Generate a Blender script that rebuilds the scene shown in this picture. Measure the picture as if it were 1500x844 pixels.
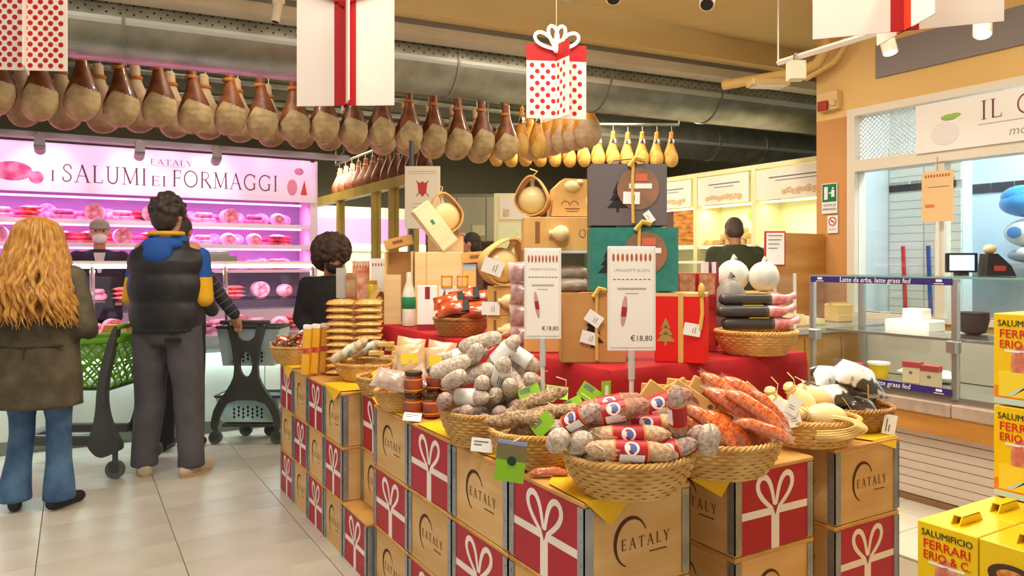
import bpy, bmesh, math, random
from mathutils import Vector, Matrix, noise as mnoise
random.seed(7)
SC = bpy.context.scene
for o in list(bpy.data.objects): bpy.data.objects.remove(o)
# ---------------------------------------------------------------- camera
A = math.atan(641 / 1080.0); CA, SA = math.cos(A), math.sin(A)
CAMZ = 1.4
cd = bpy.data.cameras.new('camera'); cam = bpy.data.objects.new('camera', cd); SC.collection.objects.link(cam)
cd.sensor_width = 36; cd.lens = 36 * 1080 / 1500; cd.shift_y = -36 / 1500; cd.clip_start = .05; cd.clip_end = 100
cam.location = (0, 0, CAMZ); cam.rotation_euler = (math.pi / 2, 0, -A); SC.camera = cam
# ---------------------------------------------------------------- world, lights, exposure
w = bpy.data.worlds.new('shop_air'); SC.world = w; w.use_nodes = True
w.node_tree.nodes['Background'].inputs[0].default_value = (1, .93, .82, 1)
w.node_tree.nodes['Background'].inputs[1].default_value = .62
SC.view_settings.view_transform = 'Standard'; SC.view_settings.look = 'None'
SC.cycles.transparent_max_bounces = 32
SC.view_settings.exposure = 0.30; SC.view_settings.gamma = 1; SC.view_settings.use_curve_mapping = False
def area(name, loc, size, power, col, rot=(0, 0, 0), sy=None):
    l = bpy.data.lights.new(name, 'AREA'); l.energy = power; l.color = col; l.size = size
    if sy: l.shape = 'RECTANGLE'; l.size_y = sy
    o = bpy.data.objects.new(name, l); SC.collection.objects.link(o); o.location = loc; o.rotation_euler = rot; return o
def spot(name, loc, target, power, col, ang=60, r=.05):
    l = bpy.data.lights.new(name, 'SPOT'); l.energy = power; l.color = col; l.spot_size = math.radians(ang); l.spot_blend = .6; l.shadow_soft_size = r
    o = bpy.data.objects.new(name, l); SC.collection.objects.link(o); o.location = loc
    o.rotation_euler = (Vector(target) - Vector(loc)).to_track_quat('-Z', 'Y').to_euler(); return o
WARM = (1, .88, .68); NEUT = (1, .95, .86); PINK = (1, .30, .80); COOL = (.86, .95, 1)
# ceiling lamps of the hall
area('ceiling_lamp_light', (1.5, 2.3, 3.55), 1.2, 60, WARM)
area('ceiling_lamp_light', (3.4, 2.0, 3.55), 1.0, 42, WARM)
area('ceiling_lamp_light', (.2, 1.2, 3.55), 1.2, 35, NEUT)
area('ceiling_lamp_light', (-.6, 4.2, 3.3), 1.0, 30, NEUT)
area('ceiling_lamp_light', (3.6, 4.6, 3.3), 1.0, 40, WARM)
area('ceiling_lamp_light', (5.6, 7.6, 3.4), 1.2, 80, WARM)
area('ceiling_lamp_light', (3.0, 10.5, 3.2), 1.5, 60, WARM)
def fill_point(loc, power, col):
    l = bpy.data.lights.new('hidden_fill_light', 'POINT'); l.energy = power; l.color = col; l.shadow_soft_size = .08
    o = bpy.data.objects.new('hidden_fill_light', l); SC.collection.objects.link(o); o.location = loc
# added fill lights, hidden above the air duct to brighten the open ceiling
for q in ((1.2, 6.8, 3.72), (4.2, 6.5, 3.72), (7.0, 6.3, 3.72)): fill_point(q, 38, (1, .95, .8))
# track spots on the display
spot('track_spot_light', (.6, 1.0, 3.3), (1.5, 2.0, .9), 62, WARM, 50)
spot('track_spot_light', (2.6, 1.0, 3.3), (2.1, 2.0, 1.0), 48, WARM, 50)
spot('track_spot_light', (1.0, 3.4, 3.3), (1.9, 3.2, 1.2), 60, WARM, 55)
# ---------------------------------------------------------------- helpers
def at(px, py, z):
    d = 1080 * (CAMZ - z) / (py - 386.0); x = (px - 750) / 1080.0 * d
    return Vector((x * CA + d * SA, -x * SA + d * CA, z))
def P(px, py, d):
    x = (px - 750) / 1080.0 * d
    return Vector((x * CA + d * SA, -x * SA + d * CA, CAMZ + (386 - py) / 1080.0 * d))
def srgb(h):
    h = h.lstrip('#'); v = [int(h[i:i + 2], 16) / 255 for i in (0, 2, 4)]
    return tuple(c / 12.92 if c < .04045 else ((c + .055) / 1.055) ** 2.4 for c in v) + (1,)
MC = {}
def M(name, c, r=.55, metal=0, c2=None, ns=8, nd=3, ramp=(.35, .65), bump=0, bs=40, rnd=0, emit=0, coat=0, stretch=(1, 1, 1), alpha=1, spec=.4, sub=0):
    """procedural material: colour c mottled with c2, fine relief, per-object value shift"""
    if name in MC: return MC[name]
    m = bpy.data.materials.new(name); m.use_nodes = True; nt = m.node_tree; N = nt.nodes; L = nt.links; b = N['Principled BSDF']
    b.inputs['Roughness'].default_value = r; b.inputs['Metallic'].default_value = metal; b.inputs['Specular IOR Level'].default_value = spec
    if coat: b.inputs['Coat Weight'].default_value = coat; b.inputs['Coat Roughness'].default_value = .12
    c1 = srgb(c); b.inputs['Base Color'].default_value = c1
    tc = N.new('ShaderNodeTexCoord'); mp = N.new('ShaderNodeMapping'); L.new(tc.outputs['Object'], mp.inputs[0]); mp.inputs['Scale'].default_value = stretch
    out = None
    if c2:
        n = N.new('ShaderNodeTexNoise'); n.inputs['Scale'].default_value = ns; n.inputs['Detail'].default_value = nd; L.new(mp.outputs[0], n.inputs['Vector'])
        cr = N.new('ShaderNodeValToRGB'); cr.color_ramp.elements[0].position = ramp[0]; cr.color_ramp.elements[1].position = ramp[1]
        cr.color_ramp.elements[0].color = c1; cr.color_ramp.elements[1].color = srgb(c2)
        L.new(n.outputs[0], cr.inputs[0]); out = cr.outputs[0]
    if rnd:
        oi = N.new('ShaderNodeObjectInfo'); mr = N.new('ShaderNodeMapRange'); mr.inputs[3].default_value = 1 - rnd; mr.inputs[4].default_value = 1 + rnd
        L.new(oi.outputs['Random'], mr.inputs[0]); hs = N.new('ShaderNodeHueSaturation'); L.new(mr.outputs[0], hs.inputs['Value'])
        if out: L.new(out, hs.inputs['Color'])
        else: hs.inputs['Color'].default_value = c1
        out = hs.outputs[0]
    if out: L.new(out, b.inputs['Base Color'])
    if bump:
        n2 = N.new('ShaderNodeTexNoise'); n2.inputs['Scale'].default_value = bs; n2.inputs['Detail'].default_value = 3; L.new(mp.outputs[0], n2.inputs['Vector'])
        bp = N.new('ShaderNodeBump'); bp.inputs['Strength'].default_value = bump; bp.inputs['Distance'].default_value = .01
        L.new(n2.outputs[0], bp.inputs['Height']); L.new(bp.outputs[0], b.inputs['Normal'])
    if emit:
        b.inputs['Emission Color'].default_value = c1; b.inputs['Emission Strength'].default_value = emit
    if alpha < 1: b.inputs['Alpha'].default_value = alpha
    MC[name] = m; return m
def glass(name, tint='#eef6f4', a=.1):
    if name in MC: return MC[name]
    m = bpy.data.materials.new(name); m.use_nodes = True; nt = m.node_tree; N = nt.nodes; L = nt.links; N.clear()
    o = N.new('ShaderNodeOutputMaterial'); t = N.new('ShaderNodeBsdfTransparent'); t.inputs[0].default_value = srgb(tint)
    g = N.new('ShaderNodeBsdfGlossy'); g.inputs['Roughness'].default_value = .04; mx = N.new('ShaderNodeMixShader'); lw = N.new('ShaderNodeLayerWeight'); lw.inputs[0].default_value = .5; fr = N.new('ShaderNodeMath'); fr.operation = 'POWER'; fr.inputs[1].default_value = 5; L.new(lw.outputs['Facing'], fr.inputs[0])
    ad = N.new('ShaderNodeMath'); ad.operation = 'ADD'; ad.inputs[1].default_value = a * .35; L.new(fr.outputs[0], ad.inputs[0])
    L.new(ad.outputs[0], mx.inputs[0]); L.new(t.outputs[0], mx.inputs[1]); L.new(g.outputs[0], mx.inputs[2]); L.new(mx.outputs[0], o.inputs[0])
    MC[name] = m; return m
class MB:
    """collects geometry, then links it as one mesh object"""
    def __init__(s): s.v = []; s.f = []; s.mi = []; s.m = Matrix(); s.k = 0
    def add(s, vs, fs):
        n = len(s.v); s.v += [tuple(s.m @ Vector(p)) for p in vs]; s.f += [tuple(i + n for i in q) for q in fs]; s.mi += [s.k] * len(fs); return s
    def box(s, x0, x1, y0, y1, z0, z1, b=0):
        if not b:
            return s.add([(x0, y0, z0), (x1, y0, z0), (x1, y1, z0), (x0, y1, z0), (x0, y0, z1), (x1, y0, z1), (x1, y1, z1), (x0, y1, z1)],
                         [(3, 2, 1, 0), (4, 5, 6, 7), (0, 1, 5, 4), (1, 2, 6, 5), (2, 3, 7, 6), (3, 0, 4, 7)])
        vs = []; ix = {}
        X = (x0, x1); Y = (y0, y1); Z = (z0, z1); sg = (1, -1)
        for i in (0, 1):
            for j in (0, 1):
                for k in (0, 1):
                    for a in range(3):
                        p = [X[i] + (0 if a == 0 else b * sg[i]), Y[j] + (0 if a == 1 else b * sg[j]), Z[k] + (0 if a == 2 else b * sg[k])]
                        ix[i, j, k, a] = len(vs); vs.append(p)
        fs = []
        def q(c, a):
            l = [ix[t[0], t[1], t[2], a] for t in c]; fs.append(l)
        for k in (0, 1):
            q([(k, 0, 0), (k, 1, 0), (k, 1, 1), (k, 0, 1)][::1 if k else -1], 0)
            q([(0, k, 0), (0, k, 1), (1, k, 1), (1, k, 0)][::1 if k else -1], 1)
            q([(0, 0, k), (1, 0, k), (1, 1, k), (0, 1, k)][::1 if k else -1], 2)
        for i in (0, 1):
            for j in (0, 1):
                fs.append([ix[i, j, 0, 0], ix[i, j, 1, 0], ix[i, j, 1, 1], ix[i, j, 0, 1]])
                fs.append([ix[i, 0, j, 0], ix[i, 1, j, 0], ix[i, 1, j, 2], ix[i, 0, j, 2]])
                fs.append([ix[0, i, j, 1], ix[1, i, j, 1], ix[1, i, j, 2], ix[0, i, j, 2]])
                for k in (0, 1): fs.append([ix[i, j, k, 0], ix[i, j, k, 1], ix[i, j, k, 2]])
        return s.add(vs, fs)
    def bc(s, c, d, b=0): return s.box(c[0] - d[0] / 2, c[0] + d[0] / 2, c[1] - d[1] / 2, c[1] + d[1] / 2, c[2] - d[2] / 2, c[2] + d[2] / 2, b)
    def rings(s, rings, cap=True, closed=False):
        n = len(rings[0]); vs = [p for r in rings for p in r]; fs = []; R = len(rings)
        for i in range(R if closed else R - 1):
            a = i * n; b = ((i + 1) % R) * n
            for j in range(n):
                k = (j + 1) % n; fs.append((a + j, a + k, b + k, b + j))
        if cap and not closed: fs.append(tuple(range(n))[::-1]); fs.append(tuple((R - 1) * n + j for j in range(n)))
        return s.add(vs, fs)
    def lathe(s, prof, n=20, c=(0, 0, 0), sx=1, sy=1):
        return s.rings([[(c[0] + r * sx * math.cos(2 * math.pi * j / n), c[1] + r * sy * math.sin(2 * math.pi * j / n), c[2] + z) for j in range(n)] for r, z in prof])
    def tube(s, pts, r, n=6, closed=False, sx=1):
        pts = [Vector(p) for p in pts]; R = len(pts); rs = r if isinstance(r, (list, tuple)) else [r] * R; rings = []
        up = None
        for i, p in enumerate(pts):
            t = (pts[(i + 1) % R] - pts[i - 1]) if (closed or 0 < i < R - 1) else (pts[1] - pts[0] if i == 0 else pts[-1] - pts[-2])
            t = t.normalized() if t.length > 1e-9 else Vector((0, 0, 1))
            if up is None: up = Vector((0, 0, 1)) if abs(t.z) < .9 else Vector((1, 0, 0))
            e = t.cross(up)
            if e.length < 1e-6: e = t.orthogonal()
            e.normalize(); g = e.cross(t); up = g
            rings.append([p + (e * math.cos(2 * math.pi * j / n) * sx + g * math.sin(2 * math.pi * j / n)) * rs[i] for j in range(n)])
        return s.rings(rings, True, closed)
    def caps(s, p0, p1, r0, r1=None, n=12, sx=1):
        r1 = r0 if r1 is None else r1; p0 = Vector(p0); p1 = Vector(p1); t = (p1 - p0).normalized() if (p1 - p0).length > 1e-6 else Vector((0, 0, 1))
        pts = []; rs = []
        for k in (90, 60, 35, 12): pts.append(p0 - t * r0 * math.sin(math.radians(k))); rs.append(max(r0 * math.cos(math.radians(k)), r0 * .02))
        for k in (12, 35, 60, 90): pts.append(p1 + t * r1 * math.sin(math.radians(k))); rs.append(max(r1 * math.cos(math.radians(k)), r1 * .02))
        return s.tube(pts, rs, n, sx=sx)
    def ell(s, c, rx, ry, rz, n=14, m=9):
        rg = []
        for i in range(m + 1):
            a = -math.pi / 2 + math.pi * i / m; q = max(math.cos(a), .02)
            rg.append([(c[0] + rx * q * math.cos(2 * math.pi * j / n), c[1] + ry * q * math.sin(2 * math.pi * j / n), c[2] + rz * math.sin(a)) for j in range(n)])
        return s.rings(rg)
    def prism(s, poly, z0, z1, ax='z'):
        n = len(poly)
        mk = {'z': lambda p, z: (p[0], p[1], z), 'y': lambda p, z: (p[0], z, p[1]), 'x': lambda p, z: (z, p[0], p[1])}[ax]
        vs = [mk(p, z0) for p in poly] + [mk(p, z1) for p in poly]
        return s.add(vs, [tuple(range(n))[::-1], tuple(range(n, 2 * n))] + [(i, (i + 1) % n, n + (i + 1) % n, n + i) for i in range(n)])
    def strip(s, pts, wd, y=0, th=.001):
        """flat ribbon in the local xz plane through pts with width(s) wd"""
        R = len(pts); vs = []
        for i, p in enumerate(pts):
            a = pts[max(i - 1, 0)]; b = pts[min(i + 1, R - 1)]; dx, dz = b[0] - a[0], b[1] - a[1]; l = math.hypot(dx, dz) or 1
            h = (wd[i] if isinstance(wd, (list, tuple)) else wd) / 2; nx, nz = -dz / l * h, dx / l * h
            vs += [(p[0] + nx, y, p[1] + nz), (p[0] - nx, y, p[1] - nz)]
        return s.add(vs, [(2 * i, 2 * i + 1, 2 * i + 3, 2 * i + 2) for i in range(R - 1)])
    def pillow(s, w, d, h, n=8, c=(0, 0, 0), e=2.2):
        for sg in (1, -1):
            vs = []; fs = []
            for i in range(n + 1):
                for j in range(n + 1):
                    x = -1 + 2 * i / n; y = -1 + 2 * j / n
                    z = sg * h * max(0, 1 - abs(x) ** e) ** .6 * max(0, 1 - abs(y) ** e) ** .6
                    vs.append((c[0] + x * w * (1 - .06 * (1 - abs(y))), c[1] + y * d * (1 - .06 * (1 - abs(x))), c[2] + z))
            for i in range(n):
                for j in range(n):
                    q = (i * (n + 1) + j, (i + 1) * (n + 1) + j, (i + 1) * (n + 1) + j + 1, i * (n + 1) + j + 1); fs.append(q if sg > 0 else q[::-1])
            s.add(vs, fs)
        return s
    def mesh(s, name, mats, smooth=True):
        me = bpy.data.meshes.new(name); me.from_pydata(s.v, [], s.f)
        for m in (mats if isinstance(mats, (list, tuple)) else [mats]): me.materials.append(m)
        if any(s.mi): me.polygons.foreach_set('material_index', s.mi)
        if smooth:
            me.polygons.foreach_set('use_smooth', [True] * len(me.polygons))
            try: me.set_sharp_from_angle(angle=math.radians(38))
            except Exception: pass
        me.update(); return me
    def build(s, name, mats, parent=None, smooth=True, fix=True):
        me = s.mesh(name, mats, smooth)
        if fix:
            bm = bmesh.new(); bm.from_mesh(me); bmesh.ops.recalc_face_normals(bm, faces=bm.faces); bm.to_mesh(me); bm.free()
        return link(name, me, parent)
def link(name, me, parent=None, loc=None, rot=None):
    o = bpy.data.objects.new(name, me); SC.collection.objects.link(o)
    if parent: o.parent = parent
    if loc is not None: o.location = loc
    if rot is not None: o.rotation_euler = rot
    return o
def tag(o, label=None, cat=None, group=None, kind=None):
    if label: o['label'] = label
    if cat: o['category'] = cat
    if group: o['group'] = group
    if kind: o['kind'] = kind
    return o
def thing(name, label, cat, loc=(0, 0, 0), rz=0, group=None, rot=None):
    o = bpy.data.objects.new(name, None); SC.collection.objects.link(o); o.empty_display_size = .05
    o.location = loc; o.rotation_euler = rot if rot is not None else (0, 0, rz); return tag(o, label, cat, group)
def struct(o): o['kind'] = 'structure'; return o
def kids(o): return [c for c in bpy.data.objects if c.parent == o]
KC = {}
def dup(src, loc, rot=(0, 0, 0), label=None, group=None, scale=None):
    if src.name not in KC: KC[src.name] = [(c, kids(c)) for c in kids(src)]
    r = src.copy(); SC.collection.objects.link(r); r.location = loc; r.rotation_euler = rot
    if label: r['label'] = label
    if group: r['group'] = group
    if scale is not None: r.scale = (scale,) * 3 if not hasattr(scale, '__len__') else scale
    for c, g in KC[src.name]:
        k = c.copy(); SC.collection.objects.link(k); k.parent = r
        for q in g: j = q.copy(); SC.collection.objects.link(j); j.parent = k
    return r
class Kind:
    """one prototype thing; first put() moves it, later ones copy it"""
    def __init__(s, o): s.o = o; s.first = True
    def put(s, loc, rot=(0, 0, 0), label=None, group=None, scale=None):
        if s.first:
            s.first = False; KC[s.o.name] = [(c, kids(c)) for c in kids(s.o)]; o = s.o; o.location = loc; o.rotation_euler = rot
            if label: o['label'] = label
            if group: o['group'] = group
            if scale is not None: o.scale = (scale,) * 3 if not hasattr(scale, '__len__') else scale
            return o
        return dup(s.o, loc, rot, label, group, scale)
def axis_rot(dirv, roll=0):
    """euler that turns local X to dirv"""
    return (Vector(dirv).to_track_quat('X', 'Z') @ Matrix.Rotation(roll, 4, 'X').to_quaternion()).to_euler()
def camdir(ang, toward=0):
    """unit vector: ang degrees counter-clockwise in the view, toward = lean to the camera"""
    a = math.radians(ang); r = Vector((CA, -SA, 0)); f = Vector((SA, CA, 0))
    return (r * math.cos(a) + Vector((0, 0, 1)) * math.sin(a) - f * toward).normalized()
def remesh(mb, name, mat, voxel, parent=None, sm=4):
    me = mb.mesh(name + '_raw', mat, False); o = link(name, me)
    m = o.modifiers.new('r', 'REMESH'); m.mode = 'VOXEL'; m.voxel_size = voxel
    q = o.modifiers.new('s', 'SMOOTH'); q.factor = .5; q.iterations = sm
    dg = bpy.context.evaluated_depsgraph_get(); n = bpy.data.meshes.new_from_object(o.evaluated_get(dg)); n.name = name
    o.modifiers.clear(); o.data = n; n.materials.clear(); n.materials.append(mat)
    n.polygons.foreach_set('use_smooth', [True] * len(n.polygons)); bpy.data.meshes.remove(me)
    if parent: o.parent = parent
    return o
def text_mesh(txt, size, name='lettering', mat=None, align='CENTER', ext=.0006, sx=1, shear=0):
    c = bpy.data.curves.new(name, 'FONT'); c.body = txt; c.size = size; c.align_x = align; c.align_y = 'CENTER'; c.extrude = ext; c.resolution_u = 2; c.shear = shear
    o = bpy.data.objects.new(name, c); SC.collection.objects.link(o); dg = bpy.context.evaluated_depsgraph_get()
    me = bpy.data.meshes.new_from_object(o.evaluated_get(dg)); bpy.data.objects.remove(o)
    for v in me.vertices: v.co = (v.co.x * sx, -v.co.z, v.co.y)       # stands in the xz plane, faces -y
    me.materials.clear()
    if mat: me.materials.append(mat)
    return me
# a small serif alphabet: strokes (points, thick) on a unit-high cap
SER = {
 'I': (.34, [([(.17, 0), (.17, 1)], .1)], [(.17, 0), (.17, 1)]),
 'L': (.62, [([(.15, 0), (.15, 1)], .1), ([(.1, .02), (.56, .02)], .045), ([(.55, 0), (.57, .2)], .04)], [(.15, 1)]),
 'E': (.64, [([(.15, 0), (.15, 1)], .1), ([(.08, .02), (.56, .02)], .045), ([(.08, .98), (.54, .98)], .045), ([(.15, .52), (.46, .52)], .045), ([(.55, 0), (.58, .2)], .04), ([(.53, 1), (.53, .82)], .04), ([(.46, .43), (.46, .61)], .04)], []),
 'F': (.6, [([(.15, 0), (.15, 1)], .1), ([(.08, .98), (.54, .98)], .045), ([(.15, .52), (.46, .52)], .045), ([(.53, 1), (.53, .8)], .04), ([(.46, .43), (.46, .61)], .04)], [(.15, 0)]),
 'A': (.82, [([(.1, 0), (.41, 1.02)], .045), ([(.39, 1.02), (.72, 0)], .1), ([(.2, .36), (.6, .36)], .045)], [(.1, 0), (.72, 0)]),
 'T': (.72, [([(.36, 0), (.36, 1)], .1), ([(.04, .98), (.68, .98)], .045), ([(.05, 1), (.03, .8)], .04), ([(.67, 1), (.69, .8)], .04)], [(.36, 0)]),
 'Y': (.74, [([(.37, 0), (.37, .48)], .1), ([(.37, .46), (.1, 1)], .1), ([(.37, .46), (.64, 1)], .045)], [(.37, 0), (.1, 1), (.64, 1)]),
 'M': (.98, [([(.14, 0), (.16, 1)], .045), ([(.15, 1), (.48, .05)], .1), ([(.48, .05), (.82, 1)], .045), ([(.82, 1), (.85, 0)], .1)], [(.14, 0), (.85, 0), (.13, 1), (.84, 1)]),
 'U': (.8, [([(.15, 1), (.15, .3), (.2, .12), (.32, .02), (.46, .01), (.57, .08), (.63, .22), (.65, .4), (.65, 1)], .08)], [(.15, 1), (.65, 1)]),
 'S': (.58, [([(.5, .74), (.48, .9), (.36, .99), (.22, .97), (.12, .86), (.12, .72), (.22, .6), (.38, .48), (.48, .36), (.5, .22), (.42, .07), (.28, 0), (.14, .04), (.08, .14), (.07, .27)], .07)], []),
 'O': (.94, [([(.47 + .4 * math.cos(i * math.pi / 12), .5 + .5 * math.sin(i * math.pi / 12)) for i in range(25)], .08)], []),
 'C': (.86, [([(.47 + .4 * math.cos(math.radians(a)), .5 + .5 * math.sin(math.radians(a))) for a in range(42, 322, 14)], .08), ([(.76, .7), (.78, 1)], .04)], []),
 'G': (.92, [([(.47 + .4 * math.cos(math.radians(a)), .5 + .5 * math.sin(math.radians(a))) for a in range(42, 312, 14)], .08), ([(.76, .72), (.78, 1)], .04), ([(.74, .03), (.74, .42)], .09), ([(.62, .42), (.86, .42)], .035)], []),
 'R': (.76, [([(.15, 0), (.15, 1)], .1), ([(.1, .98), (.38, .98), (.52, .9), (.56, .75), (.5, .59), (.36, .51), (.15, .51)], .06), ([(.34, .51), (.7, .01)], .1)], [(.15, 0), (.7, 0)]),
 'Z': (.68, [([(.08, .97), (.6, .97)], .05), ([(.58, .97), (.1, .03)], .1), ([(.08, .03), (.62, .03)], .05)], []),
}
def serif(mb, txt, x, z, h, track=.08, y=0, center=False, bold=1):
    W = sum((SER[c][0] if c in SER else .4) + track for c in txt) * h
    if center: x -= W / 2
    for c in txt:
        if c in SER:
            wd, st, sf = SER[c]
            for pts, t in st: mb.strip([(x + p[0] * h, z + p[1] * h) for p in pts], t * h * bold, y)
            for sx, sz in sf: mb.strip([(x + (sx - .12) * h, z + sz * h), (x + (sx + .12) * h, z + sz * h)], .04 * h * bold, y)
            x += (wd + track) * h
        else: x += (.4 + track) * h
    return W
# ================================================================= STRUCTURE
mFloor = M('floor_tile', '#c4bfb3', .34, c2='#b6b0a2', ns=3, nd=5, rnd=.035, bump=.02, bs=30)
mGrout = M('grout', '#8f8472', .8); mTan = M('tan_paint', '#e9c682', .75, c2='#e4bf79', ns=1.2); mOrange = M('orange_paint', '#d49c5f', .75, c2='#cc9256', ns=1.5)
mTanCeil = M('tan_ceiling', '#e0c384', .8, c2='#dabb7a', ns=.8); mWhite = M('white_paint', '#ece9e0', .5); mGreyBand = M('grey_band', '#8c8584', .6)
mDarkCeil = M('dark_ceiling', '#77745f', .85, c2='#6a6855', ns=1.5); mSteel = M('galvanised_steel', '#a7a79a', .38, .75, c2='#8f9083', ns=5, bump=.03, bs=18)
mDark = M('dark_void', '#2a221e', .8); mChrome = M('chrome', '#c9c9c9', .2, 1); mCream = M('cream_frame', '#e4dca8', .5); mOlive = M('olive_wall', '#7d7a62', .8, c2='#716e58', ns=1)
mBeamW = M('beam_white', '#d8cdb4', .65, c2='#cbbf a3'.replace(' ', ''), ns=3); mBeige = M('beige_pipe', '#dfb871', .5)
mBlueWall = M('cool_wall', '#c9dbe3', .5); mTileW = M('white_wall_tile', '#e6f0f3', .2, rnd=.03); mTileK = M('black_wall_tile', '#35323a', .2)
floor = struct(MB().box(-7, 14, -3, 16, -.12, -.012).build('floor', mGrout))
TU, TV = .595, .2975
tm = MB().box(.0018, TU - .0018, .0018, TV - .0018, -.012, 0, .0012).mesh('tile', mFloor, False)
for i in range(-5, 12):
    for j in range(-14, 14):
        x = -.153 + TU * i; y = 3.757 + TV * j
        if 1.25 < x < 1.85 and 1.7 < y < 4.3: continue
        if y < 2.3 and x < 3.0: continue
        if x > 3.7 and y > 4.6: continue
        if y > 6.5 or x > 4.3 or (y < .5): continue
        link('tile', tm, floor, (x, y, 0))
fb = MB()
for (a, b, c, d) in ((-7, 14, 6.51, 16), (-7, -3.13, -3, 6.51), (-3.13, 3.0, -3, 2.25), (3.0, 14, -3, .45), (4.45, 14, .45, 6.51), (3.95, 4.45, 4.9, 6.51), (1.6, 1.9, 1.7, 4.3)):
    fb.box(a, b, c, d, -.012, -.001)
fb.build('plain_floor', mFloor, floor, False)
# ---- near ceiling (tan) with its beam, all slightly turned against the tile grid
BR = math.radians(-5.5)
ceil = struct(MB().box(-7, 14, -3, 5.2, 3.66, 3.8).build('ceiling', mTanCeil, None, False))
beam = thing('trim_1', 'tan bulkhead beam with a white lower box running under the ceiling', 'beam', (3.18, 5.48, 0), BR); struct(beam)
MB().box(-11, 12, 0, .16, 3.44, 3.75).build('bulkhead', mTanCeil, beam, False)
MB().box(-11, 12, .165, .36, 3.31, 3.7).build('white_box_beam', mBeamW, beam, False)
MB().box(-11, 12, .15, .168, 3.4, 3.44).build('shade_strip', M('shade_grey', '#86827a', .5, .5), beam, False)  # grey strip standing in for the shade under the bulkhead
far_c = struct(MB().box(-7, 14, 5.3, 16, 3.95, 4.05).build('ceiling_far', mDarkCeil, None, False))
# ---- back and side walls
struct(MB().box(-7, 14, 14, 14.2, 0, 4).build('wall_back', mOlive, None, False))
struct(MB().box(12.5, 12.7, -3, 14, 0, 4).build('wall_side', mOlive, None, False))
wr = struct(MB().box(5.6, 5.75, 3.87, 4.2, 2.64, 3.75).box(5.6, 5.75, -2.5, 3.87, 2.68, 3.75).build('wall_right', mTan, None, False))
MB().box(5.6, 5.75, 3.87, 4.2, 0, 2.64).build('orange_pillar', mOrange, wr, False)
MB().box(5.6, 5.75, -2.5, 3.87, 0, 1.0).build('lower_wall', mTan, wr, False)
struct(MB().box(5.575, 5.6, -2.5, 3.63, 2.9, 3.17).build('trim_2', mGreyBand, None, False))
# white framed opening
op = thing('window_1', 'white framed shop window with a mesh panel and sign board above', 'window', (5.6, 0, 0)); struct(op)
MB().box(-.05, .1, 3.8, 3.87, 1.0, 2.68).box(-.05, .1, -2.5, 3.8, 2.62, 2.68).box(-.05, .1, -2.5, 3.8, 2.16, 2.25).box(-.05, .1, -2.5, 3.87, .95, 1.0).box(-.03, .06, 3.08, 3.15, 1.0, 2.16).build('frame', M('frame_white', '#e4ddcc', .45), op, False)
MB().box(.0, .008, -2.5, 3.08, 1.0, 2.16).box(.0, .008, 3.15, 3.8, 1.0, 2.16).build('pane', glass('window_glass', '#fbfefe', .1), op, False)
# expanded-metal mesh: crossing bars
g = MB()
for k in range(-11, 30):
    for s_ in (0, 1):
        ya, yb = 3.8 - k * .04, 3.8 - k * .04 - .41; za, zb = (2.25, 2.62) if s_ == 0 else (2.62, 2.25)
        if yb > 3.79 or ya < 2.7: continue
        if ya > 3.8: za += (zb - za) * (ya - 3.8) / .41; ya = 3.8
        g.tube([(.03 + .004 * s_, ya, za), (.03 + .004 * s_, yb, zb)], .0055, 4)
tag(g.build('wire_mesh', M('mesh_metal', '#dfe9ee', .4, .3), op, False), kind='stuff')
# sign board IL C...
sb = thing('shop_sign', 'white sign board lettered IL C with a picture of mozzarella and a green leaf', 'sign', (5.54, 0, 0))
MB().box(-.012, .012, -2.4, 3.27, 2.235, 2.60).build('board', M('sign_white', '#f4f2ee', .5), sb, False)
t = MB(); t.m = Matrix.Translation((-.014, 0, 0)) @ Matrix.Rotation(-math.pi / 2, 4, 'Z')
serif(t, 'IL C', -2.80, 2.42, .13, .14); tag(t.build('lettering', M('sign_brown', '#7a3f42', .6), sb, False), kind='stuff')
t = MB(); t.m = Matrix.Translation((-.014, 0, 0)) @ Matrix.Rotation(-math.pi / 2, 4, 'Z'); t.strip([(-2.82, 2.385), (-2.2, 2.385)], .005)
t.build('rule_line', M('sign_grey', '#a9a4a0', .6), sb, False)
o = link('lettering', text_mesh('mozzarella', .09, mat=M('sign_grey', '#a9a4a0', .6), align='LEFT', shear=.2), sb, (-.014, 2.62, 2.31), (0, 0, -math.pi / 2))
q = MB(); q.ell((-.014, 3.05, 2.36), .004, .1, .085, 20, 10); q.build('mozzarella_picture', M('mozz', '#e9e6e6', .6), sb)
q = MB(); q.m = Matrix.Translation((-.018, 3.02, 2.475)); q.ell((0, 0, 0), .004, .06, .022); q.ell((0, -.04, .01), .004, .045, .014); q.build('leaf_picture', M('leafg', '#9cc653', .6), sb)
# back room with tiles
br = struct(MB().box(7.3, 7.4, -2.5, 4.1, 0, 3.4).box(5.75, 7.3, 4.0, 4.1, 0, 3.4).build('wall_backroom', mBlueWall, None, False))
struct(MB().box(5.75, 7.4, -2.5, 4.1, 3.4, 3.45).build('ceiling_backroom', mWhite, None, False))
bt = MB().box(-.012, 0, -.095, .095, -.045, .045, .003).mesh('tile', mTileK, False)
pw_ = struct(MB().box(6.35, 6.5, 3.36, 4.0, 0, 3.4).build('wall_partition', mBlueWall, None, False))
wt = MB().box(-.012, 0, -.1565, .1565, -.0345, .0345, .003).mesh('tile', mTileW, False)
for r in range(21):
    z = .98 + r * .072
    if 2.03 < z < 2.13: continue
    for c in range(2): link('tile', wt, pw_, (6.35, 3.52 + c * .32, z))
for c in range(3): link('tile', bt, pw_, (6.35, 3.9 - c * .197, 2.085))
for c in range(14): link('tile', bt, br, (7.3, 3.9 - c * .197, 2.10))
area('backroom_lamp_light', (6.5, 2.6, 3.3), .9, 60, COOL)
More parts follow.
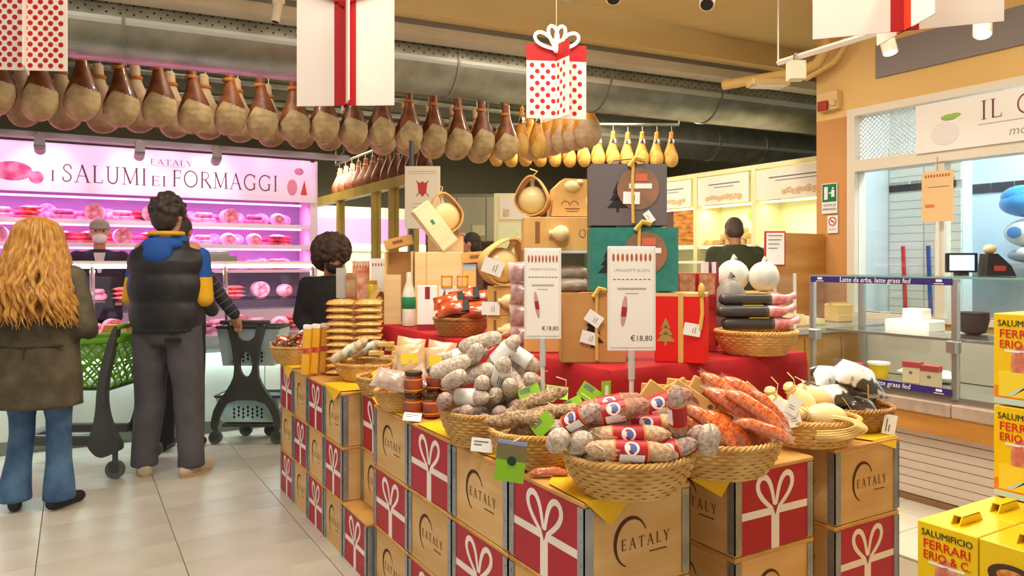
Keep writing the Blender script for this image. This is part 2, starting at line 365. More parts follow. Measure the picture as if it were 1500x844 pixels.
area('backroom_lamp_light', (6.5, .6, 3.3), .9, 42, COOL)
# ================================================================= CRATES
mWood = M('crate_pine', '#deb77e', .5, c2='#cfa05f', ns=2.2, nd=4, stretch=(1, 1, 7), rnd=.08, bump=.03, bs=60)
mWoodL = M('crate_pine_pale', '#dfb67c', .5, c2='#d3a566', ns=2, nd=4, stretch=(1, 1, 9), rnd=.05)
mEdge = M('crate_edge', '#cf9d58', .55, c2='#b9803c', ns=6); mZinc = M('zinc_strip', '#a9b0b8', .35, .7, c2='#8d949c', ns=9)
mRed = M('gift_red', '#b0182f', .45, rnd=.05); mRib = M('ribbon_print', '#f0e6e2', .5); mKnot = M('knot_print', '#9c2733', .5); mLogo = M('logo_print', '#4a2318', .7)
CW, CH = .372, .261
def gift_print(W, H):
    mb = MB(); h = H; w = W
    mb.strip([(0, -.5 * h), (0, -.06 * h)], .12 * w, -.0015)
    mb.strip([(-.5 * w, -.03 * h), (.5 * w, -.03 * h)], .075 * w, -.0014)
    for s in (-1, 1):
        pts = []; wd = []
        for i in range(27):
            a = math.pi * 2 * i / 26
            l = .49 * h * (1 - math.cos(a)) / 2; q = .125 * w * math.sin(a) * (.25 + .75 * (1 - math.cos(a)) / 2)
            ang = math.radians(33) * s
            pts.append((l * math.sin(ang) + q * math.cos(ang) + s * .012 * w, l * math.cos(ang) - q * math.sin(ang) - .02 * h)); wd.append(.03 * w + .03 * w * abs(math.sin(a / 2)))
        mb.strip(pts, wd, -.0016)
    mb.k = 1; mb.add([(-.05 * w, -.0019, .05 * h), (0, -.0019, -.09 * h), (.05 * w, -.0019, .05 * h), (0, -.0019, .03 * h)], [(0, 1, 2, 3)])
    return mb.mesh('ribbon_print', [mRib, mKnot], False)
def logo_print(W, H):
    mb = MB(); n = 22; R = .225 * H; pts = []; wd = []
    for i in range(n + 1):
        a = math.radians(25 + 225 * i / n); pts.append((-.07 * W + R * math.cos(a) * .95, .02 * H + R * 1.12 * math.sin(a))); wd.append(.003 + .036 * H * math.sin(math.pi * i / n) ** 1.3)
    mb.strip(pts, wd, -.0015); serif(mb, 'EATALY', -.165 * W, -.05 * H, .112 * H, .30, -.0016, bold=1.2)
    mb.strip([(.10 * W, -.12 * H), (.27 * W, -.12 * H)], .012 * H, -.0015)
    return mb.mesh('logo_print', mLogo, False)
GP = gift_print(CW - .06, CH - .012); LP = logo_print(CW, CH)
LAY = ['bottom', 'middle', 'top']; ORD = ['corner', 'second', 'third', 'fourth', 'fifth', 'sixth', 'seventh', 'eighth', 'ninth']
def crate(x0, y0, lev, wx, wy, left=None, near=None, label='', wood=None):
    z0 = lev * CH; h = CH - .003; wood = wood or mWood
    t = thing('wooden_crate', label, 'crate', (x0, y0, z0), 0, None)
    MB().box(.004, wx - .004, .004, wy - .004, 0, h - .014).build('body', wood, t, False)
    MB().box(0, wx, 0, wy, h - .014, h, .003).build('lid', mEdge, t, False)
    s = .030; th = .0035
    for cx, cy in ((0, 0), (0, 1), (1, 0)):
        mb = MB(); X = cx * wx; Y = cy * wy; dx = 1 if cx == 0 else -1; dy = 1 if cy == 0 else -1
        mb.box(min(X, X + dx * th), max(X, X + dx * th), min(Y, Y + dy * s), max(Y, Y + dy * s), .006, h - .016)
        mb.box(min(X, X + dx * s), max(X, X + dx * s), min(Y, Y + dy * th), max(Y, Y + dy * th), .006, h - .016)
        st = mb.build('corner_strip', mZinc, t, False)
        rv = MB()
        for k in range(4):
            z = .03 + k * (h - .07) / 3
            rv.ell((X - dx * .0005, Y + dy * .016, z), .0025, .005, .005, 6, 4); rv.ell((X + dx * .016, Y - dy * .0005, z), .005, .0025, .005, 6, 4)
        tag(rv.build('rivet', mZinc, st), kind='stuff')
    for side, kind in (('L', left), ('N', near)):
        if not kind: continue
        W = wy if side == 'L' else wx
        loc = (.004, wy / 2, h / 2 - .007) if side == 'L' else (wx / 2, .004, h / 2 - .007); rz = -math.pi / 2 if side == 'L' else 0
        if kind == 'gift':
            p = MB().box(-W / 2 + .030, W / 2 - .030, -.001, 0, -h / 2 + .008, h / 2 - .008).build('red_panel', mRed, t, False); p.location = loc; p.rotation_euler = (0, 0, rz)
            p['label'] = 'crimson panel printed as a wrapped gift'
            r = link('ribbon_print', GP, p, (0, 0, 0)); r.scale = ((W - .06) / (CW - .06), 1, 1)
        else:
            r = link('logo_print', LP, t, loc, (0, 0, rz)); r.scale = (W / CW, 1, 1)
    return t
# corner column and the aisle columns (left faces seen, x = left face)
cols = [(1.13, 1.54, .372, .385), (1.13, 1.93, .372, .385), (1.13, 2.32, .372, .385), (1.13, 2.71, .372, .385), (1.19, 3.10, .315, .335),
        (1.10, 3.44, .372, .305), (1.10, 3.75, .372, .305), (1.10, 4.06, .372, .305), (1.10, 4.37, .372, .305)]
for c, (x, y, wx, wy) in enumerate(cols):
    for lev in range(3):
        kind = 'gift' if (c + lev) % 2 == 0 else 'logo'
        xx = x - .09 if (c == 4 and lev == 0) else x
        near = ('logo' if lev != 1 else 'gift') if c == 0 else None
        what = 'red gift-printed' if kind == 'gift' else 'plain logo-stamped'
        crate(xx, y, lev, wx, wy, kind, near, f'{what} pine crate, {LAY[lev]} layer of the {ORD[c]} stack along the tiled aisle' if c else f'pine crate at the display corner, {LAY[lev]} of its stack, {what} side to the aisle')
for c, (x, y) in enumerate(((1.687, 1.545), (2.176, 1.56))):
    for lev in range(3):
        kind = 'gift' if (c + lev) % 2 == 0 else 'logo'
        what = 'red gift-printed' if kind == 'gift' else 'logo-stamped'
        crate(x, y, lev, .36, .372, 'logo', kind, f'{what} pine crate, {LAY[lev]} layer, {"middle" if c == 0 else "far end"} stack facing the yellow boxes')
# ---- filler table and red-draped platform
tb = thing('display_table', 'low wooden table hidden behind the crates that carries the red draped platform', 'table', (0, 0, 0))
MB().box(1.51, 2.56, 1.935, 4.66, .735, .776).build('table_top', mEdge, tb, False)
for x in (1.58, 2.42):
    for y in (2.05, 3.3, 4.55): MB().box(x, x + .06, y, y + .06, 0, .735).build('leg', mEdge, tb, False)
PX0, PX1, PY0, PY1, PZ = 1.53, 2.52, 1.94, 4.65, 1.045
mCloth = M('red_cloth', '#b5121f', .75, c2='#9c0d19', ns=2, bump=.06, bs=6)
pf = thing('platform_box', 'wooden riser box under the red cloth', 'riser', (0, 0, 0))
MB().box(PX0 + .02, PX1 - .02, PY0 + .02, PY1 - .02, .776, PZ - .006).build('body', mEdge, pf, False)
# cloth: top sheet + waving skirt all round
def cloth():
    mb = MB(); per = []; n = 220
    L = [(PX0, PY0), (PX1, PY0), (PX1, PY1), (PX0, PY1)]
    tot = 2 * (PX1 - PX0 + PY1 - PY0); cum = 0
    for i in range(4):
        a = Vector(L[i]); b = Vector(L[(i + 1) % 4]); l = (b - a).length; k = max(8, int(n * l / tot)); nrm = Vector(((b - a).y, -(b - a).x)).normalized()
        for j in range(k): per.append((a + (b - a) * j / k, nrm, cum + l * j / k, j / k))
        cum += l
    rings = []
    for z, amp, off in ((PZ, 0, 0), (PZ - .004, 0, .004), (PZ - .04, .006, .009), (PZ - .11, .010, .010), (PZ - .19, .015, .012), (.782, .018, .014)):
        r = []
        for p, nr, s, f in per:
            wv = math.sin(s * 21 + 1.3 * math.sin(s * 4.1)) + .5 * math.sin(s * 43)
            edge = 1.0 if .06 < f < .94 else .4
            d = off + amp * (.6 + .5 * wv) * edge; r.append((p.x + nr.x * d, p.y + nr.y * d, z))
        rings.append(r)
    mb.rings(rings, False)
    m = len(per); mb.f.append(tuple(range(m))); mb.mi.append(0)
    return mb
tag(cloth().build('red_tablecloth', mCloth), 'deep red cloth draped in folds over the raised platform', 'tablecloth')
# yellow paper sheets on the crate tops
mYel = M('yellow_paper', '#e9bd1c', .6, c2='#dfae10', ns=5)
def paper(name, label, pts, droop=None):
    """pts on crate top; droop = (i, j, dz): a corner point hanging over the edge between pts i and j"""
    mb = MB(); vs = [(p[0], p[1], .786) for p in pts] + [(p[0], p[1], .7848) for p in pts]; n = len(pts)
    mb.add(vs, [tuple(range(n)), tuple(range(2 * n - 1, n - 1, -1))] + [(i, (i + 1) % n, n + (i + 1) % n, n + i) for i in range(n)])
    if droop:
        i, j, q = droop; a, b = pts[i], pts[j]; mb.add([(a[0], a[1], .786), (b[0], b[1], .786), q, (a[0], a[1], .7848), (b[0], b[1], .7848), (q[0], q[1], q[2] - .001)], [(0, 1, 2), (5, 4, 3), (0, 2, 5, 3), (1, 4, 5, 2)])
    return tag(mb.build(name, mYel, None, False), label, 'paper')
paper('yellow_paper', 'yellow paper sheet under the basket of red labelled salami, corner hanging over the crate front', [(1.14, 1.72), (1.13, 1.537), (1.30, 1.537), (1.45, 1.537), (1.5, 1.8), (1.3, 1.9)], (1, 2, (1.205, 1.525, .715)))
paper('yellow_paper', 'yellow paper sheet under the chorizo basket, corner hanging in the gap between crates', [(1.51, 1.545), (1.69, 1.542), (1.80, 1.542), (1.95, 1.75), (1.6, 1.9)], (0, 1, (1.62, 1.535, .72)))
paper('yellow_paper', 'yellow paper sheet beneath the grey salami basket along the aisle edge', [(1.13, 2.2), (1.15, 1.95), (1.45, 1.95), (1.5, 2.6), (1.13, 2.62)])
paper('yellow_paper', 'yellow paper sheet under the jars, front corner folded over the crate edge', [(1.13, 2.75), (1.5, 2.75), (1.5, 3.08), (1.19, 3.3), (1.13, 3.05)])
paper('yellow_paper', 'yellow paper sheet drooping over the crate beside the cracker basket', [(1.10, 3.47), (1.45, 3.44), (1.47, 3.8), (1.10, 3.74)], (3, 0, (1.085, 3.52, .735)))
paper('yellow_paper', 'yellow paper sheet drooping at the end of the crates under the sweets basket', [(1.10, 4.37), (1.45, 4.37), (1.47, 4.68), (1.10, 4.67)], (3, 0, (1.085, 4.42, .72)))
paper('yellow_paper', 'crumpled yellow paper corner under the black and white packs at the far crate', [(2.38, 1.565), (2.53, 1.565), (2.54, 1.72), (2.3, 1.8)], (0, 1, (2.5, 1.55, .745)))
# ================================================================= BASKETS AND GOODS ON THE CRATES
mWick = M('wicker', '#d9b271', .6, c2='#c2944f', ns=14, rnd=.05, bump=.05, bs=60); mWickD = M('wicker_brown', '#b98a4e', .6, c2='#9c6f38', ns=14, bump=.05, bs=60)
def rotz(p, a): return (p[0] * math.cos(a) - p[1] * math.sin(a), p[0] * math.sin(a) + p[1] * math.cos(a))
BASKETS = []
def basket(c, rx, ry, h, label, rz=0, mat=None, taper=.74, rows=None, group=None, fill=0):
    """woven basket: strands passing in and out of stakes, plaited rim"""
    BASKETS.append((Vector(c), rx, ry, h, rz, taper, fill))
    mat = mat or mWick; t = thing('wicker_basket', label, 'basket', c, rz, group); rows = rows or max(6, int(h / .0105)); n = 96; mb = MB(); hh = h / rows
    for r in range(rows):
        z0 = r * hh + .0005; z1 = (r + 1) * hh - .0002; rings = []
        for i in range(n):
            a = 2 * math.pi * i / n; wv = .0028 * math.sin(a * n / 4 + (math.pi if r % 2 else 0)); q = []
            for (dz, dr) in ((z0, -.0022), (z0, .0022), ((z0 + z1) / 2, .0042), (z1, .0022), (z1, -.0022)):
                f = taper + (1 - taper) * math.sin(min(1, dz / h) * math.pi / 2)
                q.append(((rx * f + dr + wv) * math.cos(a), (ry * f + dr + wv) * math.sin(a), dz))
            rings.append(q)
        mb.rings(rings, False, True)
    mb.build('woven_wall', mat, t, True, False)
    MB().lathe([(.01, 0), (1, 0), (1, .006), (.01, .006)], 40, (0, 0, .0005), rx * taper, ry * taper).build('base', mat, t)
    mb = MB(); m = 120
    for k in (0, 1, 2):
        pts = []
        for i in range(m):
            a = 2 * math.pi * i / m; ph = a * 22 + k * 2 * math.pi / 3; o = .0055 * math.cos(ph)
            pts.append(((rx + .001 + o) * math.cos(a), (ry + .001 + o) * math.sin(a), h + .004 + .0055 * math.sin(ph)))
        mb.tube(pts, .0048, 5, True)
    mb.build('plaited_rim', mat, t)
    if fill:                                             # crumpled paper padding that lifts the goods
        f = taper + (1 - taper) * math.sin(min(1, fill * .65 / h) * math.pi / 2) - .03; n = 36; mb = MB(); rg = []
        for q in (1, .85, .7, .5, .3, .1): rg.append([(rx * f * q * math.cos(2 * math.pi * j / n), ry * f * q * math.sin(2 * math.pi * j / n), fill * (1 - .35 * (q * f) ** 2) - .002 + .003 * mnoise.noise(Vector((q * 9, j * .7, fill * 50)))) for j in range(n)])
        mb.rings([[(p[0] * .8, p[1] * .8, .007) for p in rg[0]]] + rg).build('paper_padding', M('padding_kraft', '#c9a878', .8, c2='#b8945f', ns=20, bump=.6, bs=40), t)
    return t
ZB = .787
def bas(px, py, zr, rx, ry, label, rz=0, z0=ZB, mat=None, taper=.74, fill=0):
    p = at(px, py, zr); return basket((p.x, p.y, z0), rx, ry, zr - z0, label, rz, mat, taper, None, None, fill)
def cput(kind, px, py, d, ang=0, toward=0, roll=0, label=None, group=None, scale=None):
    return kind.put(P(px, py, d), axis_rot(camdir(ang, toward), roll), label, group, scale)
def sausage(L, r, lump=.0, bend=0, n=14, seg=22, seed=0, pinch=.35, tail=True, lf=22):
    """casing along x, ends gathered to a knot"""
    mb = MB(); rg = []
    for i in range(seg + 1):
        t = -1 + 2 * i / seg; q = max(0, 1 - abs(t) ** 4.5) ** .55
        if tail: q = max(q, .12)
        x = t * L / 2; zc = bend * (1 - t * t); ring = []
        for j in range(n):
            a = 2 * math.pi * j / n; v = Vector((x * lf, math.cos(a) * r * lf + seed * 9.1, math.sin(a) * r * lf))
            rr = r * q * (1 + lump * mnoise.noise(v) + lump * .4 * mnoise.noise(v * 2.7)) * (1 - pinch * .25 * (abs(t) ** 6) * (1 if j % 2 else 0))
            ring.append((x, rr * math.cos(a), rr * math.sin(a) + zc))
        rg.append(ring)
    return mb.rings(rg)
def band(r, w, n=20, x=0, mat_rows=None):
    mb = MB(); mb.rings([[(x + dx, rr * math.cos(2 * math.pi * j / n), rr * math.sin(2 * math.pi * j / n)) for j in range(n)] for dx, rr in ((-w / 2, r - .001), (-w / 2, r), (w / 2, r), (w / 2, r - .001))], False); return mb
mSalG = M('salami_mould', '#d9cebf', .8, c2='#ae9b8c', ns=95, nd=6, ramp=(.4, .62), rnd=.12, bump=.45, bs=190)
mSalP = M('salami_pink', '#c9b3aa', .75, c2='#9d7b76', ns=110, nd=6, ramp=(.4, .62), rnd=.1, bump=.4, bs=190)
mSalB = M('salami_beige', '#d8bb97', .7, c2='#b78a6b', ns=80, nd=6, ramp=(.42, .64), rnd=.1, bump=.4, bs=170)
mPaper = M('label_white', '#eef0f1', .6); mString = M('string', '#e6d9b8', .8); mPrint = M('print_grey', '#6c6a70', .7)
def salami_kind(name, label, mat, L, r, seed, paper=False, lump=.12):
    t = thing(name, label, 'salami'); sausage(L, r, lump, 0, seed=seed).build('casing', mat, t)
    MB().tube([(L / 2 - .004, 0, 0), (L / 2 + .012, .003, .004), (L / 2 + .02, .01, -.002)], .0016, 5).build('string', mString, t)
    if paper:
        b = band(r * 1.06, L * .45).build('paper_band', mPaper, t); p = MB()
        for k in range(3): p.box(-.02, .025 - .008 * k, -r * 1.07, -r * 1.065, .004 - .007 * k, .007 - .007 * k)
        p.build('print', mPrint, b, False)['kind'] = 'stuff'
    k = Kind(t); k.dim = (L / 2, r); return k
GG = 'grey salami piled in the round basket'
kA = salami_kind('salami', 'grey mould-dusted salami without label in the high heaped basket', mSalG, .165, .0275, 1)
kB = salami_kind('salami', 'grey salami with a white paper band in the high heaped basket', mSalG, .175, .028, 2, True)
kC = salami_kind('salami', 'small purplish salami end at the front of the high heaped basket', mSalP, .12, .025, 3)
bas(717, 600, .895, .168, .155, 'round wicker basket heaped high with grey mould-dusted salami', fill=.05)
for px, py in ((660, 588), (683, 596), (708, 599), (731, 602), (753, 594)): cput(kC, px, py, 2.47, 60, 2.2, random.random() * 3, None, 'purplish salami ends at the basket front')
for px, py, d, an, tw in ((672, 570, 2.5, 40, 1.5), (712, 577, 2.5, 70, 1.8), (744, 573, 2.5, 100, 1.8), (768, 578, 2.52, 120, 1.6), (664, 556, 2.54, 22, .3), (692, 560, 2.54, 24, .4), (702, 543, 2.55, 60, 1.2), (701, 560, 2.52, 80, 2), (762, 556, 2.58, -50, .4), (708, 523, 2.6, 18, .2),
                          (770, 545, 2.62, -35, .2), (690, 590, 2.56, 0, 0), (735, 588, 2.58, 0, 0), (720, 565, 2.62, 10, 0), (740, 548, 2.63, -20, .2)): cput(kA, px, py, d, an, tw, random.random() * 6, None, GG)
for px, py, d, an, tw in ((679, 533, 2.6, 12, .2), (735, 521, 2.58, 48, .3), (725, 562, 2.5, 75, .9), (744, 545, 2.56, -52, .3), (760, 530, 2.6, -32, .2), (690, 577, 2.5, 5, .6)): cput(kB, px, py, d, an, tw, 1.2, None, 'paper-banded grey salami')
# ---- rustic salami with green tags
kR = Kind(thing('rustic_salami', 'lumpy hand-tied salami lying among green tags', 'salami')); sausage(.235, .023, .35, .008, seed=5, lf=34).build('casing', M('salami_rustic', '#c4a985', .8, c2='#7d6048', ns=90, nd=6, rnd=.1, bump=.5, bs=170), kR.o)
MB().tube([(-.11, 0, .004), (-.06, -.024, .004), (0, 0, .035), (.06, -.025, 0), (.112, 0, .006), (.125, .01, .03), (.10, .02, .05)], .0016, 5).build('string', mString, kR.o); kR.dim = (.117, .023)
bas(788, 629, .885, .15, .14, 'oval wicker basket of rustic hand-tied salami with bright green tags', .2, fill=.055)
for px, py, d, an, tw, sc in ((783, 588, 2.42, 24, .1, 1), (808, 601, 2.38, 9, .1, 1), (760, 612, 2.33, 6, .2, .95), (774, 631, 2.27, 4, .2, .65), (800, 622, 2.36, 5, .0, 1), (835, 612, 2.42, 10, 0, .9), (770, 625, 2.38, 0, 0, .9)):
    cput(kR, px, py, d - .07, an, tw, random.random() * .6, None, 'rustic salami', sc)
mGreen = M('tag_green', '#8fc92b', .45); mPhoto = M('tag_photo', '#7c8f6a', .5, c2='#5a6a77', ns=18)
tg = thing('product_tag', 'bright green folded product tag among rustic salami', 'tag'); MB().box(-.037, .037, -.0008, .0008, -.026, .026).build('card', mGreen, tg, False)
MB().box(-.03, .005, -.0014, -.0008, .006, .022).build('picture', mPhoto, tg, False); kT = Kind(tg)
for px, py, d, an, tw, rl in ((795, 622, 2.22, 45, .2, -.3), (838, 596, 2.33, 30, .2, -.5), (816, 575, 2.48, -8, 0, -.8), (864, 577, 2.40, -35, 0, -.3), (776, 577, 2.44, 20, 0, -.4)): cput(kT, px, py, d, an, tw, rl, None, 'green tags')
tg = thing('small_tag', 'small upright green tag card on a thin stick before the red cloth', 'tag', P(888, 572, 2.4), -A + .5); MB().box(-.018, .018, -.001, .001, -.03, .03).build('card', mGreen, tg, False); MB().box(-.006, .008, -.0016, -.001, -.018, .016).build('print', mPaper, tg, False); MB().tube([(0, .002, .02), (0, .002, .788 - P(888, 572, 2.4).z)], .002, 5).build('stick', mString, tg)
bk = thing('leaflet', 'green leaflet with a landscape picture hanging in front of the corner crate', 'leaflet', P(748, 676, 2.07), -A - .15, rot=(.12, .12, -A - .15))
bc_ = BASKETS[1][0]; dv = (bk.location - bc_); dv.z = 0; dv.normalize(); rim_ = Vector((bc_.x + dv.x * .147, bc_.y + dv.y * .147, .892)); inv_ = (Matrix.Translation(bk.location) @ bk.rotation_euler.to_matrix().to_4x4()).inverted()
MB().tube([(0, 0, .05), (0, -.003, .058), inv_ @ rim_], .0016, 5).build('string', mString, bk)
MB().box(-.042, .042, -.001, .001, -.06, .002).build('lower_sheet', mGreen, bk, False); MB().box(-.042, .042, -.001, .001, .002, .058).build('picture', M('leaf_photo', '#6f7d4d', .4, c2='#8d6f52', ns=20), bk, False)
MB().box(-.042, .042, -.0015, 0, .05, .06).build('sky_strip', M('sky_strip', '#8ba7d8', .4), bk, False); q = MB(); q.m = Matrix.Translation((.003, -.002, .002)); q.lathe([(.0005, 0), (.013, 0), (.013, .001), (.0005, .001)], 20); z = q.build('emblem', M('emblem_dark', '#1f3a32', .4), bk); z.rotation_euler = (math.pi / 2, 0, 0); z.location = (0, -.001, .004)
# ---- red labelled salami in the corner basket
mLabR = M('label_red', '#ab1f2c', .4); mLabO = M('label_orange', '#dd7a2e', .4); mBlue = M('emblem_blue', '#5a6fae', .4)
def redsal(seed, L, r, mat, look):
    t = thing('salami', look + ' salami with a red label in the oval corner basket', 'salami'); sausage(L, r, .14, 0, seed=seed, pinch=1).build('casing', mat, t)
    b = band(r * 1.05, L * .36).build('red_label', mLabR, t)
    for s in (-1, 1): band(r * 1.065, .004, x=s * L * .18).build('orange_border', mLabO, b)
    m = MB(); rr = r * 1.07
    for (a0, a1, x0, x1) in ((200, 255, -L * .13, L * .14),):
        rows = [[(x, rr * math.cos(math.radians(a0 + (a1 - a0) * i / 6)), rr * math.sin(math.radians(a0 + (a1 - a0) * i / 6))) for i in range(7)] for x in (x0, x1)]
        m.add(rows[0] + rows[1], [(i, i + 1, 8 + i, 7 + i) for i in range(6)])
    m.build('white_patch', mPaper, b)
    m = MB(); vs = [(0, 0, 0)]
    for ring, k in ((.6, 0), (1, 0)):
        pass
    n = 18
    def pt(u, v): a = math.radians(165) + v / rr; return (u, rr * 1.004 * math.cos(a), rr * 1.004 * math.sin(a))
    m.add([pt(0, 0)] + [pt(.019 * math.cos(2 * math.pi * i / n), .019 * math.sin(2 * math.pi * i / n)) for i in range(n)], [(0, 1 + i, 1 + (i + 1) % n) for i in range(n)]); m.build('round_emblem', mRib, b)
    m = MB(); rr *= 1.004
    m.add([pt(.004, 0)] + [pt(.004 + .009 * math.cos(2 * math.pi * i / n), .011 * math.sin(2 * math.pi * i / n)) for i in range(n)], [(0, 1 + i, 1 + (i + 1) % n) for i in range(n)]); m.build('emblem_figure', mBlue, b)
    MB().tube([(-L / 2 + .02, -r * .7, r * .5), (-L / 2 + .045, -r, 0), (-L / 2 + .05, -r * .6, -r * .7)], .0014, 5).build('string', mString, t)
    k = Kind(t); k.dim = (L / 2, r * .96); return k
k1 = redsal(11, .235, .0265, mSalB, 'long beige'); k2 = redsal(12, .20, .0285, M('salami_brown', '#b98d78', .7, c2='#8f5b4c', ns=80, nd=6, rnd=.1, bump=.4, bs=170), 'thick reddish brown'); k3 = redsal(13, .17, .024, mSalP, 'short mauve')
bas(921, 662, .885, .182, .165, 'oval wicker basket of red labelled salami on the display corner', .1, fill=.06)
RG = 'red labelled salami'
for k, px, py, d, an, tw, rl in ((k1, 925, 649, 1.95, 1, .0, .3), (k1, 922, 670, 1.905, -3, .0, 1.1), (k2, 885, 668, 2.0, 2, 0, 2), (k2, 965, 664, 2.02, 2, 0, 2), (k2, 900, 624, 1.99, 13, .1, 1.0), (k2, 893, 604, 2.06, 10, 0, 1.0), (k3, 985, 662, 1.93, 18, .0, 1.0), (k3, 996, 622, 1.95, 98, .35, .4),
                                 (k2, 965, 608, 2.05, 22, .1, .7), (k3, 841, 640, 1.95, 35, .5, .8), (k1, 945, 632, 2.0, 4, 0, 1), (k3, 1003, 650, 1.97, 60, .5, 1)): cput(k, px, py, d, an, tw, -.25 * rl, None, RG)
kE = salami_kind('salami', 'unlabelled white-floured salami knob between the red labelled ones', mSalG, .10, .028, 9, lump=.2)
for px, py, d, an, tw in ((826, 648, 1.95, 70, 1.6), (846, 658, 1.93, 60, 1.2), (866, 670, 1.93, 60, 1.0), (1017, 652, 1.95, 95, .7), (855, 628, 2.03, 20, .2), (915, 612, 2.1, 0, 0)): cput(kE, px, py, d, an, tw, random.random() * 5, None, 'floured salami ends')
# ---- chorizo basket with kraft packs
mCho = M('chorizo', '#e2751f', .3, c2='#b8400f', ns=100, nd=6, ramp=(.44, .6), rnd=.1, coat=.9, bump=.4, bs=120); mFilm = M('film', '#f3e9e2', .1, alpha=.07, coat=1)
ch = thing('chorizo', 'orange chorizo sausage sealed in clear film', 'sausage'); sausage(.2, .0205, .16, .016, seed=21, tail=False).build('casing', mCho, ch)
q = MB(); q.m = Matrix.Translation((0, 0, .008)); q.pillow(.112, .032, .022, 6); q.build('clear_film', mFilm, ch); kO = Kind(ch); kO.dim = (.1, .021)
bas(1054, 640, .885, .178, .165, 'wicker basket of orange chorizo with kraft paper packs behind', fill=.075)
for px, py, d, an, tw, sc in ((1063, 588, 2.26, -42, .3, 1.05), (1096, 585, 2.26, -38, .3, 1), (1078, 612, 2.18, -40, .35, 1.2), (1046, 620, 2.16, -40, .4, .95), (1103, 632, 2.13, -36, .4, 1), (1128, 612, 2.2, -52, .3, .8), (1028, 632, 2.16, -42, .4, .7), (1118, 648, 2.1, -18, .3, .8), (1062, 640, 2.14, -38, .3, .9), (1085, 640, 2.2, -30, 0, 1), (1080, 622, 2.27, -30, 0, 1)):
    cput(kO, px, py, d, an, tw, random.random() * .5, None, 'chorizo in film', sc)
loose = kO.put(at(804, 691, .799), axis_rot(camdir(0)), 'small orange sausage pack lying on the crate edge in front of the baskets', None, .58); del loose['group']
mKraft = M('kraft_card', '#d9ac6a', .7, c2='#cf9f5c', ns=10); mKraftD = M('kraft_dark', '#8a5d34', .7); mInk = M('ink', '#6b4a35', .7)
pk = thing('kraft_pack', 'small kraft card sleeve with a die-cut window beside the chorizo', 'package'); MB().box(-.052, .052, -.006, .006, -.04, .04, .002).build('sleeve', mKraft, pk, False)
q = MB(); pts = [(.024 * math.cos(math.radians(a)), .0 + .028 * math.sin(math.radians(a))) for a in range(0, 181, 20)]; q.prism([(-.024, -.018)] + pts[::-1] + [(.024, -.018)], -.0072, -.006, 'y'); q.build('window', M('window_brown', '#93552f', .4), pk, False)
q = MB(); q.m = Matrix.Translation((.04, -.0066, .028)) @ Matrix.Rotation(math.pi / 2, 4, 'X'); q.lathe([(.0003, 0), (.006, 0), (.006, .0006), (.0003, .0006)], 12); q.build('stamp', mInk, pk); kP = Kind(pk)
for px, py, d, an, rl in ((972, 590, 2.312, -5, -.08), (984, 592, 2.262, 28, -.08), (1006, 597, 2.21, -34, -.08), (1008, 584, 2.337, -8, -.08), (1036, 589, 2.287, -28, -.08), (966, 598, 2.236, -36, -.08)): cput(kP, px, py, d, an, 0, rl, None, 'kraft packs', 1.4)
pw = thing('paper_pouch', 'pale paper pouch with a yellow edge standing behind the chorizo', 'package', P(1047, 585, 2.363), 0, rot=axis_rot(camdir(3), -.05)); pw.scale = (1.25,) * 3; MB().box(-.065, .065, -.005, .005, -.045, .045, .002).build('pouch', M('pale_paper', '#e5d8bb', .6), pw, False); MB().box(.055, .066, -.007, .006, -.045, .045).build('yellow_edge', M('yellow_edge', '#dfb04e', .6), pw, False)
pw = thing('paper_pouch', 'narrow tan paper pouch standing at the right of the chorizo', 'package', P(1104, 588, 2.315), 0, rot=axis_rot(camdir(-42), -.05)); pw.scale = (1.15,) * 3; MB().box(-.05, .05, -.005, .005, -.03, .03, .002).build('pouch', mKraft, pw, False); MB().box(.04, .05, -.0065, .0065, -.03, .03).build('folded_edge', mKraftD, pw, False)
# ---- pear-shaped cheeses with raffia and tags
mChe = M('cheese_cream', '#ecd9a4', .4, c2='#e2c786', ns=6, rnd=.04, coat=.3); mRaf = M('raffia', '#e0c583', .7)
def pear(mb, r, L, c=(0, 0, 0), n=18):
    prof = [(0.01, -1), (.45, -.95), (.8, -.72), (1, -.35), (.97, 0), (.75, .35), (.5, .55), (.36, .7), (.42, .8), (.45, .9), (.28, 1), (.01, 1.02)]
    return mb.rings([[(c[0] + z * L / 2, c[1] + q * r * math.cos(2 * math.pi * j / n), c[2] + q * r * math.sin(2 * math.pi * j / n)) for j in range(n)] for q, z in prof])
pc = thing('pear_cheese', 'cream pear-shaped cheese tied with raffia in the low basket', 'cheese'); pear(MB(), .044, .15).build('cheese', mChe, pc)
q = MB(); q.tube([(.052, .02 * math.cos(a), .02 * math.sin(a)) for a in [i * math.pi / 6 for i in range(12)]], .003, 5, True); q.tube([(.052, .02, 0), (.08, .03, .01), (.1, .01, .03)], .0018, 5); q.build('raffia_tie', mRaf, pc)
q = MB(); q.box(-.03, .0, -.0455, -.043, -.012, .012); q.build('brand_stamp', M('stamp_brown', '#a98a58', .6), pc, False); kCh = Kind(pc); kCh.dim = (.075, .038)
bas(1184, 613, .87, .165, .125, 'low wicker basket of cream pear-shaped cheeses with loose raffia', -A, fill=.05)
for px, py, d, an, tw, sc in ((1203, 607, 2.48, 170, .05, 1.1), (1172, 583, 2.56, 130, .1, 1.0), (1136, 584, 2.55, 110, .2, 1), (1146, 606, 2.46, 140, .2, .9), (1192, 598, 2.6, 150, 0, .9)): cput(kCh, px, py, d, an, tw, random.random(), None, 'pear-shaped cheeses', sc)
rf = MB()
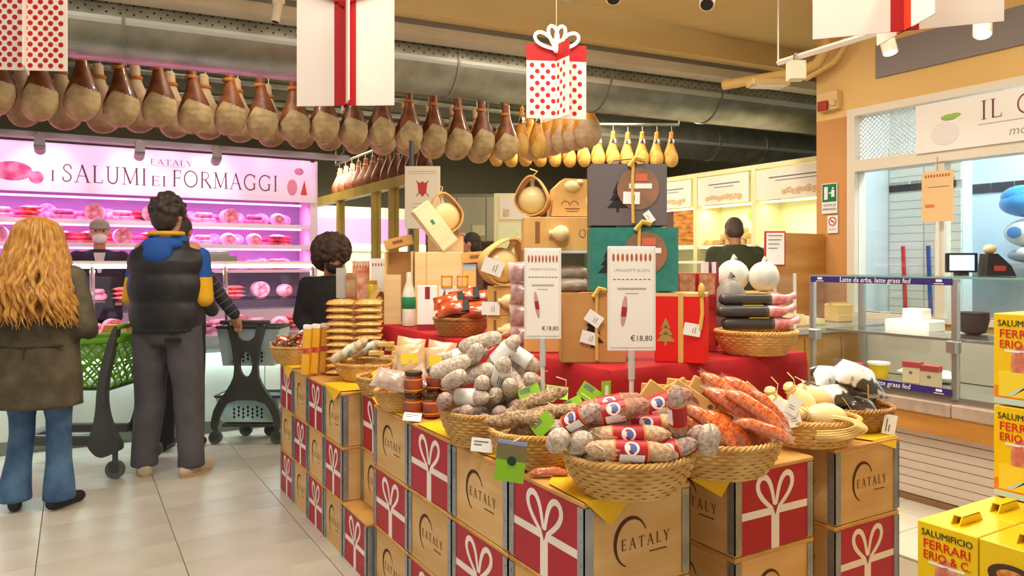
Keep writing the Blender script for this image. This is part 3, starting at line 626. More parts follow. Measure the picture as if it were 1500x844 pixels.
for k in range(9):
    a0 = 1.9 + k * .09; pts = []
    p0 = P(1225, 618, 2.33)
    for i in range(14):
        t = i / 13; a = -2.6 + 3.4 * t + random.uniform(-.03, .03); p = P(1205 + (48 + k * 2.2) * math.cos(a * .9 + .6), 622 + k * .8 - (12 + k) * math.sin(a * .9 + .6) * (1 if k % 2 else .8), 2.385 + .03 * math.sin(a) + k * .004); pts.append(p)
    rf.tube(pts, .0026, 5)
tag(rf.build('raffia_strands', mRaf), 'loose bundle of pale raffia strands over the rim of the cheese basket', 'raffia', None, 'stuff')
tg = thing('paper_tag', 'small white paper tag tied to a cheese', 'tag'); MB().box(-.022, .022, -.0006, .0006, -.03, .03).build('card', mPaper, tg, False); MB().box(-.012, .01, -.0012, -.0006, -.012, -.01).box(-.012, .006, -.0012, -.0006, -.004, -.002).build('print', mPrint, tg, False)['kind'] = 'stuff'; kTag = Kind(tg)
for px, py, an in ((1162, 594, -30), (1148, 626, -20), (1163, 612, 10), (1140, 600, 15)): cput(kTag, px, py, 2.41, an, 0, -.2, None, 'white tags on cheeses')
# ---- black and white wrapped packs
mBW = M('foil_bw', '#eceae8', .3, c2='#45403f', ns=11, nd=2, ramp=(.53, .57), coat=.6, bump=.25, bs=16); mBWd = M('foil_dark', '#4c4543', .25, c2='#d8d4d0', ns=9, nd=2, ramp=(.58, .63), coat=.8, bump=.25, bs=16)
bw = thing('wrapped_pack', 'black and white printed foil pack tied with string', 'package'); MB().pillow(.085, .058, .042, 10, e=2.6).build('wrapper', mBW, bw); q = MB(); q.tube([(.0, .0, .0445), (.03, -.05, .02), (.06, -.07, -.03)], .002, 5); q.build('string', mRaf, bw); kW = Kind(bw); kW.dim = (.085, .038)
bw = thing('wrapped_pack', 'mostly dark shiny foil pack with white patches', 'package'); MB().pillow(.085, .06, .042, 10, e=2.6).build('wrapper', mBWd, bw); q = MB(); q.tube([(.0, .0, .0445), (.03, -.05, .02), (.06, -.07, -.03)], .002, 5); q.build('string', mRaf, bw); kWd = Kind(bw); kWd.dim = (.085, .038)
bas(1241, 596, .865, .16, .125, 'brown wicker basket of black and white foil packs', -A, ZB, mWickD, fill=.045)
for k, px, py, d, an, rl, sc in ((kW, 1246, 566, 2.74, -22, .7, 1.0), (kW, 1224, 546, 2.78, -6, .6, .9), (kWd, 1200, 568, 2.76, -35, .6, .85), (kWd, 1264, 592, 2.70, -10, .5, .85), (kW, 1216, 593, 2.70, 8, .5, .85), (kWd, 1266, 562, 2.84, 0, .6, .85)): cput(k, px, py, d, an, 0, rl, None, 'foil packs', sc)
# ---- jars
mJar = M('jar_sauce', '#7d2712', .12, c2='#a8461b', ns=8, coat=1); mLid = M('jar_lid', '#4a3a2c', .35, .6); mJL = M('jar_label', '#a8502a', .5, c2='#7c3b3d', ns=14); mGold = M('jar_gold', '#d9a033', .4)
jr = thing('jar', 'small jar of dark sauce with an orange label and brown lid', 'jar'); MB().lathe([(.02, 0), (.0335, .003), (.036, .01), (.036, .062), (.031, .072), (.031, .075), (.01, .075)], 24).build('glass_body', mJar, jr)
MB().lathe([(.01, .073), (.035, .073), (.036, .076), (.036, .086), (.034, .089), (.01, .089)], 24).build('lid', mLid, jr)
lb = MB().lathe([(.0365, .016), (.037, .017), (.037, .056), (.0365, .057)], 24); lb = lb.build('label_wrap', mJL, jr); MB().lathe([(.0368, .013), (.0374, .014), (.0374, .017), (.0368, .018)], 24).build('gold_line', mGold, lb); MB().lathe([(.0368, .055), (.0374, .056), (.0374, .059), (.0368, .06)], 24).build('gold_line', mGold, lb); kJ = Kind(jr)
jz = ZB
J0 = at(637, 612, .787)
for i, (dx, dy, lv) in enumerate(((0, 0, 0), (-.055, .055, 0), (.078, 0, 0), (.05, .074, 0), (.13, .062, 0), (.157, -.016, 0), (-.055, .055, 1), (.078, 0, 1), (.05, .074, 1), (.13, .062, 1))):
    kJ.put((J0.x + dx, J0.y + .03 + dy, jz + lv * .0895), (0, 0, random.random() * 6), 'small sauce jar stacked on another jar, orange label, brown lid' if lv else 'small sauce jar standing on the crate, orange label, brown lid', 'sauce jars lower row' if not lv else 'sauce jars upper row')
# ---- price cards
pr = thing('price_card', 'white price card leaning on the crate edge', 'card'); MB().box(-.035, .035, -.001, .001, -.022, .022).build('card', mPaper, pr, False); q = MB()
for k in range(2): q.box(-.026, .02 - k * .02, -.0016, -.001, .008 - k * .01, .012 - k * .01)
q.build('print', mPrint, pr, False)['kind'] = 'stuff'; kPr = Kind(pr)
cput(kPr, 604, 611, 2.88, -5, 0, -1.0, 'white price card lying in front of the sauce jars'); cput(kPr, 706, 652, 2.37, -6, 0, -.25, 'white price card standing before the heaped salami basket'); cput(kPr, 1303, 622, 2.64, 80, 0, -.2, 'white price card at the far end beside the foil packs')
# ---- aisle side, farther goods
mYP = M('pouch_gold', '#d99b35', .4, c2='#e6c07a', ns=7, coat=.4); mCl = M('clear_bag', '#d8c6bd', .2, c2='#b89a94', ns=20, alpha=.75, coat=1, bump=.4, bs=25)
bas(592, 573, .86, .12, .115, 'small wicker basket of clear bagged snacks beside the jars', fill=.03)
cb = thing('snack_bag', 'crinkled clear bag of pinkish snacks in the small basket', 'bag'); MB().pillow(.075, .05, .04, 9).build('bag', mCl, cb); MB().box(-.07, -.065, -.03, .03, -.002, .002).build('seal', mPaper, cb, False); kBag = Kind(cb)
for px, py, d, an, rl in ((600, 563, 3.05, 30, .8), (590, 572, 3.0, -10, .7), (607, 552, 3.15, 50, .8)): cput(kBag, px, py, d, an, .2, rl, None, 'clear snack bags')
bas(568, 552, .86, .145, .135, 'wicker basket of breadstick pouches with yellow labels', fill=.045)
st = thing('breadstick_pack', 'clear pack of brown breadsticks with a yellow label', 'package'); q = MB()
for k in range(5): q.caps((-.1, -.02 + k * .01, .004 * (k % 2)), (.1, -.02 + k * .01, .004 * (k % 2)), .0055, n=7)
q.build('breadsticks', M('breadstick', '#b5733a', .6, c2='#8f4d28', ns=20), st)['kind'] = 'stuff'; MB().box(-.05, .0, -.028, .028, -.008, .013).build('yellow_label', M('label_yellow', '#e8c32a', .4), st, False); kS = Kind(st)
for px, py, d, an, tw in ((560, 545, 3.42, 30, .2), (575, 538, 3.45, 38, .2), (590, 545, 3.4, 35, .3), (572, 552, 3.38, 25, .2), (550, 550, 3.44, 28, .1)): cput(kS, px, py, d, an, tw, .6, None, 'breadstick packs')
basket((P(622, 386, 3.3).x, P(622, 386, 3.3).y, ZB), .12, .1, .085, 'small wicker basket of yellow patched snack pouches behind the sauce jars', -A, fill=.06)
yp = thing('snack_pouch', 'standing pouch of snacks with a yellow patch against the red cloth', 'package'); MB().pillow(.065, .08, .022, 8).build('pouch', M('pouch_clear', '#d6b98e', .25, c2='#c09a70', ns=14, coat=.8, bump=.3, bs=20), yp); MB().box(-.04, .03, -.01, .035, .0195, .0215).build('yellow_patch', M('label_yellow', '#e8c32a', .4), yp, False); kYP = Kind(yp)
for px, py, d, an in ((600, 528, 3.375, -8), (602, 536, 3.24, 6), (643, 536, 3.245, 6), (645, 528, 3.36, -8), (622, 530, 3.30, 3)): cput(kYP, px, py, d, an, 0, 1.3, None, 'snack pouches', 1.0)
bas(541, 533, .87, .175, .135, 'wicker basket holding wrapped salami and blocks of crackers', -A, fill=.045)
kG = salami_kind('salami', 'pale salami with a green striped wrapper in the cracker basket', M('salami_pale', '#ddccb0', .6, c2='#bfa88a', ns=20), .2, .026, 31, lump=.1); band(.0272, .075, x=.03).build('green_wrapper', M('wrap_green', '#3f8f6a', .5, c2='#dfe6da', ns=22, nd=1, ramp=(.45, .55)), kG.o)
for px, py, d, an in ((517, 514, 3.92, 34), (507, 524, 3.84, 30), (536, 512, 4.0, 26)): cput(kG, px, py, d, an, .2, 0, None, 'green wrapped salami')
ck = thing('cracker_block', 'paper wrapped block of crackers with a yellow seal', 'package'); MB().box(-.055, .055, -.035, .035, -.016, .016, .004).build('block', M('cracker', '#dcc189', .6, c2='#cdae70', ns=10), ck, False); MB().box(.01, .035, -.0355, .0355, -.0165, .0165).build('yellow_seal', M('label_yellow2', '#d9ae3a', .5), ck, False); kK = Kind(ck)
for k, (px, py) in enumerate(((548, 538), (571, 538), (588, 532), (546, 530), (569, 530), (588, 524), (552, 521), (576, 521), (566, 513))): cput(kK, px, py, 3.84 + .01 * (k % 2), 0, 0, 0, None, 'cracker blocks', .72)
# stacked oval pouches and upright yellow packs
po = thing('pillow_pack', 'golden pillow-shaped pack with holes in the header, in a stack', 'package'); MB().pillow(.11, .075, .026, 9, e=2.4).build('pack', mYP, po); q = MB()
for k in (-.05, 0, .05): q.ell((k, -.062, .008), .005, .005, .004, 8, 4)
q.build('header_holes', M('hole_dark', '#53351c', .6), po)['kind'] = 'stuff'; MB().box(-.105, -.06, -.05, .03, -.012, .012).build('red_end', M('pack_red', '#b5342a', .4, c2='#d98a6a', ns=20), po, False); kPo = Kind(po)
for lv in range(11):
    for s in (0, 1): kPo.put(P(500 + s * 40, 543 - lv * 10, 4.1 + .01 * s) + Vector((0, 0, 0)), (.15, .0, -A + .1 * (s - .5)), None, 'stacked golden packs', .69)
up = thing('upright_pack', 'tall narrow yellow pack standing upright beside the golden stack', 'package'); MB().box(-.021, .021, -.028, .028, 0, .27, .006).build('pack', M('pack_yellow', '#e7b236', .4, c2='#dca02a', ns=6), up, False)
MB().box(-.0215, .0215, -.0285, .0285, .255, .274).build('white_top', mPaper, up, False); MB().box(-.0215, .0215, -.029, -.026, .12, .15).build('print', M('pack_red', '#b5342a', .4), up, False); kU = Kind(up)
for k in range(3): p = at(447 + k * 13, 550 - k * 2, .788); kU.put(p + Vector((.0, .0, .002)), (0, .06, -A + .1), None, 'upright yellow packs')
bas(432, 508, .885, .14, .13, 'wicker basket of mixed red wrapped sweets at the far end of the crates', fill=.08)
sw = thing('wrapped_sweet', 'small sweet wrapped in red and green foil', 'sweet'); MB().pillow(.03, .02, .014, 5).build('wrapper', M('sweet_red', '#c23a33', .3, c2='#e7d9c9', ns=30, nd=2, ramp=(.5, .55), rnd=.3, coat=.6), sw); MB().box(-.042, -.028, -.012, .012, -.001, .001).box(.028, .042, -.012, .012, -.001, .001).build('twists', M('sweet_twist', '#8fae4a', .4), sw, False)['kind'] = 'stuff'; kSw = Kind(sw)
C1 = at(432, 508, .885)
for i in range(34):
    a = random.random() * 6.28; r = .115 * math.sqrt(random.random()); kSw.put((C1.x + r * math.cos(a), C1.y + r * math.sin(a), .885 + .045 * (1 - (r / .115) ** 2) + random.uniform(-.012, .008)), (random.uniform(-.5, .5), random.uniform(-.5, .5), random.random() * 6), None, 'wrapped sweets')
# ================================================================= GOODS ON THE RED PLATFORM
PZ1 = PZ + .001
def onp(px, d): p = P(px, 386, d); return Vector((p.x, p.y, PZ1))
def tree(mb, x, z, h, y, th=.001):
    for k in range(3):
        w = h * (.16 + .09 * k); zz = z + h * (.62 - .24 * k); mb.prism([(x - w, zz), (x + w, zz), (x, zz + h * .38)], y - th, y, 'y')
    mb.prism([(x - h * .04, z), (x + h * .04, z), (x + h * .04, z + h * .15), (x - h * .04, z + h * .15)], y - th, y, 'y')
def gift_bag(px, d, z, w, dp, h, mat, label, treemat, tx=-.1, disc=False, rz=0, hh=.018):
    p = P(px, 386, d); t = thing('gift_bag', label, 'gift bag', (p.x, p.y, z), -A + rz)
    mb = MB(); x, y = w / 2, dp / 2; mb.box(-x, x, -y, -y + .003, 0, h).box(-x, x, y - .003, y, 0, h).box(-x, -x + .003, -y + .003, y - .003, 0, h).box(x - .003, x, -y + .003, y - .003, 0, h).box(-x, x, -y, y, 0, .003).box(-x + .003, x - .003, -y + .003, y - .003, h - .012, h - .009); mb.build('paper_body', mat, t, False)
    q = MB(); tree(q, tx * w, h * .22, h * .5, -y - .0002); q.build('tree_cutout', treemat, t, False)['kind'] = 'stuff'
    if disc:
        q = MB(); q.m = Matrix.Translation((.12 * w, -y - .001, h * .6)) @ Matrix.Rotation(math.pi / 2, 4, 'X'); q.lathe([(.001, 0), (h * .34, 0), (h * .34, .002), (.001, .002)], 32); dk = q.build('round_sticker', M('sticker', '#9c7058', .5, c2='#77614f', ns=12), t)
        MB().box(.0 * w, .3 * w, -y - .0045, -y - .003, h * .6, h * .68).build('white_band', mPaper, dk, False)
        MB().box(.08 * w, .24 * w, -y - .0045, -y - .003, h * .72, h * .84).build('red_patch', M('patch_salmon', '#cf6a4e', .5), dk, False)
    q = MB(); q.tube([(.05 * w, -y - .006, h), (.04 * w, -y - .007, h * .6), (.05 * w, -y - .006, .01)], .006, 6, sx=1.4); q.tube([(.0, -y - .006, h - .01), (.08 * w, -y - .012, h + .02), (.18 * w, -y - .004, h + .012)], .009, 6, sx=1.3); q.build('raffia_ribbon', M('raffia_gold', '#d9b45a', .6), t)
    q = MB(); q.tube([(-.22 * w, -y + .01, h), (-.2 * w, -y + .01, h + hh * .67), (0, -y + .01, h + hh), (.2 * w, -y + .01, h + hh * .67), (.22 * w, -y + .01, h)], .003, 6); q.build('handle', mat, t)
    return t
mGreyBag = M('bag_grey', '#6a6266', .6); mTeal = M('bag_teal', '#2f8077', .6, c2='#2a756c', ns=30); mKraftBag = M('bag_kraft', '#c2935a', .7, c2='#b8874e', ns=8); mRedBox = M('box_red', '#d8160f', .45); mBlack = M('black_print', '#231f1f', .6); mWhiteP = M('white_print', '#f2f2ee', .6)
gift_bag(866, 2.70, PZ1, .228, .15, .245, mKraftBag, 'brown kraft gift bag with a black fir tree print, standing on the red cloth', mBlack, -.02, hh=.004)
gift_bag(925, 2.74, PZ1 + .252, .315, .15, .232, mTeal, 'teal green gift bag with a dark fir tree, stacked below the grey bag', mBlack, -.3, True, hh=.004)
gift_bag(917, 2.74, PZ1 + .49, .275, .14, .225, mGreyBag, 'charcoal grey gift bag on top of the stack, with a round sticker', mBlack, -.15, True)
p = P(999, 386, 2.70); rb = thing('gift_box', 'bright red gift box with a gold ribbon and cut-out fir tree', 'gift box', (p.x, p.y, PZ1), -A - .32)
MB().box(-.09, .09, -.075, .075, 0, .246, .002).build('box_body', mRedBox, rb, False); q = MB(); tree(q, -.05, .06, .1, -.0755); q.build('tree_cutout', M('tree_gold', '#a98d4a', .6), rb, False)['kind'] = 'stuff'
MB().box(-.006, .012, -.0775, -.075, 0, .247).box(-.006, .012, -.0775, .0775, .246, .2485).build('gold_ribbon', M('gold_ribbon', '#d9a860', .5), rb, False); MB().box(-.0905, .0905, -.076, .0755, .236, .2475).build('gold_rim', M('gold_rim', '#dcb77c', .5), rb, False)
q = MB(); q.tube([(.075, -.078, .25), (.078, -.082, .18), (.07, -.08, .12)], .007, 6); q.ell((.075, -.085, .26), .012, .012, .025); q.build('raffia_bow', M('raffia_gold', '#d9b45a', .6), rb)
for px, py, d, an, lab in ((870, 467, 2.61, 55, 'white swing tag on the kraft bag, upper one'), (863, 495, 2.615, 75, 'white swing tag on the kraft bag, lower one'), (1014, 483, 2.60, 80, 'white swing tag hanging on the red gift box'), (925, 290, 2.663, 88, 'white swing tag in front of the grey bag'), (951, 318, 2.663, -55, 'thin white swing tag between the grey and teal bags')):
    sc = (1, 1, .45) if 'thin' in lab else 1
    o = kTag.put(P(px, py, d), axis_rot(camdir(an), 0), lab, 'swing tags on gifts', sc)
# ---- the two price signs on stands
def price_sign(px, d, pt, pb, w, label, price, stem):
    zt = P(px, pt, d).z; zb = P(px, pb, d).z; p = P(px, 386, d); t = thing('price_sign', label, 'sign', (p.x, p.y, .787), -A)
    o = .787; mid = (zt + zb) / 2 - o; h = zt - zb
    MB().box(-w / 2, w / 2, -.004, .004, zb - o, zt - o, .002).build('clear_holder', M('holder', '#e8e4e0', .25, coat=.6), t, False)
    c = MB().box(-w / 2 + .008, w / 2 - .008, -.006, -.004, zb - o + .012, zt - o - .008).build('paper_insert', M('insert', '#f1eee9', .6), t, False)
    q = MB(); n = 9
    for k in range(n): q.ell((-w * .38 + w * .76 * k / (n - 1), -.0065, zt - o - .035), w * .027, .0008, .013, 8, 6)
    q.build('sausage_row_print', M('print_rust', '#b5613a', .6), c)['kind'] = 'stuff'
    q = MB()
    for k in range(9): q.box(-w * .36 + w * .72 * k / 8 - .004, -w * .36 + w * .72 * k / 8 + .004, -.0066, -.006, mid + h * .18, mid + h * .188)
    q.build('dash_print', M('print_dark', '#5b4a48', .6), c, False)['kind'] = 'stuff'
    g = M('print_pale', '#b5aca6', .6)
    link('lettering', text_mesh('I PRODOTTI BUONI', w * .085, mat=g), c, (0, -.0062, mid + h * .27)); MB().box(-w * .3, w * .3, -.0066, -.006, mid + h * .085, mid + h * .105).build('print_line', g, c, False); MB().box(-w * .14, w * .14, -.0066, -.006, mid + h * .045, mid + h * .055).build('print_line', g, c, False)
    link('lettering', text_mesh(price, w * .16, mat=M('print_dark', '#5b4a48', .6)), c, (w * .2, -.0062, mid - h * .38))
    q = MB(); q.m = Matrix.Translation((-w * .16, -.0065, mid - h * .12)) @ Matrix.Rotation(math.radians(stem), 4, 'Y'); q.ell((0, 0, 0), w * .06, .0008, h * .15, 12, 10); sp = q.build('salami_picture', M('pic_pink', '#c79a93', .6), c)
    q = MB(); q.m = Matrix.Translation((-w * .16, -.0075, mid - h * .12)) @ Matrix.Rotation(math.radians(stem), 4, 'Y'); q.box(-w * .055, w * .055, -.0004, .0004, -h * .05, h * .04); q.build('picture_label', mLabR, sp, False)
    MB().tube([(0, 0, .01), (0, 0, zb - o + .005)], .0075, 10).build('pole', M('pole_white', '#dcd8d4', .35), t); MB().tube([(0, 0, zb - o - .09), (0, 0, zb - o + .002)], .0105, 10).build('sleeve', M('pole_grey', '#c4c2c0', .3), t); MB().lathe([(.005, 0), (.06, 0), (.06, .006), (.008, .012)], 24).build('foot', M('pole_white', '#dcd8d4', .35), t)
price_sign(795, 2.48, 364, 497, .124, 'smaller white price sign on a stand behind the rustic salami', '€18,80', -8)
price_sign(925, 2.33, 361, 514, .152, 'larger white price sign on a stand in front of the gift bags', '€18,80', 6)
# ---- kraft cheese carriers
def teardrop(R, n=26):
    pts = []
    for i in range(n):
        a = math.radians(-90 + 360 * i / n); k = max(0, math.sin(a)); pts.append((R * math.cos(a) * (1 - .25 * k), R * math.sin(a) * (1 + .35 * k)))
    return pts
def carrier(loc, R, dp, label, rot, hole=True):
    t = thing('cheese_carrier', label, 'package', loc, 0, None, rot); o = teardrop(R); i = teardrop(R * .93); n = len(o)
    vs = [(p[0], -dp / 2, p[1]) for p in o] + [(p[0], -dp / 2, p[1]) for p in i] + [(p[0], dp / 2, p[1]) for p in o] + [(p[0], dp / 2, p[1]) for p in i]; fs = []
    for k in range(n):
        m = (k + 1) % n; fs += [(k, m, n + m, n + k), (2 * n + k, 3 * n + k, 3 * n + m, 2 * n + m), (k, 2 * n + k, 2 * n + m, m), (n + k, n + m, 3 * n + m, 3 * n + k)]
    MB().add(vs, fs).build('kraft_band', mKraft, t)
    q = MB(); q.ell((0, 0, -R * .07), R * .86, dp * .46, R * .82, 22, 14); q.ell((0, 0, R * 1.2), R * .2, R * .2, R * .17); q.tube([(0, 0, R * .7), (0, 0, R * 1.2)], R * .12, 8); q.build('cheese', mChe, t)
    q = MB(); q.tube([(0, 0, R * 1.3), (.02, 0, R * 1.6), (-.01, 0, R * 1.75)], .003, 5); q.build('string', mRaf, t); return t
carrier(P(780, 292, 2.98), .07, .09, 'round kraft carrier with a cheese ball showing, top of the carton stack', (0, 0, -A - .2))
def sleeve(px, py, d, label):
    t = thing('cheese_carrier', label, 'package', P(px, py, d), -A + .12)
    q = MB(); prof = [(-.085, -.075), (.085, -.075), (.085, .02), (.06, .075), (-.03, .078), (-.07, .04)]; q.prism(prof, -.06, .06, 'y'); q.build('kraft_sleeve', mKraft, t, False)
    q = MB(); pear(q, .055, .15); c = q.build('cheese', mChe, t); c.location = (.075, -.01, .0); c.rotation_euler = (0, -math.pi / 2, 0)
    q = MB(); q.ell((0, -.055, .045), .035, .02, .025); q.ell((.03, -.058, .062), .016, .014, .012); q.build('cheese_knob', mChe, t)
    q = MB()
    for s in (-1, 1): q.strip([(-.01 + s * .018 + .016 * math.cos(math.radians(a)), -.03 + .016 * math.sin(math.radians(a))) for a in range(0, 181, 20)], .003, -.0606)
    q.strip([(-.03, -.045), (.03, -.045)], .004, -.0606); q.strip([(-.025, -.055), (.025, -.055)], .003, -.0606); q.build('logo_print', mInk, t, False)['kind'] = 'stuff'; return t
sleeve(834, 291.5, 3.03, 'folded kraft cheese sleeve with logo, leaning on the grey bag')
def carton(px, py, d, w, h, dp, label, rz=0, knob=True):
    t = thing('cheese_carton', label, 'carton', P(px, py, d), -A + rz); MB().box(-w / 2, w / 2, -dp / 2, dp / 2, -h / 2, h / 2, .002).build('kraft_box', mKraft, t, False)
    MB().box(-w * .33, -w * .26, -dp / 2 - .001, -dp / 2 + .002, -h * .3, h * .36).build('slot', mKraftD, t, False)
    if knob: q = MB(); pear(q, h * .25, h * .62); k = q.build('cheese_knob', mChe, t); k.location = (.02 * w, -dp / 2 - h * .08, 0); k.rotation_euler = (0, 0, math.pi)
    q = MB(); q.strip([(w * .38 + .012 * math.sin(math.radians(a)), .016 * math.cos(math.radians(a))) for a in range(0, 360, 24)], .003, -dp / 2 - .0006); q.build('logo_print', mInk, t, False); return t
carton(813, 343.2, 3.0, .265, .13, .16, 'wide kraft cheese carton under the round carrier', .05)
carton(740, 440.2, 3.27, .155, .125, .12, 'upper of two small kraft cheese cartons beside the price sign', .05)
carton(740, 482, 3.27, .16, .125, .12, 'lower of two small kraft cheese cartons on the red cloth', .05)
p = P(818, 386, 3.02); cx = thing('kraft_tray', 'plain kraft tray stack carrying bagged salami behind the small price sign', 'tray', (p.x, p.y, PZ1), -A); MB().box(-.14, .13, -.09, .09, 0, .227, .003).build('box_body', mKraft, cx, False); MB().box(-.14, .13, -.095, .09, .227, .234).build('lid_edge', mKraftD, cx, False)
pk = thing('bagged_salami', 'whole salami in a crinkled clear bag on the kraft tray', 'salami'); sausage(.24, .03, .1, seed=41).build('casing', M('salami_dark', '#7d6f60', .4, c2='#a89c8a', ns=20, coat=.8), pk); q = MB(); q.pillow(.14, .042, .034, 6); q.build('clear_bag', mFilm, pk); kBS = Kind(pk)
for px, py, d, an, lab in ((820, 418.5, 2.962, 0, 'dark salami in a clear bag on the kraft tray, front one'), (826, 418, 3.03, 0, 'dark salami in a clear bag on the kraft tray, rear one'), (822, 400, 2.996, 0, 'silver grey salami in a clear bag on the top of the tray pile')): cput(kBS, px, py, d, an, 0, 0, lab, 'bagged salami')
MB_ = thing('clear_shelf', 'narrow clear shelf plate under the wide kraft carton', 'shelf', P(818, 369, 3.0), -A); MB().box(-.14, .14, -.08, .08, -.006, .006).build('plate', M('plate_grey', '#cfd3cc', .2), MB_, False); [MB().box(x_ - .004, x_ + .004, y_ - .004, y_ + .004, P(818, 369, 3.0).z * 0 - (P(818, 369, 3.0).z - PZ1 - .234), -.006).build('bracket', mChrome, MB_, False) for x_ in (-.132, .12) for y_ in (-.075, .075)]
carrier(P(735, 387, 3.25), .095, .11, 'large tilted kraft carrier with cheese and a lilac card in it', (0, .5, -A + .35))
o = kTag.put(P(722, 391, 3.165), axis_rot(camdir(70), .2), 'lilac grey paper card tucked in the tilted carrier', 'cards', 1.5)
pk = thing('vacuum_pack', 'purplish vacuum packed meat beside the price sign', 'package'); MB().pillow(.06, .045, .025, 7).build('pack', M('vac_purple', '#9c6a6e', .2, c2='#d6bcbc', ns=16, coat=1, bump=.4, bs=22), pk); MB().box(-.06, .06, .034, .046, -.001, .001).build('seal', mFilm, pk, False); kV = Kind(pk)
for px, py, an in ((766, 398, 6), (768, 429, -4), (767, 460, 4), (768, 491, 0)): cput(kV, px, py, 3.14, an, 0, 1.4, None, 'vacuum packs beside the sign')
# ---- basket of orange meat packs on the left front of the platform
bas(676, 467, 1.128, .135, .115, 'wicker basket of orange meat packs on the left of the red cloth', 0, PZ1, mWickD, fill=.05)
mp = thing('meat_pack', 'vacuum pack of orange cured meat with a black end', 'package'); MB().pillow(.07, .04, .022, 8).build('pack', M('meat_orange', '#c9541c', .2, c2='#8f2f14', ns=12, coat=1, bump=.3, bs=20), mp); MB().box(.045, .085, -.035, .035, -.008, .008, .002).build('black_end', mBlack, mp, False); kM = Kind(mp)
for px, py, d, an in ((662, 458, 3.53, 10), (695, 460, 3.53, 4), (656, 442, 3.6, 14), (693, 445, 3.58, 6), (676, 428, 3.62, 12), (699, 428, 3.66, 5), (648, 460, 3.62, 22)): cput(kM, px, py, d, an, .1, .9, None, 'orange meat packs')
cput(kTag, 719, 452, 3.195, 88, 0, 0, 'white tag card at the end of the orange meat packs', None, 1.3)
# ---- basket of black tubes on the right of the platform
bas(1107, 487, 1.13, .152, .13, 'oval wicker basket of black salami tubes at the right end of the red cloth', -A, PZ1, None, .7)
tu = thing('salami_tube', 'long salami in a black sleeve with pink wrapped end and yellow label', 'salami'); q = MB(); q.caps((-.11, 0, 0), (.09, 0, 0), .025, n=16); q.build('black_sleeve', M('sleeve_black', '#3d3b3d', .4, coat=.3), tu)
q = MB(); q.tube([(.08, 0, 0), (.11, 0, 0), (.14, 0, .0), (.165, .005, .01), (.185, .01, .015)], [.0255, .025, .02, .012, .016], 12); q.build('pink_end', M('pink_end', '#c4474f', .25, c2='#e6b6b9', ns=18, coat=.8, bump=.3, bs=20), tu); band(.0262, .014, x=.075).build('clear_clip', mFilm, tu); MB().box(-.02, .06, -.012, .012, .0235, .027).build('yellow_label', M('label_yellow3', '#d9c22c', .4), tu, False); kTu = Kind(tu); kTu.dim = (.15, .0255)
for px, py, d, an in ((1104, 474.5, 2.885, 0), (1096, 456.5, 2.887, 0), (1100, 438.5, 2.908, 0), (1106, 472.5, 2.934, 0), (1100, 455, 2.934, 0)): cput(kTu, px, py, d, an, 0, 0, None, 'black salami tubes', .95)
p = P(1020, 386, 2.98)
for k, (px, lab) in enumerate(((1005, 'red printed carton with a green corner behind the gift box'), (1034, 'red printed carton next to the black tubes'))):
    c = thing('red_carton', lab, 'carton', onp(px, 2.98), -A - .1); MB().box(-.038, .038, -.03, .03, 0, .315, .002).build('box_body', M('carton_red', '#c52a26', .4, c2='#a81c1c', ns=14), c, False); MB().box(-.03, .03, -.0312, -.03, .23, .31).build('picture', M('carton_pic', '#a8623a', .5, c2='#c9b08a', ns=30), c, False); MB().box(-.034, .034, -.0314, -.03, .17, .222).build('print_block', M('carton_dark', '#96181a', .5), c, False)
# cloth-wrapped and grey cheeses behind
def wrapped(px, py, d, r, mat, label, name='wrapped_cheese', rz=None):
    rz = rz or r
    t = thing(name, label, 'cheese', P(px, py, d), -A); q = MB(); q.ell((0, 0, 0), r, r * .8, rz, 20, 14); q.build('body', mat, t); q = MB(); q.tube([(0, 0, rz - r * .1), (.0, 0, rz + r * .1), (.01, 0, rz + r * .2)], [r * .2, r * .12, r * .22], 8); q.build('gathered_top', mat, t); return t
wrapped(1070, 456, 3.11, .078, M('wrap_grey', '#8f8b85', .4, c2='#7f7b76', ns=8), 'grey waxed cheese behind the black tubes', rz=.146).location.z = PZ1 + .145; mWC = M('wrap_white', '#e7e6df', .5, c2='#c9cfc8', ns=9, bump=.3, bs=14)
wrapped(1074, 404, 3.47, .075, mWC, 'white paper wrapped cheese behind the red cartons'); wrapped(1119, 405.5, 3.41, .07, mWC, 'white wrapped cheese with a pale green patch near the wood panel')
st = thing('cheese_stand', 'tall wooden stand on the floor carrying the white wrapped cheeses', 'stand', onp(1094, 3.44), -A); st.location.z = 0; MB().box(-.07, .07, -.05, .06, .02, 1.25, .003).build('column', mEdge, st, False); MB().box(-.12, .115, -.1, .11, 1.25, 1.269).build('board', mWood, st, False); MB().box(-.1, .08, -.1, .1, 0, .02).build('foot', mEdge, st, False)
for px in (1034, 1045): b = thing('wine_carton', 'slim white and burgundy striped carton behind the red cartons', 'carton', onp(px, 3.2), -A, 'striped cartons'); MB().box(-.014, .014, -.03, .03, 0, .36).build('box_body', mPaper, b, False); MB().box(.004, .0145, -.0305, .0305, 0, .361).build('burgundy_stripe', M('burgundy', '#7a3a44', .5), b, False)
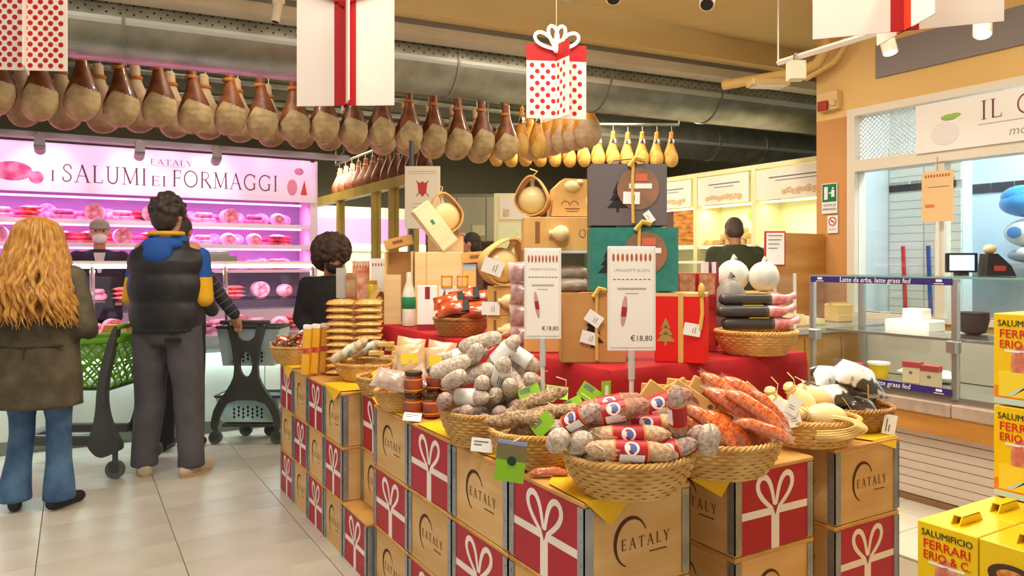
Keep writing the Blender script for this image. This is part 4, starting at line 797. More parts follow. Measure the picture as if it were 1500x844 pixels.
# ---- left rear of the platform: wooden boxes and tall goods
mPine = M('pine_pale', '#ecd0a0', .5, c2='#e3c38c', ns=3, stretch=(1, 1, 8)); mPineD = M('pine_in', '#c99a62', .6)
b = thing('wooden_box', 'tall open pine box standing on end at the far left of the red cloth', 'box', onp(586, 4.35), -A); w2, h2 = .078, .425
MB().box(-w2, w2, .04, .05, 0, h2).build('back_panel', mPineD, b, False); 
for s in (-1, 1): MB().box(s * w2 - .006, s * w2 + .006, -.06, .05, 0, h2).build('side_panel', mPine, b, False)
MB().box(-w2, w2 * .18, -.062, -.052, 0, h2 * .68).build('half_front', mPine, b, False); MB().box(-w2, w2, -.06, .05, 0, .01).build('base_panel', mPine, b, False)
b = thing('wooden_box', 'broad closed pine box beside the open one', 'box', onp(644, 4.3), -A); MB().box(-.135, .135, -.08, .08, 0, .42, .003).build('body', mPine, b, False); MB().box(-.07, -.066, -.0815, -.08, 0, .42).build('joint', mPineD, b, False)
b = thing('wooden_box', 'pale pine gift box tilted on top of the broad box', 'box', P(637, 333, 4.25), 0, None, (Matrix.Rotation(-A + .3, 4, 'Z') @ Matrix.Rotation(math.radians(52), 4, 'Y')).to_euler()); MB().box(-.15, .13, -.05, .05, -.055, .055, .003).build('body', M('pine_white', '#f3e2bb', .5, c2='#ecd6a8', ns=3, stretch=(6, 1, 1)), b, False); MB().box(.13, .134, -.052, .052, -.057, .057).build('end_panel', mPine, b, False); MB().box(-.02, .015, -.012, .012, .055, .056).build('gold_stamp', M('stamp_gold', '#c9b04a', .5), b, False); MB().box(-.05, -.02, -.051, -.05, -.01, .008).build('green_stamp', M('stamp_green', '#3d8a5a', .5), b, False)
carrier(P(652, 316, 4.4), .105, .09, 'hanging wooden hoop with a yellow cheese behind the tilted box', (0, -.2, -A + .3)); 
b = thing('wooden_post', 'slim wooden crate post supporting the hoop and tilted box', 'post', onp(652, 4.5), -A); MB().box(-.1, .11, -.05, .05, 0, .53, .003).build('post', mPine, b, False); MB().box(-.11, .12, -.055, .055, .525, .54).build('cap', mPineD, b, False)
bt = thing('bottle', 'tall white bottle with a green label between the pine boxes', 'bottle', onp(599, 4.15), -A); MB().lathe([(.01, 0), (.036, .004), (.038, .02), (.038, .17), (.03, .21), (.016, .25), (.014, .3), (.012, .305)], 20).build('bottle_body', M('bottle_white', '#e4e0d4', .3, c2='#cfc6b4', ns=14), bt); MB().lathe([(.0385, .1), (.0392, .101), (.0392, .165), (.0385, .166)], 20).build('green_label', M('label_green', '#1f7d4f', .5), bt)
b = thing('white_carton', 'white carton with a burgundy stripe standing before the pine box', 'carton', onp(626, 3.95), -A + .1); MB().box(-.052, .052, -.03, .03, 0, .235, .002).build('box_body', mPaper, b, False); MB().box(-.012, .014, -.0312, -.03, .165, .23).build('burgundy_stripe', M('burgundy2', '#8f2a34', .5), b, False); MB().box(-.052, .052, -.0312, -.03, 0, .03).build('red_base', M('burgundy2', '#8f2a34', .5), b, False)
for px, lab in ((655, 'white handled bag with an orange clasp, beside the burgundy striped carton'), (678, 'white handled bag with an orange clasp, above the orange meat basket')):
    b = thing('handled_bag', lab, 'bag', onp(px, 3.85), -A); MB().box(-.04, .04, -.02, .02, 0, .235, .003).build('bag_body', mPaper, b, False)
    q = MB(); q.box(-.03, -.022, -.024, -.016, .23, .29).box(.022, .03, -.024, -.016, .23, .29).box(-.03, .03, -.024, -.016, .28, .29).box(-.03, .03, -.024, -.016, .228, .238); q.build('orange_clasp', M('clasp_orange', '#d99320', .35), b, False); q = MB(); q.add([(-.038, -.0205, .14), (-.01, -.0205, .225), (.0, -.0205, .13)], [(0, 1, 2)]); q.build('diamond_print', M('bag_brown', '#7b5a3c', .6), b, False)
b = thing('blue_topped_box', 'yellow box with a pale blue lid at the back of the cloth', 'box', onp(688, 4.1), -A); MB().box(-.035, .035, -.03, .03, 0, .33, .002).build('box_body', M('box_straw', '#e0bb6c', .5), b, False); MB().box(-.036, .036, -.031, .031, .32, .35).build('blue_lid', M('lid_blue', '#a7c6d8', .5), b, False)
# far left cluster
RS = .255
rz_ = thing('kraft_riser', 'plain kraft box standing on the crates under the brown wafer carton', 'riser', P(508, 386, 4.43), -A); rz_.location.z = .787; MB().box(-.062, .062, -.05, .05, 0, RS, .002).build('kraft_box', mKraft, rz_, False); MB().box(-.02, .02, -.051, -.05, .1, .115).build('slot', mKraftD, rz_, False)
for px, d, w, h, mat, lab in ((529, 4.76, .1, .37, M('pack_scarlet', '#cf4a2c', .4, c2='#e8c9a8', ns=14), 'scarlet and cream snack carton at the far end of the platform'), (556, 4.68, .1, .385, mPaper, 'white carton printed with a row of sausages at the far end'), (515, 4.43, .055, .3, M('pack_brown', '#9c5f38', .4, c2='#c9a87a', ns=10), 'brown wafer carton in front of the scarlet one')):
    b = thing('snack_carton', lab, 'carton', onp(px, d), -A); b.location.z = .787 + RS + .001 if px == 515 else PZ1; MB().box(-w / 2, w / 2, -.03, .03, 0, h, .002).build('box_body', mat, b, False); q = MB()
    for k in range(5): q.ell((-w * .36 + w * .18 * k, -.0305, h * .9), w * .05, .001, .012, 8, 6)
    q.build('sausage_row_print', M('print_rust', '#b5613a', .6), b)['kind'] = 'stuff'
b = thing('acrylic_stand', 'clear acrylic leaflet stand beside the scarlet carton', 'stand', onp(500, 4.42), -A); b.location.z = .787 + RS + .001; MB().box(-.03, .03, -.003, .003, .15, .33).build('leaflet_panel', M('acryl', '#cfc8c4', .15, alpha=.7), b, False); MB().box(-.004, .004, -.003, .003, 0, .16).build('stem', mChrome, b, False); MB().box(-.026, .026, -.04, .04, 0, .005).build('foot', mChrome, b, False)
b = thing('jar', 'tall jar of yellow cream with a gold lid by the golden packs', 'jar', onp(545, 4.52), -A); MB().lathe([(.01, 0), (.033, .003), (.035, .02), (.035, .13), (.028, .14), (.01, .14)], 20, (0, 0, .09)).build('glass_body', M('cream_yellow', '#e6cf52', .15, coat=1), b); MB().lathe([(.01, .14), (.033, .14), (.033, .16), (.01, .161)], 20, (0, 0, .09)).build('lid', mGold, b); MB().lathe([(.01, 0), (.036, 0), (.036, .089), (.01, .089)], 20).build('pedestal', mKraft, b)
carrier(onp(554, 4.40) + Vector((0, 0, .123)), .05, .06, 'small kraft carrier ring beside the tall pine box', (0, 0, -A + .8))
b = thing('cheese_carton', 'small kraft carton under the carrier ring beside the tall pine box', 'carton', onp(554, 4.40), -A); MB().box(-.034, .034, -.04, .04, 0, .075, .002).build('kraft_box', mKraft, b, False); MB().box(-.03, .03, -.041, -.04, .02, .03).build('slot', mKraftD, b, False)
for px, py, d, an, lab in ((584, 355.5, 4.35, 14, 'kraft handled carton top left of the tilted box'), (697, 377, 4.1, 4, 'kraft handled carton behind the large tilted carrier')):
    b = thing('kraft_carton', lab, 'carton', P(px, py, d), 0, None, axis_rot(camdir(an), 0)); MB().box(-.08, .08, -.04, .04, -.03, .03, .003).build('kraft_box', mKraft, b, False); MB().box(-.03, .03, -.041, -.039, -.006, .012).build('hand_hole', mKraftD, b, False)
# ================================================================= YELLOW BOXES
mYB = M('carton_yellow', '#f2cf12', .4, c2='#ecc508', ns=4); mYBo = M('carton_orange', '#ea8a1c', .4); tR = M('letter_red', '#d6231c', .5); tK = M('letter_black', '#3a3420', .5); mHamPic = M('pic_ham', '#c9705a', .5, c2='#e3a48c', ns=30); mPaleB = M('pale_blue', '#bfe0dc', .5)
T1 = text_mesh('SALUMIFICIO', .0235, mat=tK, sx=.92); T2 = text_mesh('FERRARI', .032, mat=tR, sx=1.0, ext=.0008); T3 = text_mesh('ERIO & C.', .030, mat=tR, sx=.92, ext=.0008)
YW, YD, YH = .148, .183, .247   # along the face, depth, height
def ybox(x, y, z, label, plate=False, group=None, flat=False):
    """face looks to -x; y runs along the face"""
    t = thing('yellow_carton', label, 'carton', (x, y, z), 0, group)
    MB().box(0, YD, 0, YW, 0, YH - .004, .002).build('box_body', mYB, t, False)
    f = thing_face = MB().box(-.0008, 0, .002, YW - .002, .002, .05).build('orange_foot', mYBo, t, False)
    def put(me, yy, zz): return link('lettering', me, t, (-.0012, yy, zz), (0, 0, -math.pi / 2))
    c = YW / 2
    if not plate:
        put(T1, c, YH - .03); put(T2, c, YH - .058); put(T3, c, YH - .086)
        q = MB(); q.ell((-.0008, c, YH - .135), .0008, .03, .05, 16, 10); q.build('ham_picture', mHamPic, t)
        MB().box(-.0014, 0, .03, YW - .03, YH - .106, YH - .1).build('white_line', mPaper, t, False)
        lb = MB().box(-.0016, 0, .012, YW - .014, .022, .088).build('label_panel', M('label_gold', '#f4d93a', .4), t, False); q = MB(); q.add([(-.002, YW - .03, .026), (-.002, YW - .05, .026), (-.002, .03, .084), (-.002, .014, .084)], [(0, 1, 2, 3)]); q.build('blue_ribbon', mPaleB, lb, False)
        MB().box(-.0014, 0, .002, YW - .002, .002, .017).build('blue_foot', mPaleB, t, False)
    else:
        q = MB(); q.ell((-.001, c, YH - .075), .001, .055, .03, 20, 10); pl = q.build('plate_picture', M('plate_dark', '#4a3326', .4), t); q = MB(); q.ell((-.0022, c, YH - .073), .001, .036, .016, 14, 8); q.build('meat_picture', M('pic_meat', '#d99b4a', .4, c2='#b5652c', ns=60), pl)
        q = MB(); q.ell((-.0008, c, YH - .16), .0008, .035, .045, 14, 8); q.build('ham_picture', mHamPic, t)
    q = MB(); q.m = Matrix.Translation((YD / 2, c, YH - .004)); hz = .0035 if flat else .022; q.prism([(-.055, 0), (.055, 0), (.04, hz), (-.04, hz)], -.012, -.009, 'y'); q.prism([(-.055, 0), (.055, 0), (.04, hz), (-.04, hz)], .009, .012, 'y'); q.box(-.04, .04, -.012, .012, hz - .002, hz + .0005); q.build('carry_handle', mYB, t, False)
    MB().box(YD / 2 - .022, YD / 2 + .022, c - .013, c + .013, YH - .0035, YH - .0028).build('handle_slot', M('slot_ochre', '#a8820a', .6), t, False)
    return t
X0, Y0 = 1.872, .955
ll = ['bottom', 'middle', 'top']
for lv in range(3):
    for i in range(4):
        for j in range(2):
            if i > 1 and lv < 2: continue
            z = lv * (YH + .001)
            if lv == 2 and i in (2, 3): z = lv * (YH + .001)
            ybox(X0 + i * (YD + .003), Y0 - j * (YW + .003), z, f'yellow carton, {ll[lv]} layer, {["front", "second", "third", "rear"][i]} row, ' + ('lettered side at the outer edge' if j == 0 else 'beside the lettered one, with a plate picture'), j == 1, None, lv < 2 or (i == 2 and j == 0))
pl = thing('pallet_box', 'plain card riser under the rear rows of yellow cartons', 'riser', (X0 + 2 * (YD + .003), Y0 - YW - .003, 0)); MB().box(0, 2 * YD + .003, 0, 2 * YW + .003, 0, 2 * YH, .003).build('body', mKraft, pl, False); MB().box(-.002, 2 * YD, .05, .06, .1, .3).build('tape', mKraftD, pl, False)
for k in range(2): ybox(2.246, Y0, .7435 + k * .2605, 'yellow carton standing on top of the lower pile, ' + ('lower of two' if k == 0 else 'upper of two'), False, None, k == 0).scale = (1, 1, 1.05)
# ================================================================= HANGING GIFT DECORATIONS
mCard = M('deco_white', '#efe3dc', .6); mDRed = M('deco_red', '#b3141c', .5); mDOr = M('deco_scarlet', '#e2381c', .5)
def dots_mesh(w, h, s, r):
    mb = MB(); row = 0; z = s * .5
    while z < h - r:
        x = s * .5 + (s * .5 if row % 2 else 0)
        while x < w - r:
            n = 8; mb.add([(x + r * math.cos(2 * math.pi * i / n), 0, z + r * math.sin(2 * math.pi * i / n)) for i in range(n)], [tuple(range(n))]); x += s
        z += s * .55; row += 1
    return mb
def gift_deco(px, d, pt, pb, w, label, style, rz=0, wing=.6):
    """crossed card panels hung on a thread"""
    p = P(px, 386, d); zt = P(px, pt, d).z; zb = P(px, pb, d).z; h = zt - zb; t = thing('hanging_gift', label, 'decoration', (p.x, p.y, zb), -A + rz)
    for k, (a, wd) in enumerate(((0, w), (math.radians(68), w * wing))):
        c = MB().box(-wd / 2, wd / 2, -.003, .003, 0, h).build('card_panel', mCard, t, False); c.rotation_euler = (0, 0, -a)
        if style == 'dots':
            for s in (-1, 1):
                m = dots_mesh(wd, h * .78, .05 * w / .28, .0115 * w / .28); g = m.build('dot_print', mDRed, c, False); g['kind'] = 'stuff'; g.location = (-wd / 2, s * .0036, 0)
            MB().box(-wd / 2 - .001, wd / 2 + .001, -.0036, .0036, h * .78, h * 1.0).build('red_lid', mDRed, c, False)
        elif style == 'dots_all':
            m = dots_mesh(wd, h, .042, .0115); g = m.build('dot_print', mDRed, c, False); g['kind'] = 'stuff'; g.location = (-wd / 2, -.0036, 0)
        else:
            MB().box(-.045, .045, -.0036, .0036, 0, h).build('ribbon_band', mDRed if k == 0 else mDOr, c, False)
    if style in ('dots', 'ribbon'):
        q = MB()
        for s in (-1, 1):
            for L, an, wd in ((w * .42, 58, .3), (w * .38, 15, .25)):
                pts = []
                for i in range(17):
                    a = 2 * math.pi * i / 16; l = L * (1 - math.cos(a)) / 2; b = L * wd * math.sin(a) * (.4 + .6 * (1 - math.cos(a)) / 2); r = math.radians(an) * s; pts.append((l * math.sin(r) + b * math.cos(r), h - .02 + l * math.cos(r) - b * math.sin(r)))
                n0 = len(q.v); q.strip(pts, w * .055, -.012); q.strip(pts, w * .055, -.016)
        q.ell((0, -.014, h - .02), w * .07, .008, w * .09, 12, 8); q.build('bow', M('bow_white', '#f3ece6', .5) if style == 'dots' else mDRed, t)
    MB().tube([(0, 0, h - .005), (0, 0, 3.64 - zb)], .0012, 5).build('hanging_thread', mString, t)
    return t
gift_deco(815, 3.6, 66, 174, .295, 'hanging polka dot gift with a red lid and white bow', 'dots', .12, .75)
gift_deco(506, 3.0, -8, 155, .40, 'hanging white card gift with a red ribbon band', 'ribbon', -.05)
gift_deco(38, 3.2, -40, 103, .34, 'hanging white card gift covered with red dots', 'dots_all', 0.1)
gift_deco(1325, 2.6, -80, 45, .60, 'large hanging white card gift with a scarlet and crimson ribbon', 'ribbon', -.35)
# ================================================================= DUCTS, PIPES, CEILING LAMPS
def duct(a, b, r, label, flanges, holes=True):
    a = Vector(a); b = Vector(b); L = (b - a).length; t = thing('air_duct', label, 'duct', a, math.atan2(b.y - a.y, b.x - a.x)); n = 40
    MB().rings([[(x, r * math.cos(2 * math.pi * j / n), r * math.sin(2 * math.pi * j / n)) for j in range(n)] for x in (0, L)]).build('pipe', mSteel, t)
    for x in flanges: MB().rings([[(x + dx, rr * math.cos(2 * math.pi * j / n), rr * math.sin(2 * math.pi * j / n)) for j in range(n)] for dx, rr in ((-.012, r), (-.012, r + .012), (.012, r + .012), (.012, r))], False).build('flange', mSteel, t)
    for x in (L * .15, L * .5, L * .85): MB().tube([(x, 0, r), (x, 0, (3.95 if a.y > 8 else 3.7) - a.z)], .012, 6).build('hanger', mSteel, t)
    if holes:
        q = MB()
        for row, an in enumerate((182, 176, 169, 161)):
            for k in range(int(L / .09)):
                x = .05 + k * .09 + (.045 if row % 2 else 0); c, s = math.cos(math.radians(an)), math.sin(math.radians(an)); R = r + .0008; m = 6; e = .0085
                q.add([(x + e * math.cos(2 * math.pi * i / m), R * c - s * e * math.sin(2 * math.pi * i / m), R * s + c * e * math.sin(2 * math.pi * i / m)) for i in range(m)], [tuple(range(m))])
        q.build('perforation', mDark, t, False)['kind'] = 'stuff'
    # seam band along the camera side, its highlight painted as paler zinc
    q = MB(); an0, an1 = math.radians(187), math.radians(197); R = r + .002
    q.add([(x, R * math.cos(a_), R * math.sin(a_)) for x in (0, L) for a_ in (an0, (an0 + an1) / 2, an1)], [(0, 1, 4, 3), (1, 2, 5, 4)]); q.build('seam_highlight', M('seam_highlight_zinc', '#c9c9c0', .3, .5), t, False)
    return t
duct((-2.6, 6.70, 3.25), (9.2, 5.61, 3.25), .3, 'large round galvanised air duct with rows of small holes under the beam', [1.2, 2.95, 5.6, 7.2, 8.6])
duct((6.3, 8.95, 3.36), (12.4, 8.35, 3.36), .28, 'second galvanised duct farther back over the cheese bays', [1.4, 2.6, 3.6], False)
for k, (y, z) in enumerate(((10.0, 3.7), (10.6, 3.6), (11.4, 3.65))):
    tb = thing('ceiling_pipe', f'grey service pipe under the dark ceiling, {["first", "second", "third"][k]} behind the ducts', 'pipe', (0, 0, 0)); MB().tube([(-4, y, z), (11.5, y - .6, z)], .045, 10).build('pipe', mSteel, tb); MB().tube([(4, y - .31, z), (4, y - .31, 3.95)], .01, 6).build('hanger', mSteel, tb)
bp = thing('beige_pipe', 'beige painted pipe bending along the corner of the tan wall', 'pipe', (0, 0, 0)); MB().tube([(5.45, 4.0, 3.64), (5.45, 4.0, 3.2), (5.44, 4.08, 3.1), (5.4, 4.25, 3.06), (5.2, 4.9, 3.06)], .045, 10).build('pipe', mBeige, bp); MB().tube([(5.5, 3.85, 3.64), (5.5, 3.85, 3.2), (5.5, 3.95, 3.1), (5.45, 4.2, 3.0)], .025, 8).build('side_pipe', mBeige, bp)
def track_lamp(loc, target, label, col='#e9dfca', r=.045, L=.13, on=True, power=25, lc=WARM, up=3.66):
    t = thing('track_lamp', label, 'lamp', loc); d = (Vector(target) - Vector(loc)).normalized(); e = Vector(loc) * 0
    MB().box(-.04, .04, -.025, .025, .0, .1, .004).build('adapter', M('lamp_body' + col, col, .4), t, False)
    MB().tube([(0, 0, .1), (0, 0, max(.11, up - loc[2]))], .008, 6).build('stem', mWhite, t)
    q = MB(); q.tube([e, d * L], r, 20); h = q.build('lamp_head', M('lamp_body' + col, col, .4), t)
    q = MB(); q.tube([d * (L + .0005), d * (L + .003)], r * .82, 20); q.build('lens', M('lamp_lens', '#fff6e4', .3, emit=6), h) if on else q.build('lens', mDark, h)
    if on: spot('track_lamp_light', Vector(loc) + d * (L + .02), target, power, lc, 70, .03)
    return t
track_lamp(P(1297, 50, 4.6) , P(1420, 500, 4.2), 'cream track spotlight before the grey wall band, tilted down', power=110)
track_lamp(P(1440, 22, 3.9), P(1420, 700, 3.0), 'cream round spotlight under the ceiling by the wall, glowing', power=80)
track_lamp(P(1037, -10, 4.4), P(980, 600, 2.6), 'cream cylinder spotlight high over the gift bags', on=False)
track_lamp(P(900, -20, 4.3), P(850, 600, 2.6), 'cream cylinder spotlight above the polka dot gift', on=False)
track_lamp(P(408, 6, 5.2), P(300, 600, 5), 'small cream spotlight on the ceiling edge near the perforated duct', on=False, r=.03)
tr = thing('light_track', 'white lighting track reaching across the tan ceiling to the corner', 'track', (0, 0, 0)); a = P(1140, 92, 5.4); b = P(1440, 0, 3.9); MB().tube([a, b], .022, 4).build('rail', mWhite, tr); MB().tube([a, Vector((a.x, a.y, 3.66))], .006, 6).build('hanger', mWhite, tr)
sp = thing('wall_speaker', 'small cream loudspeaker hung from the light track end', 'speaker', P(1165, 103, 5.2), -A); MB().box(-.05, .06, -.05, .05, -.07, .06, .004).build('cabinet', M('speaker_cream', '#e6dcc4', .5), sp, False); MB().box(-.01, .01, -.01, .01, .06, .12).build('bracket', mChrome, sp, False)
al = thing('fire_alarm', 'cream alarm box with a red front on the tan wall corner', 'alarm', (5.57, 4.05, 2.78)); MB().box(-.04, .03, -.1, .1, -.07, .09, .006).build('backplate', M('alarm_cream', '#e0c48c', .5), al, False); MB().box(-.07, -.04, -.02, .07, -.07, .01, .004).build('red_unit', M('alarm_red', '#a8201c', .4), al, False); q = MB(); q.ell((-.05, -.07, -.02), .03, .03, .03); q.build('dome', M('alarm_cream', '#e0c48c', .5), al)
em = thing('emergency_light', 'flat cream emergency light box under the beam near the wall', 'lamp', P(1125, 122, 6.5), -A + .1); MB().box(-.17, .17, -.08, .08, -.03, .03, .008).build('housing', M('alarm_cream', '#e0c48c', .5), em, False); MB().box(-.14, .14, -.07, .07, -.036, -.03).build('diffuser', mWhite, em, False)
# ================================================================= HAMS
mHamSkin = M('ham_skin', '#8a4a20', .5, c2='#5e2c12', ns=9, nd=4, rnd=.15, bump=.25, bs=40, coat=.25); mHamFat = M('ham_fat', '#c2a679', .65, c2='#a3845a', ns=10, nd=4, rnd=.08, bump=.3, bs=40); mHamGold = M('ham_gold', '#d2902c', .5, c2='#b06a18', ns=8, rnd=.12, bump=.2, bs=40); mHamPale = M('ham_pale', '#cfae88', .6, c2='#b98f6a', ns=9, rnd=.06, bump=.2, bs=40); mBrownS = M('ham_brown', '#7d4522', .5, c2='#5b2f16', ns=9, rnd=.15)
def ham_kind(label, skin, fat, group, seed=0, labelled=False, name='cured_ham'):
    t = thing(name, label, 'ham'); prof = [(0, .004), (.006, .04), (.02, .075), (.05, .11), (.1, .137), (.16, .147), (.22, .142), (.28, .122), (.34, .097), (.40, .073), (.46, .054), (.52, .044), (.58, .042), (.62, .046), (.64, .03), (.645, .004)]
    n = 80; rg = []; pf = []
    for (z0, r0), (z1, r1) in zip(prof, prof[1:]): pf += [(z0 + (z1 - z0) * i / 6, r0 + (r1 - r0) * i / 6) for i in range(6)]
    pf.append(prof[-1]); prof = pf
    for z, r in prof:
        off = .02 * math.sin(z * 5 + seed); rg.append([(off + r * math.cos(2 * math.pi * j / n) * (1 + .05 * math.sin(3 * 2 * math.pi * j / n + seed)), r * .72 * math.sin(2 * math.pi * j / n), z) for j in range(n)])
    MB().rings(rg).build('skin', skin, t)
    q = MB(); v = []; f = []
    for i, ring in enumerate(rg[6:60]):
        for p in ring: v.append((p[0] * 1.012, p[1] * 1.03 - .0008, p[2] - (.001 if i == 0 else 0)))
    for i in range(53):
        for j in range(n):
            k = (j + 1) % n; c = [v[i * n + j], v[i * n + k], v[(i + 1) * n + k], v[(i + 1) * n + j]]; mx = sum(p[0] for p in c) / 4; my = sum(p[1] for p in c) / 4; mz = sum(p[2] for p in c) / 4
            if my < .012 and mz < .30 - 1.0 * max(0, -mx - .02) - .35 * abs(mx): f.append((i * n + j, i * n + k, (i + 1) * n + k, (i + 1) * n + j))
    f.append(tuple(range(n))[::-1]); q.add(v, f); q.build('fat_face', fat, t, True, False)
    MB().lathe([(.052, .5), (.055, .505), (.055, .525), (.05, .53)], 16, (0, 0, 0), 1, .8).build('cord_wrap', M('ham_cord', '#b5652a', .6), t); MB().tube([(0, 0, .62), (0, 0, .74)], .004, 6).build('hanging_cord', mString, t)
    if labelled: MB().lathe([(.062, .43), (.064, .44), (.052, .49), (.05, .5)], 16, (0, 0, 0), 1.05, .95).build('black_white_band', M('band_bw', '#e6e2da', .5, c2='#26221f', ns=22, nd=1, ramp=(.48, .52)), t)
    t['group'] = group; return Kind(t)
h1 = ham_kind('dark cured ham hanging in the front row under the duct', mHamSkin, mHamFat, 'front row of hams'); h2 = ham_kind('pale cured ham hanging in the rear row over the meat counter', mHamPale, mHamPale, 'rear row of hams', 1); h3 = ham_kind('golden cured ham hanging in the row that turns towards the aisle', mHamGold, mHamPale, 'turning row of hams', 2); h4 = ham_kind('golden ham with a black and white band on the far rail', mHamGold, M('ham_butter', '#dfb25e', .6, c2='#c99440', ns=9, rnd=.08), 'far rail of banded hams', 3, True); h5 = ham_kind('small brown ham in the distant row above the glass room', mBrownS, mBrownS, 'distant brown hams', 4)
for n in range(-4, 14): h1.put((.335 + .295 * n, 7.2 + random.uniform(-.02, .02), 2.58 + random.uniform(-.02, .02)), (random.uniform(-.05, .05), random.uniform(-.04, .04), -.35 + random.uniform(-.25, .25)))
for n in range(-4, 14): h2.put((.2 + .3 * n, 7.72, 2.60 + random.uniform(-.02, .02)), (0, 0, -.3 + random.uniform(-.2, .2)))
for n in range(6): h3.put((4.8 + .02 * n, 6.5 + .26 * n, 2.66 + .004 * n), (0, 0, -.75 + random.uniform(-.1, .1)), None, None, 1.05)
for n in range(13): h4.put(P(728 + 21.3 * n, 386, 9.55) * 1 + Vector((0, 0, 1.24 + .015 * random.random())), (0, 0, -A + random.uniform(-.4, .4)), None, None, (.62, .62, .72))
for n in range(3): h4.put(P(741 + 24 * n, 386, 8.6) + Vector((0, 0, 1.24)), (0, 0, -A + random.uniform(-.4, .4)), 'golden banded ham hanging at the end of the front row of hams', 'banded hams at the corner', (.62, .62, .92))
for n in range(12): h5.put((3.6, 8.1 + .3 * n, 2.44), (0, 0, random.uniform(-.4, .4)), None, None, .74)
def rail(name, pts, label, r=.018):
    t = thing(name, label, 'rail', (0, 0, 0)); MB().tube(pts, r, 8).build('bar', mSteel, t)
    for i in (0, -1): p = Vector(pts[i]); MB().tube([p, Vector((p.x, p.y, 3.95))], .008, 6).build('hanger', mSteel, t)
    return t
rail('ham_rail', [(-1.6, 7.2, 3.32), (4.4, 7.2, 3.32)], 'steel rail carrying the front row of hams'); rail('ham_rail', [(-1.6, 7.72, 3.34), (4.4, 7.72, 3.34)], 'steel rail carrying the rear row of hams'); rail('ham_rail', [(4.8, 6.45, 3.47), (4.92, 7.95, 3.49)], 'short steel rail of the turning row of hams'); a = P(715, 386, 9.55); b = P(995, 386, 9.55); rail('ham_rail', [(a.x, a.y, 3.2), (b.x, b.y, 3.2)], 'steel rail of the far banded hams'); rail('ham_rail', [(3.6, 8.0, 2.98), (3.6, 11.6, 2.98)], 'thin rail over the glass room'); a = P(735, 386, 8.6); b = P(795, 386, 8.6); rail('ham_rail', [(a.x, a.y, 3.35), (b.x, b.y, 3.35)], 'short rail of the banded corner hams')
# ================================================================= MEAT COUNTER
mCW = M('counter_white', '#dfe6df', .3); mPinkW = M('shelf_white', '#f0dfe9', .35); mStl = M('brushed_steel', '#b9b9bd', .3, .8)
SY = 8.3
sw = thing('shelf_unit', 'tall white refrigerated shelf unit glowing pink behind the meat counter', 'shelf unit', (0, SY, 0))
MB().box(-3.5, 2.33, .45, .5, 0, 2.55).build('back_panel', M('shelf_back', '#8f86a8', .5), sw, False)
MB().box(-3.5, 2.33, -.02, .45, 2.5, 2.55).build('top_panel', mPinkW, sw, False); MB().box(2.28, 2.36, -.02, .45, 0, 2.55).build('side_panel', mPinkW, sw, False); MB().box(-3.5, 2.28, -.02, .45, 0, .9).build('plinth', mPinkW, sw, False)
MB().box(-3.5, 2.28, .0, .45, 1.30, 1.33).build('shelf_board', mPinkW, sw, False)
for z in (1.575, 1.80):
    b = MB().box(-3.5, 2.28, -.0, .45, z, z + .02).build('shelf_board', mPinkW, sw, False); MB().box(-3.5, 2.28, -.012, 0, z - .015, z + .03).build('price_rail', M('rail_white', '#f7eef4', .4), b, False)
for z in (2.06, 1.79, 1.565):
    MB().tube([(-3.4, .06, z - .012), (2.2, .06, z - .012)], .011, 8).build('pink_tube_lamp', M('pink_tube', '#ff9fe6', .4, emit=2.2), sw); area('shelf_lamp_light', (-.5, SY + .1, z - .03), 5.4, 26, PINK, (math.radians(18), 0, 0), .06)
area('sign_lamp_light', (.2, SY - .4, 2.60), 4.6, 12, (1, .55, .88), (math.radians(30), 0, 0), .12)
sg = thing('counter_sign', 'white lit sign board reading I SALUMI E I FORMAGGI above the pink shelves', 'sign', (0, SY - .03, 0)); MB().box(-3.5, 2.33, -.02, .0, 2.08, 2.53).build('board', M('sign_pinkwhite', '#f3eaf0', .45), sg, False)
lt = M('sign_maroon', '#5e2c3a', .6); q = MB()
def su(px): # u at the sign plane for a pixel column
    k = (px - 750) / 1080.0; return (SY - .05) * (SA + k * CA) / (CA - k * SA)
def word(txt, px0, px1, z, h):
    m = MB(); W = serif(m, txt, 0, 0, h, .1, 0); x0, x1 = su(px0), su(px1); s = (x1 - x0) / W; m.v = [(x0 + v[0] * s, -.0215, z + v[2]) for v in m.v]; o = m.build('lettering', lt, sg, False); o['kind'] = 'stuff'; return o
word('I', 73, 84, 2.185, .1); word('SALUMI', 90, 218, 2.185, .165); word('EI', 221, 246, 2.185, .1); word('FORMAGGI', 252, 409, 2.19, .165); word('EATALY', 220, 283, 2.40, .055)
MB().box(su(212), su(312), -.0215, -.02, 2.385, 2.389).build('rule_line', M('sign_grey', '#a9a4a0', .6), sg, False)
for px, z, rx, rz_, col, nm in ((18, 2.26, .16, .09, '#b5305f', 'ham_picture'), (53, 2.21, .06, .06, '#c2406f', 'slice_picture'), (428, 2.24, .055, .09, '#cf8f88', 'sausage_picture'), (438, 2.42, .05, .04, '#5a4046', 'roll_picture')):
    m = MB(); m.ell((su(px), -.0215, z), rx, .002, rz_, 16, 10); m.build(nm, M('pic' + col, col, .5, c2='#d98aa6', ns=12), sg)
m = MB(); m.prism([(su(440), 2.16), (su(450), 2.16), (su(446), 2.33)], -.0225, -.02, 'y'); m.build('wedge_picture', M('pic_wedge', '#d3453c', .5), sg, False)
